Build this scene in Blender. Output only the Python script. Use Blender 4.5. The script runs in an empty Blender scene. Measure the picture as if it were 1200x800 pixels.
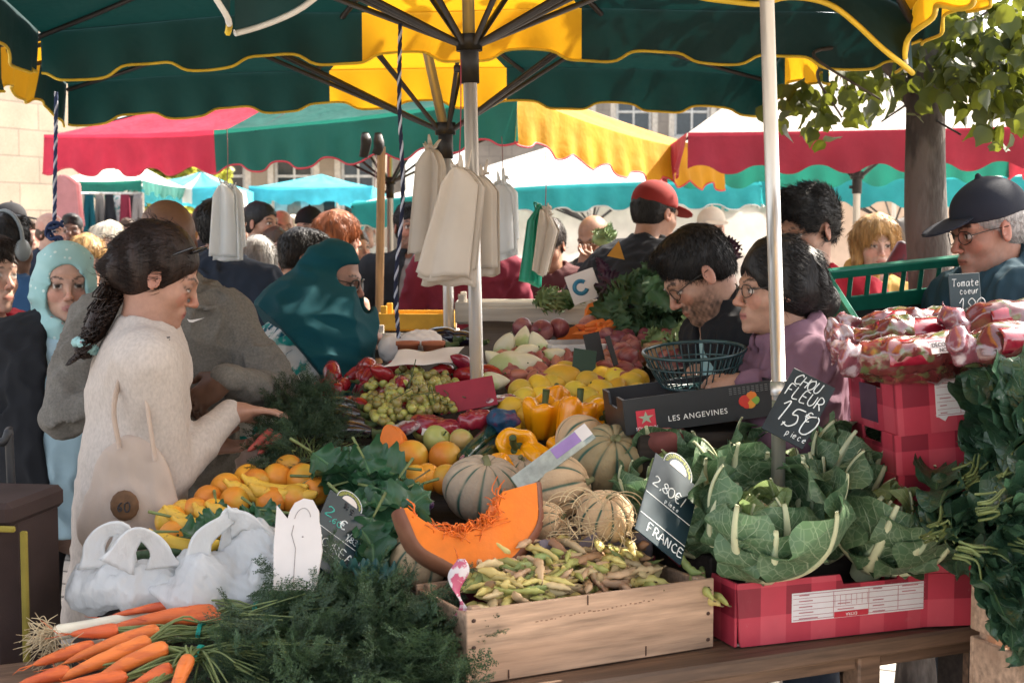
import bpy, math, random
import numpy as np
from math import sin, cos, pi, radians as R_
from mathutils import Vector, Matrix, Euler
rng = np.random.default_rng(7)
random.seed(7)
S = bpy.context.scene
COL = S.collection
FPX = 1667.0; HOR = 282.0; CZ = 1.62
PITCH = math.atan((400 - HOR) / FPX)
def P(x, y, d):
 """photo pixel (1200x800) at world distance Y=d -> world point"""
 rx = (x - 600) / FPX; ry = (400 - y) / FPX
 cp, sp = cos(PITCH), sin(PITCH)
 v = np.array([rx, cp + ry * sp, -sp + ry * cp])
 v = v * (d / v[1])
 return np.array([v[0], v[1], v[2] + CZ])
def Z0(Y):                      # middle height of the goods on the sloping display
 return 0.90 + 0.26 * (Y - 2.9)
def B(x, y, up=0.0):
 """photo pixel -> point on the sloping display (raised by up)"""
 a = P(x, y, 1.0); o = np.array([0, 0, CZ]); v = a - o
 t = (0.90 - 0.26 * 2.9 + up - CZ) / (v[2] - 0.26 * v[1])
 return o + v * t
def RX(a): c, s = cos(a), sin(a); return np.array([[1, 0, 0], [0, c, -s], [0, s, c]])
def RY(a): c, s = cos(a), sin(a); return np.array([[c, 0, s], [0, 1, 0], [-s, 0, c]])
def RZ(a): c, s = cos(a), sin(a); return np.array([[c, -s, 0], [s, c, 0], [0, 0, 1]])
def nrm(v): v = np.asarray(v, float); return v / (np.linalg.norm(v) + 1e-12)
def A(*v): return np.array(v, float)
def _nt(name):
 m = bpy.data.materials.new(name); m.use_nodes = True
 nt = m.node_tree; nt.nodes.clear(); return m, nt
def N(nt, t, **kw):
 n = nt.nodes.new(t)
 for k, v in kw.items():
  if k in n.inputs: n.inputs[k].default_value = v
  else: setattr(n, k, v)
 return n
def L(nt, a, b): nt.links.new(a, b)
def c4(c): return (c[0], c[1], c[2], 1.0)
def hexc(h):
 v = [int(h[i:i + 2], 16) / 255 for i in (0, 2, 4)]
 return tuple(x / 12.92 if x <= .04045 else ((x + .055) / 1.055) ** 2.4 for x in v)
def mixrgb(nt, fac, a, b, mode='MIX'):
 n = nt.nodes.new('ShaderNodeMix'); n.data_type = 'RGBA'; n.blend_type = mode; n.clamp_factor = True
 for i, v in ((0, fac), (6, a), (7, b)):
  if hasattr(v, 'is_output'): L(nt, v, n.inputs[i])
  elif i == 0: n.inputs[i].default_value = v
  else: n.inputs[i].default_value = c4(v)
 return n.outputs[2]
def mth(nt, op, a, b=None, c=None):
 n = nt.nodes.new('ShaderNodeMath'); n.operation = op
 for i, v in enumerate((a, b, c)):
  if v is None: continue
  if hasattr(v, 'is_output'): L(nt, v, n.inputs[i])
  else: n.inputs[i].default_value = v
 return n.outputs[0]
def sep(nt, sock):
 n = N(nt, 'ShaderNodeSeparateXYZ'); L(nt, sock, n.inputs[0]); return n.outputs
def noise(nt, vec, scale, detail=4, rough=.55, dist=0):
 n = N(nt, 'ShaderNodeTexNoise', Scale=scale, Detail=detail, Roughness=rough, Distortion=dist)
 if vec is not None: L(nt, vec, n.inputs['Vector'])
 return n.outputs['Fac']
def coords(nt, kind='Object', scale=None):
 t = N(nt, 'ShaderNodeTexCoord').outputs[kind]
 if scale:
  mp = N(nt, 'ShaderNodeMapping'); mp.inputs['Scale'].default_value = scale; L(nt, t, mp.inputs[0]); t = mp.outputs[0]
 return t
def ramp(nt, fac, a, b):
 n = N(nt, 'ShaderNodeMapRange'); n.inputs[1].default_value = a; n.inputs[2].default_value = b
 L(nt, fac, n.inputs[0]); return n.outputs[0]
def finish(nt, m, col, rough=.6, bump=None, bstr=.3, bdist=.004, spec=.4, transl=0, metal=0, coat=0, sss=0, sheen=0, alpha=1, tcol=None):
 b = N(nt, 'ShaderNodeBsdfPrincipled')
 if hasattr(col, 'is_output'): L(nt, col, b.inputs['Base Color'])
 else: b.inputs['Base Color'].default_value = c4(col)
 if hasattr(rough, 'is_output'): L(nt, rough, b.inputs['Roughness'])
 else: b.inputs['Roughness'].default_value = rough
 b.inputs['Specular IOR Level'].default_value = spec
 b.inputs['Metallic'].default_value = metal
 b.inputs['Coat Weight'].default_value = coat; b.inputs['Coat Roughness'].default_value = .15
 b.inputs['Sheen Weight'].default_value = sheen
 if sss:
  b.inputs['Subsurface Weight'].default_value = sss; b.inputs['Subsurface Radius'].default_value = (.6, .25, .12); b.inputs['Subsurface Scale'].default_value = .02
 b.inputs['Alpha'].default_value = alpha
 if bump is not None:
  bp = N(nt, 'ShaderNodeBump', Strength=bstr, Distance=bdist); L(nt, bump, bp.inputs['Height']); L(nt, bp.outputs[0], b.inputs['Normal'])
 out = N(nt, 'ShaderNodeOutputMaterial'); sh = b.outputs[0]
 if transl:
  t = N(nt, 'ShaderNodeBsdfTranslucent')
  tc = tcol if tcol is not None else col
  if hasattr(tc, 'is_output'): L(nt, tc, t.inputs[0])
  else: t.inputs[0].default_value = c4(tc)
  x = N(nt, 'ShaderNodeMixShader'); x.inputs[0].default_value = transl
  L(nt, sh, x.inputs[1]); L(nt, t.outputs[0], x.inputs[2]); sh = x.outputs[0]
 L(nt, sh, out.inputs[0]); return m
MC = {}
def M(name, col, rough=.6, var=.2, vs=12, bump=.25, bs=60, bd=.003, orand=0, attr=False, stretch=None, col2=None, c2s=6, c2lo=.5, c2hi=.6, kind='Object', **kw):
 """one general procedural material: noise-mottled colour, optional second blotch colour, per-object variation, bump"""
 if name in MC: return MC[name]
 m, nt = _nt(name)
 co = coords(nt, kind, stretch)
 f = noise(nt, co, vs, 5)
 lo = tuple(c * (1 - var) for c in col); hi = tuple(min(1, c * (1 + var)) for c in col)
 f = ramp(nt, f, .3, .7)
 if attr:
  a = N(nt, 'ShaderNodeAttribute'); a.attribute_name = 'Col'
  g = mixrgb(nt, f, (1 - var,) * 3, (1,) * 3)
  c = mixrgb(nt, 1.0, mixrgb(nt, 1.0, a.outputs["Color"], col, "MULTIPLY"), g, "MULTIPLY")
 else:
  c = mixrgb(nt, f, lo, hi)
 if col2:
  f2 = ramp(nt, noise(nt, co, c2s, 4), c2lo, c2hi)
  c = mixrgb(nt, f2, c, col2)
 if orand:
  oi = N(nt, 'ShaderNodeObjectInfo').outputs['Random']
  h = N(nt, 'ShaderNodeHueSaturation')
  L(nt, mth(nt, 'MULTIPLY_ADD', oi, orand * .06, .5 - orand * .03), h.inputs['Hue'])
  L(nt, mth(nt, 'MULTIPLY_ADD', oi, orand * .8, 1 - orand * .4), h.inputs['Value'])
  L(nt, c, h.inputs['Color']); c = h.outputs[0]
 bsock = noise(nt, co, bs, 3) if bump else None
 MC[name] = finish(nt, m, c, rough, bsock, bump, bd, **kw)
 return MC[name]
class MB:
 def __init__(s): s.V = []; s.Q = []; s.T = []; s.G = []; s.n = 0; s.U = []; s.C = []; s.MQ = []; s.MT = []; s.MG = []
 def add(s, V, q=None, t=None, g=None, uv=None, col=None, mi=0, M4=None):
  V = np.asarray(V, float)
  if M4 is not None: V = V @ M4[0].T + M4[1]
  n = len(V); s.V.append(V)
  s.U.append(np.zeros((n, 2)) if uv is None else np.asarray(uv, float))
  if col is None: s.C.append(np.ones((n, 3)))
  else:
   c = np.asarray(col, float); s.C.append(np.tile(c, (n, 1)) if c.ndim == 1 else c)
  if q is not None and len(q): s.Q.append(np.asarray(q, int) + s.n); s.MQ.append(np.full(len(q), mi))
  if t is not None and len(t): s.T.append(np.asarray(t, int) + s.n); s.MT.append(np.full(len(t), mi))
  if g:
   for p in g: s.G.append([i + s.n for i in p]); s.MG.append(mi)
  s.n += n; return s
 def grid(s, V, nu, nv, uv=None, wrap=False, **k):
  V = np.asarray(V, float).reshape(-1, 3); i = np.arange(nu * nv).reshape(nu, nv)
  a, b = i[:-1], i[1:]
  if wrap:
   q = np.stack([a, np.roll(a, -1, 1), np.roll(b, -1, 1), b], -1).reshape(-1, 4)
  else:
   q = np.stack([a[:, :-1], a[:, 1:], b[:, 1:], b[:, :-1]], -1).reshape(-1, 4)
  if uv is None:
   u, v = np.meshgrid(np.linspace(0, 1, nu), np.linspace(0, 1, nv), indexing='ij'); uv = np.stack([v.ravel(), u.ravel()], 1)
  return s.add(V, q=q, uv=uv, **k)
 def tube(s, path, rad, n=8, cap=True, sq=1.0, **k):
  p = np.asarray(path, float); m = len(p)
  r = np.broadcast_to(np.asarray(rad, float), (m,)).copy()
  t = np.gradient(p, axis=0); t /= np.linalg.norm(t, axis=1)[:, None] + 1e-12
  u = np.cross(t[0], A(0, 0, 1));
  if np.linalg.norm(u) < .05: u = np.cross(t[0], A(0, 1, 0))
  u = nrm(u); us = []
  for i in range(m):
   u = nrm(u - t[i] * np.dot(u, t[i])); us.append(u)
  us = np.array(us); vs = np.cross(t, us)
  a = np.linspace(0, 2 * pi, n, endpoint=False)
  V = p[:, None] + r[:, None, None] * (np.cos(a)[None, :, None] * us[:, None] + sq * np.sin(a)[None, :, None] * vs[:, None])
  nn = s.n
  s.grid(V, m, n, wrap=True, **k)
  if cap:
   mi = k.get('mi', 0)
   s.G.append([nn + j for j in range(n)]); s.MG.append(mi)
   s.G.append([nn + (m - 1) * n + j for j in range(n - 1, -1, -1)]); s.MG.append(mi)
  return s
 def lathe(s, prof, n=24, Rm=np.eye(3), c=(0, 0, 0), ribs=0, rd=0, **k):
  pr = np.asarray(prof, float); a = np.linspace(0, 2 * pi, n, endpoint=False)
  rr = 1 - rd * (0.5 - 0.5 * np.cos(a * ribs)) if ribs else np.ones(n)
  V = np.stack([pr[:, 0, None] * np.cos(a) * rr, pr[:, 0, None] * np.sin(a) * rr, np.repeat(pr[:, 1, None], n, 1)], -1)
  V = V @ np.asarray(Rm).T + np.asarray(c)
  return s.grid(V, len(pr), n, wrap=True, **k)
 def ell(s, c, r, Rm=np.eye(3), n=16, m=10, **k):
  th = np.linspace(-pi / 2, pi / 2, m); r = np.broadcast_to(np.asarray(r, float), (3,))
  a = np.linspace(0, 2 * pi, n, endpoint=False)
  V = np.stack([np.cos(th)[:, None] * np.cos(a), np.cos(th)[:, None] * np.sin(a), np.repeat(np.sin(th)[:, None], n, 1)], -1) * r
  V = V @ np.asarray(Rm).T + np.asarray(c)
  return s.grid(V, m, n, wrap=True, **k)
 def box(s, c, sz, Rm=np.eye(3), b=.003, **k):
  h = np.asarray(sz, float) / 2; b = min(b, h.min() * .45)
  V = []; idx = {}
  for sx in (-1, 1):
   for sy in (-1, 1):
    for sz_ in (-1, 1):
     sg = A(sx, sy, sz_)
     for ax in range(3):
      q = h - b; q = q.copy(); q[ax] = h[ax]; idx[(sx, sy, sz_, ax)] = len(V); V.append(sg * q)
  g = []
  for ax in range(3):
   o = [i for i in range(3) if i != ax]
   for sg in (-1, 1):
    f = []
    for (p, q) in ((-1, -1), (1, -1), (1, 1), (-1, 1)):
     key = [0, 0, 0]; key[ax] = sg; key[o[0]] = p; key[o[1]] = q; f.append(idx[(*key, ax)])
    g.append(f)
   for p in (-1, 1):
    for q in (-1, 1):
     f = []
     for (sg, a2) in ((-1, o[0]), (1, o[0]), (1, o[1]), (-1, o[1])):
      key = [0, 0, 0]; key[ax] = sg; key[o[0]] = p; key[o[1]] = q; f.append(idx[(*key, a2)])
     g.append(f)
  for sx in (-1, 1):
   for sy in (-1, 1):
    for sz_ in (-1, 1): g.append([idx[(sx, sy, sz_, a)] for a in range(3)])
  V = np.array(V); ctr = V.mean(0)
  for f in g:
   nn = np.cross(V[f[1]] - V[f[0]], V[f[2]] - V[f[0]])
   if np.dot(nn, V[f].mean(0)) < 0: f.reverse()
  uv = V[:, [0, 2]]
  return s.add(V @ np.asarray(Rm).T + np.asarray(c), g=g, uv=uv, **k)
 def prism(s, pts, th, Rm=np.eye(3), c=(0, 0, 0), **k):
  """flat outline in local xz, thickness th along local y"""
  p = np.asarray(pts, float); n = len(p)
  V = np.concatenate([np.stack([p[:, 0], np.full(n, -th / 2), p[:, 1]], 1), np.stack([p[:, 0], np.full(n, th / 2), p[:, 1]], 1)])
  g = [list(range(n)), list(range(2 * n - 1, n - 1, -1))] + [[i + n, (i + 1) % n + n, (i + 1) % n, i] for i in range(n)]
  return s.add(V @ np.asarray(Rm).T + np.asarray(c), g=g, uv=np.concatenate([p, p]), **k)
 def mesh(s, name, mats, smooth=True, attrs=True):
  V = np.concatenate(s.V) if s.V else np.zeros((0, 3))
  Q = np.concatenate(s.Q) if s.Q else np.zeros((0, 4), int); T = np.concatenate(s.T) if s.T else np.zeros((0, 3), int)
  lv = [Q.ravel(), T.ravel()]; tot = [np.full(len(Q), 4), np.full(len(T), 3)]
  mi = [np.concatenate(s.MQ) if s.MQ else np.zeros(0, int), np.concatenate(s.MT) if s.MT else np.zeros(0, int)]
  if s.G:
   lv.append(np.concatenate([np.array(g) for g in s.G])); tot.append(np.array([len(g) for g in s.G])); mi.append(np.array(s.MG))
  lv = np.concatenate(lv).astype(np.int32); tot = np.concatenate(tot).astype(np.int32); mi = np.concatenate(mi).astype(np.int32)
  me = bpy.data.meshes.new(name)
  me.vertices.add(len(V)); me.vertices.foreach_set('co', V.astype(np.float32).ravel())
  me.loops.add(len(lv)); me.loops.foreach_set('vertex_index', lv)
  me.polygons.add(len(tot)); st = np.concatenate([[0], np.cumsum(tot)[:-1]]).astype(np.int32)
  me.polygons.foreach_set('loop_start', st); me.polygons.foreach_set('loop_total', tot)
  me.polygons.foreach_set('material_index', mi)
  me.polygons.foreach_set('use_smooth', np.full(len(tot), smooth, bool))
  me.update(calc_edges=True); me.validate()
  if attrs and len(me.loops) == len(lv):
   U = np.concatenate(s.U); uvl = me.uv_layers.new(name='UVMap'); uvl.data.foreach_set('uv', U[lv].astype(np.float32).ravel())
   C = np.concatenate(s.C); at = me.color_attributes.new('Col', 'FLOAT_COLOR', 'POINT')
   at.data.foreach_set('color', np.concatenate([C, np.ones((len(C), 1))], 1).astype(np.float32).ravel())
  for m in (mats if isinstance(mats, (list, tuple)) else [mats]): me.materials.append(m)
  return me
 def obj(s, name, mats, parent=None, smooth=True, origin=None, sharp=None):
  if origin is None and parent is None and s.V:
   V = np.concatenate(s.V); lo, hi = V.min(0), V.max(0); origin = A((lo[0] + hi[0]) / 2, (lo[1] + hi[1]) / 2, lo[2])
  if origin is not None:
   s.V = [v - origin for v in s.V]
  me = s.mesh(name, mats, smooth)
  if sharp is not None: me.set_sharp_from_angle(angle=R_(sharp))
  o = bpy.data.objects.new(name, me); COL.objects.link(o)
  if origin is not None: o.location = origin
  if parent is not None: adopt(o, parent)
  return o
def adopt(o, parent):
 """parent, keeping world placement (parents are unscaled)"""
 o.parent = parent
 o.matrix_parent_inverse = parent_world(parent).inverted()
def parent_world(p):
 if p.parent: return parent_world(p.parent) @ p.matrix_parent_inverse @ p.matrix_basis
 return p.matrix_basis.copy()
def tag(o, label=None, cat=None, group=None, kind=None):
 if label: o['label'] = label
 if cat: o['category'] = cat
 if group: o['group'] = group
 if kind: o['kind'] = kind
 return o
def empty(name, loc=(0, 0, 0), label=None, cat=None, group=None, rz=0):
 o = bpy.data.objects.new(name, None); COL.objects.link(o); o.location = loc; o.rotation_euler = (0, 0, rz); o.empty_display_size = .05
 return tag(o, label, cat, group)
def kids(o): return [c for c in bpy.data.objects if c.parent == o]
def inst(src, loc, Rm=None, sc=1.0, label=None, group=None, ch=None):
 """copy of a thing with copies of its parts"""
 o = src.copy(); COL.objects.link(o)
 m = Matrix(np.asarray(Rm).tolist()).to_4x4() if Rm is not None else src.matrix_basis.to_3x3().to_4x4()
 o.matrix_basis = Matrix.Translation(Vector(loc)) @ m @ (Matrix.Diagonal((*np.broadcast_to(np.asarray(sc, float), (3,)), 1)))
 if label: o['label'] = label
 if group: o['group'] = group
 for c in (ch if ch is not None else kids(src)):
  if c is o: continue
  d = c.copy(); COL.objects.link(d); d.parent = o
 return o
def place(o, loc, Rm=None, sc=1.0):
 m = Matrix(np.asarray(Rm).tolist()).to_4x4() if Rm is not None else Matrix.Identity(4)
 o.matrix_basis = Matrix.Translation(Vector(loc)) @ m @ (Matrix.Diagonal((*np.broadcast_to(np.asarray(sc, float), (3,)), 1)))
 return o
def frame(x=None, y=None, z=None):
 """rotation with given local axes (x and z, or y and z) as columns"""
 if x is not None and z is not None:
  x = nrm(x); z = np.asarray(z, float); y = nrm(np.cross(z, x)); z = np.cross(x, y)
 elif y is not None and z is not None:
  y = nrm(y); z = np.asarray(z, float); x = nrm(np.cross(y, z)); z = np.cross(x, y)
 elif x is not None and y is not None:
  x = nrm(x); z = nrm(np.cross(x, y)); y = np.cross(z, x)
 return np.stack([x, y, z], 1)
def rrot(g=rng):
 q = g.normal(size=4); q /= np.linalg.norm(q); w, x, y, z = q
 return np.array([[1 - 2 * (y * y + z * z), 2 * (x * y - z * w), 2 * (x * z + y * w)], [2 * (x * y + z * w), 1 - 2 * (x * x + z * z), 2 * (y * z - x * w)], [2 * (x * z - y * w), 2 * (y * z + x * w), 1 - 2 * (x * x + y * y)]])
def smooth_path(pts, n=24):
 """Catmull-Rom through points"""
 p = np.asarray(pts, float); m = len(p)
 if m == 2: return p[0] + (p[1] - p[0]) * np.linspace(0, 1, n)[:, None]
 q = np.vstack([2 * p[0] - p[1], p, 2 * p[-1] - p[-2]]); out = []
 ts = np.linspace(0, m - 1, n)
 for t in ts:
  i = min(int(t), m - 2); f = t - i; a, b, c, d = q[i], q[i + 1], q[i + 2], q[i + 3]
  out.append(.5 * ((2 * b) + (-a + c) * f + (2 * a - 5 * b + 4 * c - d) * f * f + (-a + 3 * b - 3 * c + d) * f ** 3))
 return np.array(out)
class SN:
 """cheap smooth 3-D noise: sum of random sines, about -1..1"""
 def __init__(s, seed, freq, k=6, st=(1, 1, 1)):
  g = np.random.default_rng(seed); s.w = g.normal(size=(k, 3)); s.w *= (freq * g.uniform(.6, 1.5, k) / np.linalg.norm(s.w, axis=1))[:, None]; s.w *= np.asarray(st); s.p = g.uniform(0, 2 * pi, k)
 def __call__(s, p):
  return np.sin(np.asarray(p) @ s.w.T + s.p).sum(-1) / (len(s.p) ** .5 * .9)
class TN:
 """faceted crease noise: sum of random triangle waves, about -1..1"""
 def __init__(s, seed, cyc, k=5, st=(1, 1, 1)):
  g = np.random.default_rng(seed); s.w = g.normal(size=(k, 3)); s.w *= (cyc * g.uniform(.6, 1.5, k) / np.linalg.norm(s.w, axis=1))[:, None]; s.w *= np.asarray(st); s.p = g.uniform(0, 1, k)
 def __call__(s, p):
  f = np.asarray(p) @ s.w.T + s.p; return (4 * np.abs(f - np.floor(f) - .5) - 1).sum(-1) / (len(s.p) ** .5 * 1.1)
class Sdf:
 def __init__(s): s.pr = []; s.disp = None; s.cut = []
 def cap(s, a, b, ra, rb=None, k=.02, op='u', fr=None):
  s.pr.append(('c', np.asarray(a, float), np.asarray(b, float), ra, ra if rb is None else rb, k, op, fr)); return s
 def ell(s, c, r, k=.02, op='u', fr=None, Rm=None):
  s.pr.append(('e', np.asarray(c, float), np.broadcast_to(np.asarray(r, float), (3,)), Rm, None, k, op, fr)); return s
 def chain(s, pts, rad, k=.02, **kw):
  for i in range(len(pts) - 1): s.cap(pts[i], pts[i + 1], rad[i], rad[i + 1], k=k, **kw)
  return s
 @staticmethod
 def _d(pr, p):
  t, a, b, c, d, k, op, fr = pr
  ms = 1.0
  if fr is not None:                       # (R, origin, scale)
   p = (p - fr[1]) @ fr[0]
   if len(fr) > 2 and fr[2] is not None: p = p / fr[2]; ms = min(fr[2])
  if t == 'c':
   ba = b - a; pa = p - a; h = np.clip(pa @ ba / (ba @ ba + 1e-12), 0, 1)
   return (np.linalg.norm(pa - h[:, None] * ba, axis=1) - (c + (d - c) * h)) * ms
  q = p - a
  if c is not None: q = q @ c
  k0 = np.linalg.norm(q / b, axis=1); k1 = np.linalg.norm(q / (b * b), axis=1) + 1e-9
  return k0 * (k0 - 1) / k1 * ms
 def ev(s, p, prs=None):
  D = np.full(len(p), 1e3)
  for pr in (s.pr if prs is None else prs):
   d = s._d(pr, p); k = max(pr[5], 1e-4)
   if pr[6] == 'u':
    h = np.clip(k - np.abs(D - d), 0, None) / k; D = np.minimum(D, d) - h * h * k * .25
   elif pr[6] == 's':
    d = -d; h = np.clip(k - np.abs(D - d), 0, None) / k; D = np.maximum(D, d) + h * h * k * .25
   else:
    D = np.maximum(D, d)
  if s.disp is not None: D = D - s.disp(p)
  for (n, o) in s.cut: D = np.maximum(D, (p - o) @ n)
  return D
 def bounds(s):
  lo = np.full(3, 1e9); hi = -lo
  for pr in s.pr:
   if pr[6] != 'u': continue
   if pr[0] == 'c': pts = np.array([pr[1], pr[2]]); r = max(pr[3], pr[4])
   else: pts = pr[1][None]; r = max(pr[2])
   fr = pr[7]
   if fr is not None:
    sc = fr[2] if len(fr) > 2 and fr[2] is not None else A(1, 1, 1)
    r = r * max(sc); pts = (pts * sc) @ fr[0].T + fr[1]
   lo = np.minimum(lo, pts.min(0) - r); hi = np.maximum(hi, pts.max(0) + r)
  return lo - .02, hi + .02
 def nets(s, h=.01, bs=8):
  lo, hi = s.bounds()
  for (n, o) in s.cut:                     # axis cuts shrink the box
   for ax in range(3):
    if n[ax] < -.99: lo[ax] = max(lo[ax], o[ax] - 3 * h)
    if n[ax] > .99: hi[ax] = min(hi[ax], o[ax] + 3 * h)
  nb = np.ceil((hi - lo) / (h * bs)).astype(int) + 1; n = nb * bs
  G = np.ones(n, np.float32)
  I = np.stack(np.meshgrid(*[np.arange(k) for k in nb], indexing='ij'), -1).reshape(-1, 3)
  cen = lo + (I * bs + (bs - 1) / 2) * h; rad = h * bs * .9
  prd = np.stack([s._d(pr, cen) for pr in s.pr], 1)
  Dc = s.ev(cen); act = np.abs(Dc) < rad + .03
  off = np.stack(np.meshgrid(*[np.arange(bs)] * 3, indexing='ij'), -1).reshape(-1, 3)
  for j, (i, c) in enumerate(zip(I, cen)):
   sl = tuple(slice(a * bs, a * bs + bs) for a in i)
   if not act[j]: G[sl] = 1 if Dc[j] > 0 else -1; continue
   m = prd[j] < rad * 1.15 + .05
   prs = [pr for pr, q in zip(s.pr, m) if q]
   if not prs: G[sl] = 1; continue
   G[sl] = s.ev(lo + (i * bs + off) * h, prs).reshape(bs, bs, bs)
  sg = G < 0
  cs = np.zeros(tuple(n - 1), np.int8)
  for a in (0, 1):
   for b in (0, 1):
    for c in (0, 1): cs += sg[a:n[0] - 1 + a, b:n[1] - 1 + b, c:n[2] - 1 + c]
  ac = np.argwhere((cs > 0) & (cs < 8))
  idx = np.full(tuple(n - 1), -1, np.int32); idx[tuple(ac.T)] = np.arange(len(ac))
  cor = {}
  for a in (0, 1):
   for b in (0, 1):
    for c in (0, 1): cor[(a, b, c)] = G[ac[:, 0] + a, ac[:, 1] + b, ac[:, 2] + c]
  acc = np.zeros((len(ac), 3)); cnt = np.zeros(len(ac))
  for k1 in cor:
   for ax in range(3):
    if k1[ax] == 0:
     k2 = list(k1); k2[ax] = 1; k2 = tuple(k2); a, b = cor[k1], cor[k2]
     x = (a < 0) != (b < 0); t = np.where(x, a / np.where(x, a - b, 1), 0)
     pnt = np.tile(np.array(k1, float), (len(ac), 1)); pnt[:, ax] = t
     acc += pnt * x[:, None]; cnt += x
  V = lo + (ac + acc / cnt[:, None]) * h
  Q = []
  for ax in range(3):
   o = [(1, 2), (2, 0), (0, 1)][ax]
   a = np.moveaxis(sg, ax, 0); e = np.argwhere(np.moveaxis(a[:-1] != a[1:], 0, ax))
   e = e[(e[:, o[0]] > 0) & (e[:, o[1]] > 0) & (e[:, o[0]] < n[o[0]] - 1) & (e[:, o[1]] < n[o[1]] - 1)]
   if not len(e): continue
   u = np.zeros(3, int); v = np.zeros(3, int); u[o[0]] = 1; v[o[1]] = 1
   q = np.stack([idx[tuple((e - u - v).T)], idx[tuple((e - v).T)], idx[tuple(e.T)], idx[tuple((e - u).T)]], 1)
   inside = sg[tuple(e.T)]
   q[~inside] = q[~inside][:, ::-1]
   Q.append(q)
  Q = np.concatenate(Q); Q = Q[(Q >= 0).all(1)]
  return V, Q
cam_d = bpy.data.cameras.new('camera'); cam = bpy.data.objects.new('camera', cam_d); COL.objects.link(cam); S.camera = cam
cam.location = (0, 0, CZ); cam.rotation_euler = (pi / 2 - PITCH, 0, 0)
cam_d.sensor_width = 36; cam_d.lens = FPX * 36 / 1200; cam_d.clip_end = 500; cam_d.clip_start = .05
cam_d.dof.use_dof = True; cam_d.dof.focus_distance = 3.5; cam_d.dof.aperture_fstop = 8
SUN = nrm(A(.62, .42, .72))
sd = bpy.data.lights.new('sun', 'SUN'); sd.energy = 3.8; sd.angle = R_(.53); sd.color = (1, .9, .76)
so = bpy.data.objects.new('sun', sd); COL.objects.link(so); so.rotation_euler = Vector(SUN).to_track_quat('Z', 'Y').to_euler(); so.location = (4, 4, 8)
W = bpy.data.worlds.new('World'); S.world = W; W.use_nodes = True; nt = W.node_tree; nt.nodes.clear()
sky = N(nt, 'ShaderNodeTexSky'); sky.sky_type = 'NISHITA'; sky.sun_disc = False; sky.sun_elevation = math.asin(SUN[2]); sky.sun_rotation = math.atan2(SUN[0], SUN[1]); sky.dust_density = 3; sky.air_density = .8
bg = N(nt, 'ShaderNodeBackground', Strength=.15); hs0 = N(nt, 'ShaderNodeHueSaturation', Saturation=.45); L(nt, sky.outputs[0], hs0.inputs['Color']); L(nt, mixrgb(nt, 1, hs0.outputs[0], (1, .965, .91), 'MULTIPLY'), bg.inputs[0]); wo = N(nt, 'ShaderNodeOutputWorld'); L(nt, bg.outputs[0], wo.inputs[0])
S.view_settings.view_transform = 'Standard'; S.view_settings.look = 'None'; S.view_settings.exposure = 2.2; S.view_settings.gamma = 1
S.cycles.max_bounces = 7; S.cycles.diffuse_bounces = 4; S.cycles.transparent_max_bounces = 12; S.cycles.use_denoising = True
def brick_mat(name, c1, c2, mortar, sc, bw, rh, ms=.02, bump=.4, kind='Object', rot=0, rough=.75, stain=.3):
 m, nt = _nt(name)
 co = coords(nt, kind)
 mp = N(nt, 'ShaderNodeMapping'); mp.inputs['Rotation'].default_value = rot if isinstance(rot, tuple) else (0, 0, rot); L(nt, co, mp.inputs[0]); v = mp.outputs[0]
 b = N(nt, 'ShaderNodeTexBrick', Scale=sc); b.inputs['Brick Width'].default_value = bw; b.inputs['Row Height'].default_value = rh; b.inputs['Mortar Size'].default_value = ms
 b.inputs['Color1'].default_value = c4(c1); b.inputs['Color2'].default_value = c4(c2); b.inputs['Mortar'].default_value = c4(mortar); b.inputs['Mortar Smooth'].default_value = .3
 L(nt, v, b.inputs['Vector'])
 f = ramp(nt, noise(nt, co, 1.3, 6, .65), .35, .7)
 c = mixrgb(nt, f, b.outputs['Color'], mixrgb(nt, 1, b.outputs['Color'], (1 - stain,) * 3, 'MULTIPLY'))
 c = mixrgb(nt, ramp(nt, noise(nt, co, 30, 4), .3, .75), c, mixrgb(nt, 1, c, (.82, .8, .78), 'MULTIPLY'))
 h = mth(nt, 'SUBTRACT', mth(nt, 'MULTIPLY', noise(nt, co, 45, 4), .4), b.outputs['Fac'])
 return finish(nt, m, c, rough, h, bump, .01)
g = MB(); V = [(-60, -30, 0), (60, -30, 0), (60, 90, 0), (-60, 90, 0)]; g.add(V, q=[[0, 1, 2, 3]])
tag(g.obj('ground', brick_mat('stone_paving', (.36, .33, .29), (.45, .41, .36), (.06, .055, .05), 1, .32, .2, .012, rot=.42), origin=A(0, 0, 0)), kind='structure')
glass = M('dark_window_glass', (.03, .04, .05), .08, spec=.6, bump=0)
trimst = M('pale_stone_trim', (.5, .46, .4), .8, bs=25)
slate = M('slate_roof', (.09, .09, .1), .6, bs=20, vs=5)
shut = M('pale_window_frame', (.55, .55, .53), .5)
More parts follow.
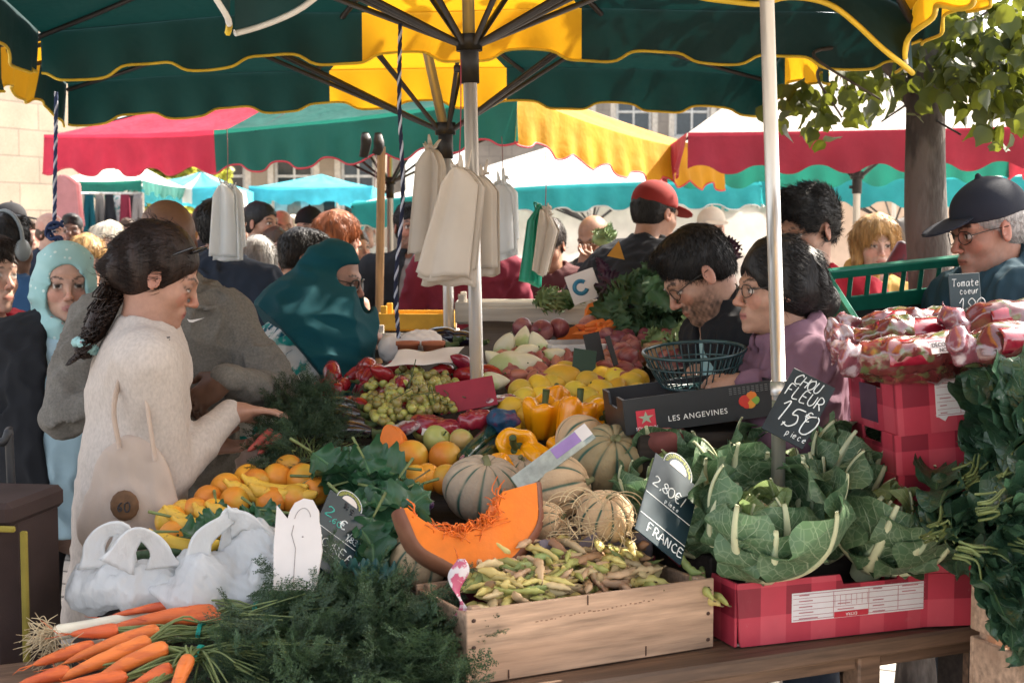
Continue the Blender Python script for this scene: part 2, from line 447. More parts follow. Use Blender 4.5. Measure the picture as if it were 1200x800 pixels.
def house(label, x0, x1, Y, ztop, depth, wallm, wins, bal=None, roof=True, dormers=()):
 """x0,x1 in pixels at Y; wins: list of (px, z, w, h)"""
 X0, X1 = P(x0, 300, Y)[0], P(x1, 300, Y)[0]
 e = empty('house', ((X0 + X1) / 2, Y, 0), label, 'house')
 m = MB()
 ws = sorted([(P(px, 300, Y)[0] - w / 2, P(px, 300, Y)[0] + w / 2, z, z + h) for px, z, w, h in wins])
 xs = sorted({X0, X1, *[w[0] for w in ws], *[w[1] for w in ws]}); zs = sorted({0, ztop, *[w[2] for w in ws], *[w[3] for w in ws]})
 V = []; q = []
 for i in range(len(xs) - 1):
  for j in range(len(zs) - 1):
   cx, cz = (xs[i] + xs[i + 1]) / 2, (zs[j] + zs[j + 1]) / 2
   if any(w[0] < cx < w[1] and w[2] < cz < w[3] for w in ws): continue
   k = len(V); V += [(xs[i], Y, zs[j]), (xs[i + 1], Y, zs[j]), (xs[i + 1], Y, zs[j + 1]), (xs[i], Y, zs[j + 1])]; q.append([k, k + 1, k + 2, k + 3])
 for w in ws:
  k = len(V); a = [(w[0], w[2]), (w[1], w[2]), (w[1], w[3]), (w[0], w[3])]
  V += [(p[0], Y, p[1]) for p in a] + [(p[0], Y + .25, p[1]) for p in a]
  q += [[k + i, k + 4 + i, k + 4 + (i + 1) % 4, k + (i + 1) % 4] for i in range(4)]
 k = len(V); V += [(X0, Y, 0), (X1, Y, 0), (X1, Y, ztop), (X0, Y, ztop), (X0, Y + depth, 0), (X1, Y + depth, 0), (X1, Y + depth, ztop), (X0, Y + depth, ztop)]
 q += [[k, k + 3, k + 7, k + 4], [k + 1, k + 5, k + 6, k + 2], [k + 3, k + 2, k + 6, k + 7], [k + 4, k + 7, k + 6, k + 5]]
 m.add(V, q=q); m.obj('wall', wallm, e, smooth=False)
 for w in ws:
  f = MB(); cx, cz = (w[0] + w[1]) / 2, (w[2] + w[3]) / 2; ww, hh = w[1] - w[0], w[3] - w[2]
  for sx in (-1, 0, 1): f.box((cx + sx * (ww / 2 - .04), Y + .16, cz), (.08 if sx else .06, .06, hh - .004), b=.005)
  for sz in (-1, .3, 1): f.box((cx, Y + .161, cz + sz * (hh / 2 - .04)), (ww - .16, .05, .07), b=.005)
  fo = f.obj('window', shut, e, smooth=False)
  gl = MB(); gl.box((cx, Y + .2, cz), (ww, .02, hh), b=.002); gl.obj('glass', glass, fo, smooth=False)
  sl = MB(); sl.box((cx, Y - .04, w[2] - .06), (ww + .3, .16, .1), b=.01)
  for sx in (-1, 1): sl.box((cx + sx * (ww / 2 + .09), Y - .012, cz), (.17, .03, hh + .1), b=.01)
  sl.obj('sill', trimst, fo, smooth=False)
 if bal is not None:
  b = MB(); zb = bal; b.box(((X0 + X1) / 2, Y - .45, zb), (X1 - X0, .9, .14), b=.02); b.box(((X0 + X1) / 2, Y - .86, zb + .95), (X1 - X0, .06, .07), b=.01)
  n = int((X1 - X0) / .16)
  for i in range(n): b.box((X0 + (i + .5) * (X1 - X0) / n, Y - .86, zb + .49), (.03, .03, .84), b=.004)
  b.obj('balcony', trimst, e, smooth=False)
 if roof:
  r = MB(); V = [(X0 - .3, Y - .3, ztop), (X1 + .3, Y - .3, ztop), (X1 + .3, Y + depth + .3, ztop), (X0 - .3, Y + depth + .3, ztop), (X0 + depth * .4, Y + depth / 2, ztop + depth * .3), (X1 - depth * .4, Y + depth / 2, ztop + depth * .3)]
  r.add(V, g=[[0, 1, 5, 4], [1, 2, 5], [2, 3, 4, 5], [3, 0, 4], [0, 3, 2, 1]]); r.obj('roof', slate, e, smooth=False)
 return e
XR = (pi / 2, 0, 0)
ashlar = brick_mat('pale_ashlar_wall', (.3, .24, .18), (.26, .21, .16), (.17, .14, .11), 1, .8, .42, .012, .3, rot=XR, stain=.25)
cream = brick_mat('cream_facade', (.34, .28, .215), (.32, .265, .2), (.29, .24, .18), 1, .9, .4, .01, .15, rot=XR, stain=.2)
grey = brick_mat('grey_stone_facade', (.3, .27, .24), (.27, .24, .21), (.2, .18, .16), 1, .7, .35, .012, .2, rot=XR, stain=.3)
hs_ = house('pale ashlar stone building at the left edge behind the market', -843, 152, 19, 10, 7, ashlar, [(-500, 5.2, 1.3, 2.2), (-200, 5.2, 1.3, 2.2)])
hs_.location = (-9.7, 19, 0); hs_.rotation_euler = (0, 0, R_(60))
house('cream house with an iron balcony and a dark window', 232, 448, 40, 8.2, 9, cream, [(265, 2.2, 1.1, 1.9), (345, 2.2, 1.1, 1.9), (420, 2.2, .95, 1.9), (290, 5.4, 1.1, 1.9), (390, 5.4, 1.1, 1.9)], bal=4.1)
house('grey stone house with small windows behind the yellow canopy', 560, 870, 44, 7.6, 10, grey, [(810, 4.8, 1.1, 1.2), (742, 4.8, 1.1, 1.2), (670, 4.8, 1.1, 1.2), (600, 4.8, 1.1, 1.2)])
house('pale rendered house partly hidden by the street tree', 880, 1040, 48, 6.9, 10, cream, [(905, 4.4, 1, 1.3), (965, 4.6, 1, 1.3)])
bark = M('grey_bark', (.06, .05, .044), .9, var=.45, vs=7, bump=1, bs=28, bd=.012, stretch=(1, 1, .35), col2=(.11, .095, .085), c2s=9)
def leafmat(name, col, tcol, tf=.45): return M(name, col, .5, var=.35, vs=.9, bump=0, orand=.2, transl=tf, tcol=tcol, attr=True)
lf_lime = leafmat('lime_tree_leaf', (.03, .055, .015), (.24, .27, .03), .3)
lf_far = leafmat('far_tree_leaf', (.06, .09, .03), (.22, .26, .05))
def leaf_cards(mb, cen, size, g, cols, hang=.5, lobed=True):
 """little folded leaves with a drooping tip, outline of 9 points"""
 n = len(cen)
 out = np.array([(0, 0), (.28, .06), (.48, .3), (.42, .58), (.2, .8), (0, 1.05), (-.2, .8), (-.42, .58), (-.48, .3), (-.28, .06)])
 if lobed: out[3] *= 1.12; out[7] *= 1.12
 fold = np.abs(out[:, 0]) * .35; bend = -out[:, 1] ** 2 * .25
 base = np.stack([out[:, 0], out[:, 1], fold + bend], 1); mid = A(0, .5, -.06)
 base = np.vstack([base, mid])
 tri = np.array([[i, (i + 1) % 10, 10] for i in range(10)])
 d = g.normal(size=(n, 3)); d[:, 2] -= hang * 1.6; d /= np.linalg.norm(d, axis=1)[:, None]
 w = g.normal(size=(n, 3)); x = np.cross(d, w); x /= np.linalg.norm(x, axis=1)[:, None]; z = np.cross(x, d)
 Rm = np.stack([x, d, z], 2); s = size * g.uniform(.65, 1.2, n)
 V = np.einsum('nij,kj->nki', Rm, base) * s[:, None, None] + cen[:, None]
 T = tri[None] + (np.arange(n) * 11)[:, None, None]
 c = np.asarray(cols)[g.integers(0, len(cols), n)]
 mb.add(V.reshape(-1, 3), t=T.reshape(-1, 3), col=np.repeat(c, 11, 0))
def limb(mb, pts, r0, r1, seed=0):
 p = smooth_path(pts, 22); p = p + np.stack([SN(seed, 6)(p), SN(seed + 1, 6)(p), SN(seed + 2, 6)(p)], 1) * r1 * .5
 mb.tube(p, np.linspace(r0, r1, 22) * (1 + .06 * SN(seed + 3, 9)(p)), 14)
def tree(name, label, base, h, cr, nleaf, lsize, lm, cols, seed, trunk_r=.16, group=None, nclump=26):
 g = np.random.default_rng(seed); e = empty(name, base, label, 'tree', group); base = np.asarray(base, float)
 t = MB(); limb(t, [base, base + A(.1, 0, h * .3), base + A(-.05, .1, h * .62)], trunk_r, trunk_r * .6, seed)
 cc = base + A(0, 0, h * .68); cl = []
 for i in range(nclump):
  d = nrm(g.normal(size=3) + A(0, 0, .25)); q = cc + d * cr * g.uniform(.45, 1) * A(1, 1, .8); cl.append((q, g.uniform(.25, .5) * cr))
  if i < 9: limb(t, [base + A(0, 0, h * g.uniform(.35, .55)), (q + cc) / 2 - A(0, 0, .1 * cr), q], trunk_r * .4, .02, seed + i)
 t.obj('trunk', bark, e)
 c = MB(); per = nleaf // nclump
 for q, r in cl:
  d = g.normal(size=(per, 3)); d /= np.linalg.norm(d, axis=1)[:, None]; leaf_cards(c, q + d * r * g.uniform(.5, 1.05, (per, 1)), lsize, g, cols)
 c.obj('crown', lm, e)
 return e
far_cols = [(.8, .9, .6), (1, 1, .7), (.6, .75, .5), (1.2, 1.1, .6)]
tree('young_tree', 'yellow green young tree in front of the cream house', P(195, 300, 26) * A(1, 1, 0), 3.9, 1.15, 2600, .15, leafmat('yellow_green_leaf', (.2, .22, .05), (.5, .5, .08)), [(1, 1, .8), (1.2, 1.1, .6), (.8, .9, .7)], 31, .07)
tree('broad_tree', 'olive green tree beside the balcony of the cream house', P(150, 300, 30) * A(1, 1, 0), 4.6, 1.3, 2200, .2, lf_far, far_cols, 37, .1)
for i, (x, h) in enumerate([(1010, 6.3), (1075, 6.9), (1140, 6.4), (1210, 6.8)]):
 tree('hedge_tree', ['bushy tree beyond the red canopy, furthest left of four', 'bushy tree beyond the red canopy, just left of the street tree trunk', 'bushy tree beyond the red canopy, right of the street tree trunk', 'bushy tree at the right edge beyond the red canopy'][i], P(x, 300, 36 + i) * A(1, 1, 0), h, 2.0, 2400, .26, lf_far, far_cols, 41 + i, .16, 'trees beyond the stalls')
Yt = 5.0
e = empty('street_tree', P(1093, 300, Yt) * A(1, 1, 0), 'grey barked street tree with heart shaped leaves beside the navy cap man', 'tree')
t = MB()
tp = [P(1098, 300, Yt) * A(1, 1, 0), P(1096, 370, Yt), P(1090, 250, Yt), P(1087, 120, Yt), P(1085, 20, Yt + .05), P(1080, -150, Yt + .1)]
pth = smooth_path(tp, 46); pth += np.stack([SN(5, 5)(pth), SN(6, 5)(pth), 0 * pth[:, 0]], 1) * .008
rr = np.interp(np.linspace(0, 1, 46), [0, .1, .45, .6, .75, 1], [.11, .076, .070, .066, .062, .035]) * (1 + .04 * SN(8, 12)(pth))
t.tube(pth, rr, 28)
brs = [[P(1085, 150, Yt), P(1062, 105, Yt), P(1035, 75, Yt - .1), P(985, 55, Yt - .2)], [P(1090, 120, Yt), P(1130, 85, Yt), P(1165, 60, Yt - .1), P(1215, 30, Yt - .25)], [P(1088, 60, Yt), P(1120, 0, Yt), P(1180, -60, Yt + .2)], [P(1085, 40, Yt), P(1040, -40, Yt + .3), P(980, -110, Yt + .4)], [P(1088, 100, Yt), P(1110, 75, Yt + .5), P(1150, 40, Yt + 1.1)]]
for i, b in enumerate(brs): limb(t, b, .034, .012, 60 + i * 4)
for i in range(14):
 b = brs[i % 5]; o = smooth_path(b, 10)[4 + i % 6]; limb(t, [o, o + A(rng.uniform(-.2, .2), rng.uniform(-.2, .2), -.05), o + A(rng.uniform(-.3, .3), rng.uniform(-.3, .3), -.2)], .008, .003, 90 + i)
t.obj('trunk', bark, e)
c = MB(); g = np.random.default_rng(5)
spots = [((950, 120), (30, 16), 5.2, 30), ((985, 105), (30, 22), 5.2, 44), ((1020, 95), (24, 16), 5.2, 30), ((940, 150), (16, 8), 5.2, 5), ((1050, 72), (22, 16), 5.0, 14), ((1110, 60), (30, 26), 4.7, 46), ((1150, 55), (40, 40), 4.8, 120), ((1185, 45), (30, 40), 4.6, 110), ((1165, 105), (30, 18), 4.7, 46), ((1130, 85), (24, 12), 4.7, 24), ((1190, 120), (16, 14), 4.6, 24), ((1165, 143), (14, 8), 4.7, 7), ((1175, 166), (4, 6), 4.7, 2), ((1125, 20), (34, 30), 5.2, 60), ((1080, 95), (14, 14), 4.8, 12)]
for (px, py), (sx, sy), d, n in spots:
 q = np.array([P(px + g.normal() * sx, py + g.normal() * sy, d + g.normal() * .12) for _ in range(n)]); leaf_cards(c, q, .066, g, [(.8, .8, .8), (1, 1, 1), (.5, .6, .5), (1.5, 1.3, .8)], 1.2)
for _ in range(1100):
 pass
q = P(1110, -150, 5.2) + g.normal(size=(1300, 3)) * A(.6, .6, .33) + A(.15, 0, .1); q = q[q[:, 2] > 2.62]; leaf_cards(c, q, .085, g, [(.8, .8, .8), (1, 1, 1), (.6, .7, .6)], .8)
c.obj('crown', lf_lime, e)
def fabric(name, col, transl=.35, rough=.8, tcol=None): return M(name, col, rough, var=.22, vs=3.5, bump=.45, bs=7, bd=.03, transl=transl, tcol=tcol, col2=tuple(c * .72 for c in col), c2s=1.6, c2lo=.45, c2hi=.7)
F_green = fabric('dark_green_canvas', (.0045, .028, .03), .07, tcol=(.005, .07, .065))
F_yellow = fabric('golden_yellow_canvas', (.55, .275, .012), .28, tcol=(.7, .37, .012))
F_red = fabric('raspberry_red_canvas', (.6, .035, .075), .3)
F_mid = fabric('emerald_canvas', (.008, .095, .08), .25, tcol=(.02, .24, .17))
F_cream = fabric('cream_canvas', (.75, .7, .62), .35)
F_crim = fabric('dark_crimson_canvas', (.32, .025, .045), .25)
F_teal = fabric('teal_canvas', (.03, .33, .36), .35)
F_cyan = fabric('cyan_canvas', (.08, .5, .62), .35)
F_white = fabric('white_canvas', (.8, .79, .75), .35)
T_yel = M('yellow_edging_tape', (.62, .42, .03), .6, bump=.2, bs=300)
T_red = M('red_edging_tape', (.55, .04, .06), .6, bump=.2, bs=300)
T_wht = M('white_edging_tape', (.6, .58, .54), .6, bump=.2, bs=300)
alu = M('scuffed_aluminium', (.55, .53, .5), .38, var=.15, vs=30, bump=.15, bs=120, metal=.75, stretch=(1, 1, .1), col2=(.22, .19, .16), c2s=26, c2lo=.62, c2hi=.7)
blackm = M('matt_black_plastic', (.018, .018, .02), .5)
strutm = M('dark_grey_steel', (.035, .033, .035), .45, metal=.3)
woodpole = M('pale_wood_pole', (.42, .27, .15), .7, var=.3, vs=6, stretch=(12, 12, 1))
def scal(s, per, sharp):      # wavy hem, 0..1
 w = np.sin(2 * pi * s / per); return .5 + .5 * np.tanh(w * sharp) / math.tanh(sharp)
def canopy(name, label, corners, apex, drop, amp, per, panelmat, sides='FRBL', trim=None, sharp=1.6, hub=None, group=None, sag=.05, seed=0, mats=None, valmat=None, nst=3, pole=None, ridge=0.0, lean=0.0, tsides='FRBL'):
 """corners: world FL, FR, BR, BL of the valance's TOP edge. panelmat(side, t) -> material index"""
 FL, FR, BR, BL = [np.asarray(c, float) for c in corners]
 cen = (FL + FR + BR + BL) / 4
 e = empty(name, (cen[0], cen[1], 0), label, 'market canopy', group)
 ap = cen + A(0, 0, apex)
 edges = {'F': (FL, FR), 'R': (FR, BR), 'B': (BR, BL), 'L': (BL, FL)}
 mb = MB(); ns = SN(seed, 5); nu, nv = 49, 15
 for sd_, (a, b) in edges.items():
  u = np.linspace(0, 1, nu); v = np.linspace(0, 1, nv)
  E = a + (b - a) * u[:, None]; E[:, 2] -= sag * 4 * u * (1 - u)
  top = ap + ridge * (E - cen) * (A(1, 0, 0) if sd_ in 'FB' else A(0, 0, 0))
  V = E[:, None] * (1 - v[None, :, None]) + top[:, None] * v[None, :, None]
  V[..., 2] -= .25 * apex * (v * (1 - v))[None] * (1.0 + .3 * np.cos(2 * pi * u * 4))[:, None]   # cloth hangs between the ribs
  V[..., 2] += .008 * ns(V)
  um = (np.arange(nu - 1) + .5) / (nu - 1)
  n0 = mb.n; mb.grid(V, nu, nv)
  mb.MQ[-1] = np.repeat([panelmat(sd_, t) for t in um], nv - 1)
 mb.obj('canopy', mats, e)
 vb = MB(); tb = MB()
 for sd_ in sides:
  a, b = edges[sd_]; Ln = np.linalg.norm(b - a); n = max(40, int(Ln * 60)); u = np.linspace(0, 1, n); s_ = u * Ln
  E = a + (b - a) * u[:, None]; E[:, 2] -= sag * 4 * u * (1 - u)
  out = nrm(np.cross(b - a, A(0, 0, 1))) ;
  if np.dot(out, (a + b) / 2 - cen) < 0: out = -out
  d = drop - amp * scal(s_ + seed * .13, per, sharp)
  k = np.linspace(0, 1, 7)
  wv = .022 * ns(E * 1.3) + .012 * np.sin(s_ * 2 * pi / .19 + seed)
  V = E[:, None] + A(0, 0, .012) - A(0, 0, 1) * ((d[:, None] + .012) * k)[..., None] + out * ((.004 + wv[:, None] * k ** 1.3)[..., None])
  um = (u[:-1] + u[1:]) / 2
  vb.grid(V, n, 7); vb.MQ[-1] = np.repeat([(valmat or panelmat)(sd_, t) for t in um], 6)
  if trim and sd_ in tsides:
   if isinstance(trim, tuple):
    j = int((trim[2] if sd_ == 'B' else 0.02 if sd_ == 'L' else .98) * n); tb.tube(V[:j + 1, -1], .0065, 6, mi=0); tb.tube(V[j:, -1], .0065, 6, mi=1)
   else: tb.tube(V[:, -1], .0052, 6)
 vo = vb.obj('valance', mats, e)
 if trim: tb.obj('edging', list(trim[:2]) if isinstance(trim, tuple) else trim, vo)
 if hub is not None:
  hp = np.asarray(hub, float)
  po = MB(); foot = np.asarray(pole[0], float); rad = pole[1]; dirn = nrm(hp - foot)
  po.tube([foot, hp + dirn * .02], rad, 20); po.tube([hp, ap - A(0, 0, .03)], rad * .9, 16); po.obj('pole', alu, e)
  hb = MB(); hb.tube([hp - dirn * .09, hp + dirn * .005], rad * 1.35, 20); hb.tube([hp + dirn * .0, hp + dirn * .045], rad * 1.9, 20); hb.box(hp - dirn * .05 + A(-rad * 1.8, -.005, 0), (.02, .012, .02)); hb.obj('hub', blackm, e)
  k = 0
  for sd_, (a, b) in edges.items():
   for t in ([0.0, .35, .65] if nst == 3 else [0.0, .5]):
    q = a + (b - a) * t; q[2] -= sag * 4 * t * (1 - t); tgt = q * .52 + ap * .48; tgt[2] -= .25 * apex * .25 + .02
    d0 = nrm((tgt - hp) * A(1, 1, 0)); st = MB(); st.tube([hp + d0 * rad * 1.6 + A(0, 0, .02), tgt], .0085, 8); st.obj('strut', strutm, e)
    rb = MB(); tt = np.linspace(0, 1, 8)[:, None]; rp = ap * (1 - tt) + q * tt; rp[:, 2] -= (.25 * apex * (tt * (1 - tt)) + .018)[:, 0]; rb.tube(rp, .009, 8); rb.obj('rib', strutm, e)
    k += 1
 return e
def up(c, h): return np.asarray(c, float) + A(0, 0, h)
mid = lambda sd, t: 1 if (sd in 'FB' and .375 < t < .625) or (sd in 'LR' and .3 < t < .7) else 0
dp = .17
BL_, BR_ = up(P(48, 92, 4.75), dp - .015), up(P(1058, 80, 4.75), dp - .015)
FL_, FR_ = BL_ * A(1, 0, 1) + A(0, 3.35, .03), BR_ * A(1, 0, 1) + A(0, 3.35, .05)
canopy('market_parasol', 'dark green and yellow parasol over the display, the nearer of two on bare poles', (FL_, FR_, BR_, BL_), .42, dp, .036, .42, mid, sharp=2.6, trim=T_yel, hub=P(550, 60, 4.05), seed=1, mats=[F_green, F_yellow], pole=(P(559, 452, 4.05), .0195), sag=-.055, group='green and yellow parasols over the stall')
BL_, BR_ = up(P(80, 140, 6.0), dp - .03), up(P(900, 130, 6.0), dp - .03)
FL_, FR_ = BL_ * A(1, 0, 1) + A(0, 4.9, .02), BR_ * A(1, 0, 1) + A(0, 4.9, .02)
canopy('market_parasol', 'dark green and yellow parasol behind the first, its pole carrying the paper bags', (FL_, FR_, BR_, BL_), .40, dp, .032, .40, mid, sharp=2.6, sides='RBL', trim=T_yel, hub=P(522, 158, 5.4), seed=2, mats=[F_green, F_yellow], pole=(P(527, 425, 5.4), .0205), sag=-.06, group='green and yellow parasols over the stall')
a0, a1 = up(P(276, 33, 2.85), .13), up(P(1066, 82, 3.3), .13)
canopy('market_parasol', 'nearest dark green canopy, a corner with pale edging hanging in at the top', (A(a0[0], .6, a0[2] + .1), A(a1[0], .9, a1[2] + .1), a1, a0), .45, .14, .055, .5, lambda s, t: (1 if s == 'R' else 0), sides='RBL', trim=(T_yel, T_wht, .45), seed=3, mats=[F_green, F_yellow], sag=-.155, hub=A(.35, .95, 2.35), pole=(A(1.5, .3, 0), .02), nst=2)
po = MB(); po.tube([P(913, 468, 3.05), P(896, -90, 3.05)], .0155, 20); pe = empty('steel_pole', P(913, 468, 3.05), 'scratched bare steel pole rising in front of the woman in purple', 'pole')
po.obj('pole_tube', alu, pe); rg = MB(); rg.tube([P(913, 462, 3.05), P(912.2, 446, 3.05)], .018, 20); rg.obj('collar', alu, pe); po2 = MB(); po2.tube([P(913, 468, 3.05) * A(1, 1, 0), P(913, 468, 3.05)], .0155, 16); po2.obj('lower_tube', alu, pe)
c_n = P(606, 113, 7.3); c_l = P(52, 160, 9.0); c_r = P(848, 180, 9.3)
c_b = c_l + c_r - c_n; c_b[2] = c_l[2] + .35
canopy('market_parasol', 'red, green and yellow parasol with a wavy hem behind the main stall', (c_l, c_n, c_r, c_b), .62, .24, .05, .33, lambda s, t: (0 if t < .41 else 1) if s in 'F' else (2 if s == 'R' else (0 if s == 'L' and t > .5 else 1)), sides='FR', trim=T_red, seed=4, mats=[F_red, F_mid, F_yellow], sag=.06, hub=(c_n + c_b) / 2 * A(1, 1, 0) + A(0, 0, 1.98), pole=((c_n + c_b) / 2 * A(1, 1, 0), .02), nst=2, sharp=1.0)
e0, e1 = P(806, 158, 7.9), P(1330, 146, 7.6)
canopy('market_canopy', 'cream roofed canopy with a dark crimson front hem behind the street tree', (e0, e1, e1 + A(.1, 2.2, .0), e0 + A(0, 2.2, 0)), .95, .22, .05, .32, lambda s, t: 0, valmat=lambda s, t: 2 if s == 'B' else 1, seed=5, mats=[F_cream, F_crim, F_mid], sag=.01, hub=(e0 + e1) / 2 * A(1, 1, 0) + A(0, 1.1, 2.0), pole=((e0 + e1) / 2 * A(1, 1, 0) + A(0, 1.1, 0), .022), nst=2, sharp=.9)
f0, f1 = P(868, 208, 11.2), P(1330, 203, 11.0)
canopy('market_canopy', 'low teal hemmed canopy with a white roof at the right under the crimson one', (f0, f1, f1 + A(0, 2.4, 0), f0 + A(0, 2.4, 0)), .32, .22, .05, .36, lambda s, t: 0, valmat=lambda s, t: 1, seed=6, mats=[F_white, F_teal], sag=.03, hub=(f0 + f1) / 2 * A(1, 1, 0) + A(0, 1.2, 1.75), pole=((f0 + f1) / 2 * A(1, 1, 0) + A(0, 1.2, 0), .022), nst=2)
g0, g1 = P(412, 240, 10.4), P(892, 216, 11.0); gm = P(700, 206, 10.2)
canopy('market_canopy', 'white roofed canopy with teal hem behind the hanging paper bags', (g0, g1, g1 + A(.1, 2.8, .05), g0 + A(.9, 3.2, .05)), .55, .2, .04, .3, lambda s, t: 0, valmat=lambda s, t: 1, seed=7, mats=[F_white, F_teal], sag=-.06, hub=(g0 + g1) / 2 * A(1, 1, 0) + A(.3, 1.4, 1.75), pole=((g0 + g1) / 2 * A(1, 1, 0) + A(.3, 1.4, 0), .022), nst=3, trim=T_wht)
def small(label, x0, x1, ytop, Y, dep, apex, drop, m0, m1, seed, stripe=None):
 a, b = P(x0, ytop, Y), P(x1, ytop, Y)
 pm = (lambda s, t: stripe(t)) if stripe else (lambda s, t: 0)
 return canopy('market_canopy', label, (a, b, b + A(0, dep, 0), a + A(0, dep, 0)), apex, drop, .05, .4, pm, valmat=(lambda s, t: stripe(t)) if stripe else (lambda s, t: 1), seed=seed, mats=[m0, m1], sag=.02, hub=(a + b) / 2 * A(1, 1, 0) + A(0, dep / 2, a[2] - .15), pole=((a + b) / 2 * A(1, 1, 0) + A(0, dep / 2, 0), .025), nst=2)
small('small bright cyan canopy beneath the cream house', 292, 436, 219, 19, 2.2, .22, .22, F_cyan, F_cyan, 11)
small('blue and white striped canopy left of the cyan one', 163, 262, 219, 17, 2.2, .25, .22, F_cyan, F_white, 12, lambda t: 1 if .5 < t < .62 else 0)
small('pale cream canopy over the clothes stall at the left', 62, 166, 212, 15, 2.2, .3, .14, F_white, F_mid, 13)
def tarp(label, x0, x1, ytop, Y, col, seed):
 a, b = P(x0, ytop, Y), P(x1, ytop, Y); u = np.linspace(0, 1, 60); v = np.linspace(0, 1, 14); ns = SN(seed, 4)
 V = a + (b - a) * u[:, None, None] + A(0, 0, 0); V = np.repeat(V, 14, 1); V[..., 2] = a[2] * (1 - v); V[..., 1] += .05 * ns(V * A(1, 1, .3)) + .03 * np.sin(u * 60)[:, None] * v
 m = MB(); m.grid(V, 60, 14); return tag(m.obj('tarpaulin', fabric('tarp_%d' % seed, col, .4)), label, 'tarpaulin')
tarp('white tarpaulin closing the rear of the teal hemmed stall', 470, 905, 236, 13.5, (.6, .57, .53), 21)
tarp('pinkish cream tarpaulin behind the woman in yellow', 900, 1240, 222, 13.0, (.6, .45, .37), 22)
def skinmat(name, attr=True): return M(name, (1, 1, 1), .5, var=.2, vs=55, bump=.3, bs=300, bd=.0012, attr=True, sss=.05, spec=.35)
SKIN = skinmat('skin')
def hairmat(name, col, rough=.5): return M(name, col, rough, var=.5, vs=60, bump=.9, bs=110, bd=.004, stretch=(1, 1, .16), spec=.3)
H_black = hairmat('black_hair', (.009, .008, .008)); H_brown = hairmat('dark_brown_hair', (.018, .009, .006)); H_grey = hairmat('grey_hair', (.3, .29, .28), .55)
H_white = hairmat('silver_blond_hair', (.6, .54, .44), .5); H_blond = hairmat('honey_blond_hair', (.35, .2, .07), .45); H_red = hairmat('auburn_hair', (.24, .07, .02), .45); H_mid = hairmat('brown_hair', (.05, .026, .014))
def cloth(name, col, var=.14, vs=7, rough=.85, bs=420, bump=.35, **k): return M(name, col, rough, var=var, vs=vs, bump=bump, bs=bs, bd=.0012, spec=.2, **k)
C_sweat = cloth('oatmeal_knit', (.46, .40, .355), .12, 140, stretch=(1, 1, .6), bump=.12)
C_hood = cloth('grey_marl_fleece', (.14, .13, .115), .22, 160)
C_black = cloth('black_cloth', (.013, .014, .017)); C_navy = cloth('navy_cloth', (.02, .028, .045)); C_olive = cloth('dark_olive_cloth', (.03, .034, .03)); C_blue = cloth('mid_blue_cloth', (.02, .06, .13))
C_pale = cloth('pale_blue_jersey', (.33, .46, .52)); C_char = cloth('charcoal_cloth', (.03, .03, .033)); C_denim = cloth('dark_denim', (.025, .035, .055), .3, 30)
C_maroon = cloth('maroon_jersey', (.16, .018, .035)); C_brownj = cloth('brown_maroon_jacket', (.07, .022, .022)); C_red = cloth('bright_red_jersey', (.42, .022, .04)); C_purple = cloth('dusty_purple_fleece', (.155, .085, .12))
C_purpd = cloth('dark_purple_scarf', (.045, .025, .036)); C_tan = cloth('ochre_jacket', (.42, .25, .07)); C_tealtee = cloth('aqua_shirt', (.16, .42, .42)); C_mint = cloth('pale_mint_shirt', (.3, .48, .5)); C_greytee = cloth('grey_tee', (.2, .18, .17)); C_white = cloth('white_cotton', (.62, .6, .57)); C_pink = cloth('dusty_pink_cloth', (.45, .2, .2))
C_shirt = cloth('blue_oxford_shirt', (.13, .24, .38)); C_pet = cloth('petrol_jacket', (.02, .05, .07)); C_teal = cloth('deep_teal_scarf', (.003, .055, .072), .12, 5); C_capn = cloth('navy_cap_cloth', (.017, .02, .03)); C_capr = cloth('brick_red_cap_cloth', (.2, .02, .018)); C_capg = cloth('grey_cap_cloth', (.16, .15, .14))
def floral():
 m, nt = _nt('floral_cotton'); co = coords(nt);
 f1 = ramp(nt, noise(nt, co, 10, 3, .6, .6), .50, .54); f2 = ramp(nt, noise(nt, co, 21, 4, .6, .4), .45, .55)
 n = N(nt, 'ShaderNodeMapping'); n.inputs['Location'].default_value = (3, 5, 1); L(nt, co, n.inputs[0]); f3 = ramp(nt, noise(nt, n.outputs[0], 12, 3, .6, .8), .55, .58)
 c = mixrgb(nt, mth(nt, 'MULTIPLY', f1, f2), (.62, .63, .62), (.02, .26, .24)); c = mixrgb(nt, mth(nt, 'MULTIPLY', f3, f2), c, (.01, .1, .15))
 g = ramp(nt, noise(nt, n.outputs[0], 7, 3), .6, .66); c = mixrgb(nt, mth(nt, 'MULTIPLY', g, .5), c, (.35, .5, .5))
 return finish(nt, m, c, .85, noise(nt, co, 400, 2), .3, .001, spec=.2)
C_floral = floral()
def dotted():
 m, nt = _nt('aqua_dotted_scarf'); co = coords(nt)
 v = N(nt, 'ShaderNodeTexVoronoi', Scale=38); L(nt, co, v.inputs['Vector']); f = ramp(nt, v.outputs['Distance'], .2, .14)
 c = mixrgb(nt, ramp(nt, noise(nt, co, 7, 4), .3, .7), (.22, .40, .40), (.32, .5, .5)); c = mixrgb(nt, f, c, mixrgb(nt, ramp(nt, noise(nt, co, 20), .45, .5), (.25, .08, .1), (.5, .6, .58)))
 return finish(nt, m, c, .85, noise(nt, co, 350, 2), .3, .001, spec=.2)
C_dots = dotted()
leather = M('dark_shoe_leather', (.03, .022, .018), .5, bs=80)
wire_m = M('thin_metal_frame', (.05, .045, .04), .3, metal=.6, bump=0)
lens_dark = M('dark_lens', (.01, .01, .012), .08, spec=.8, bump=0)
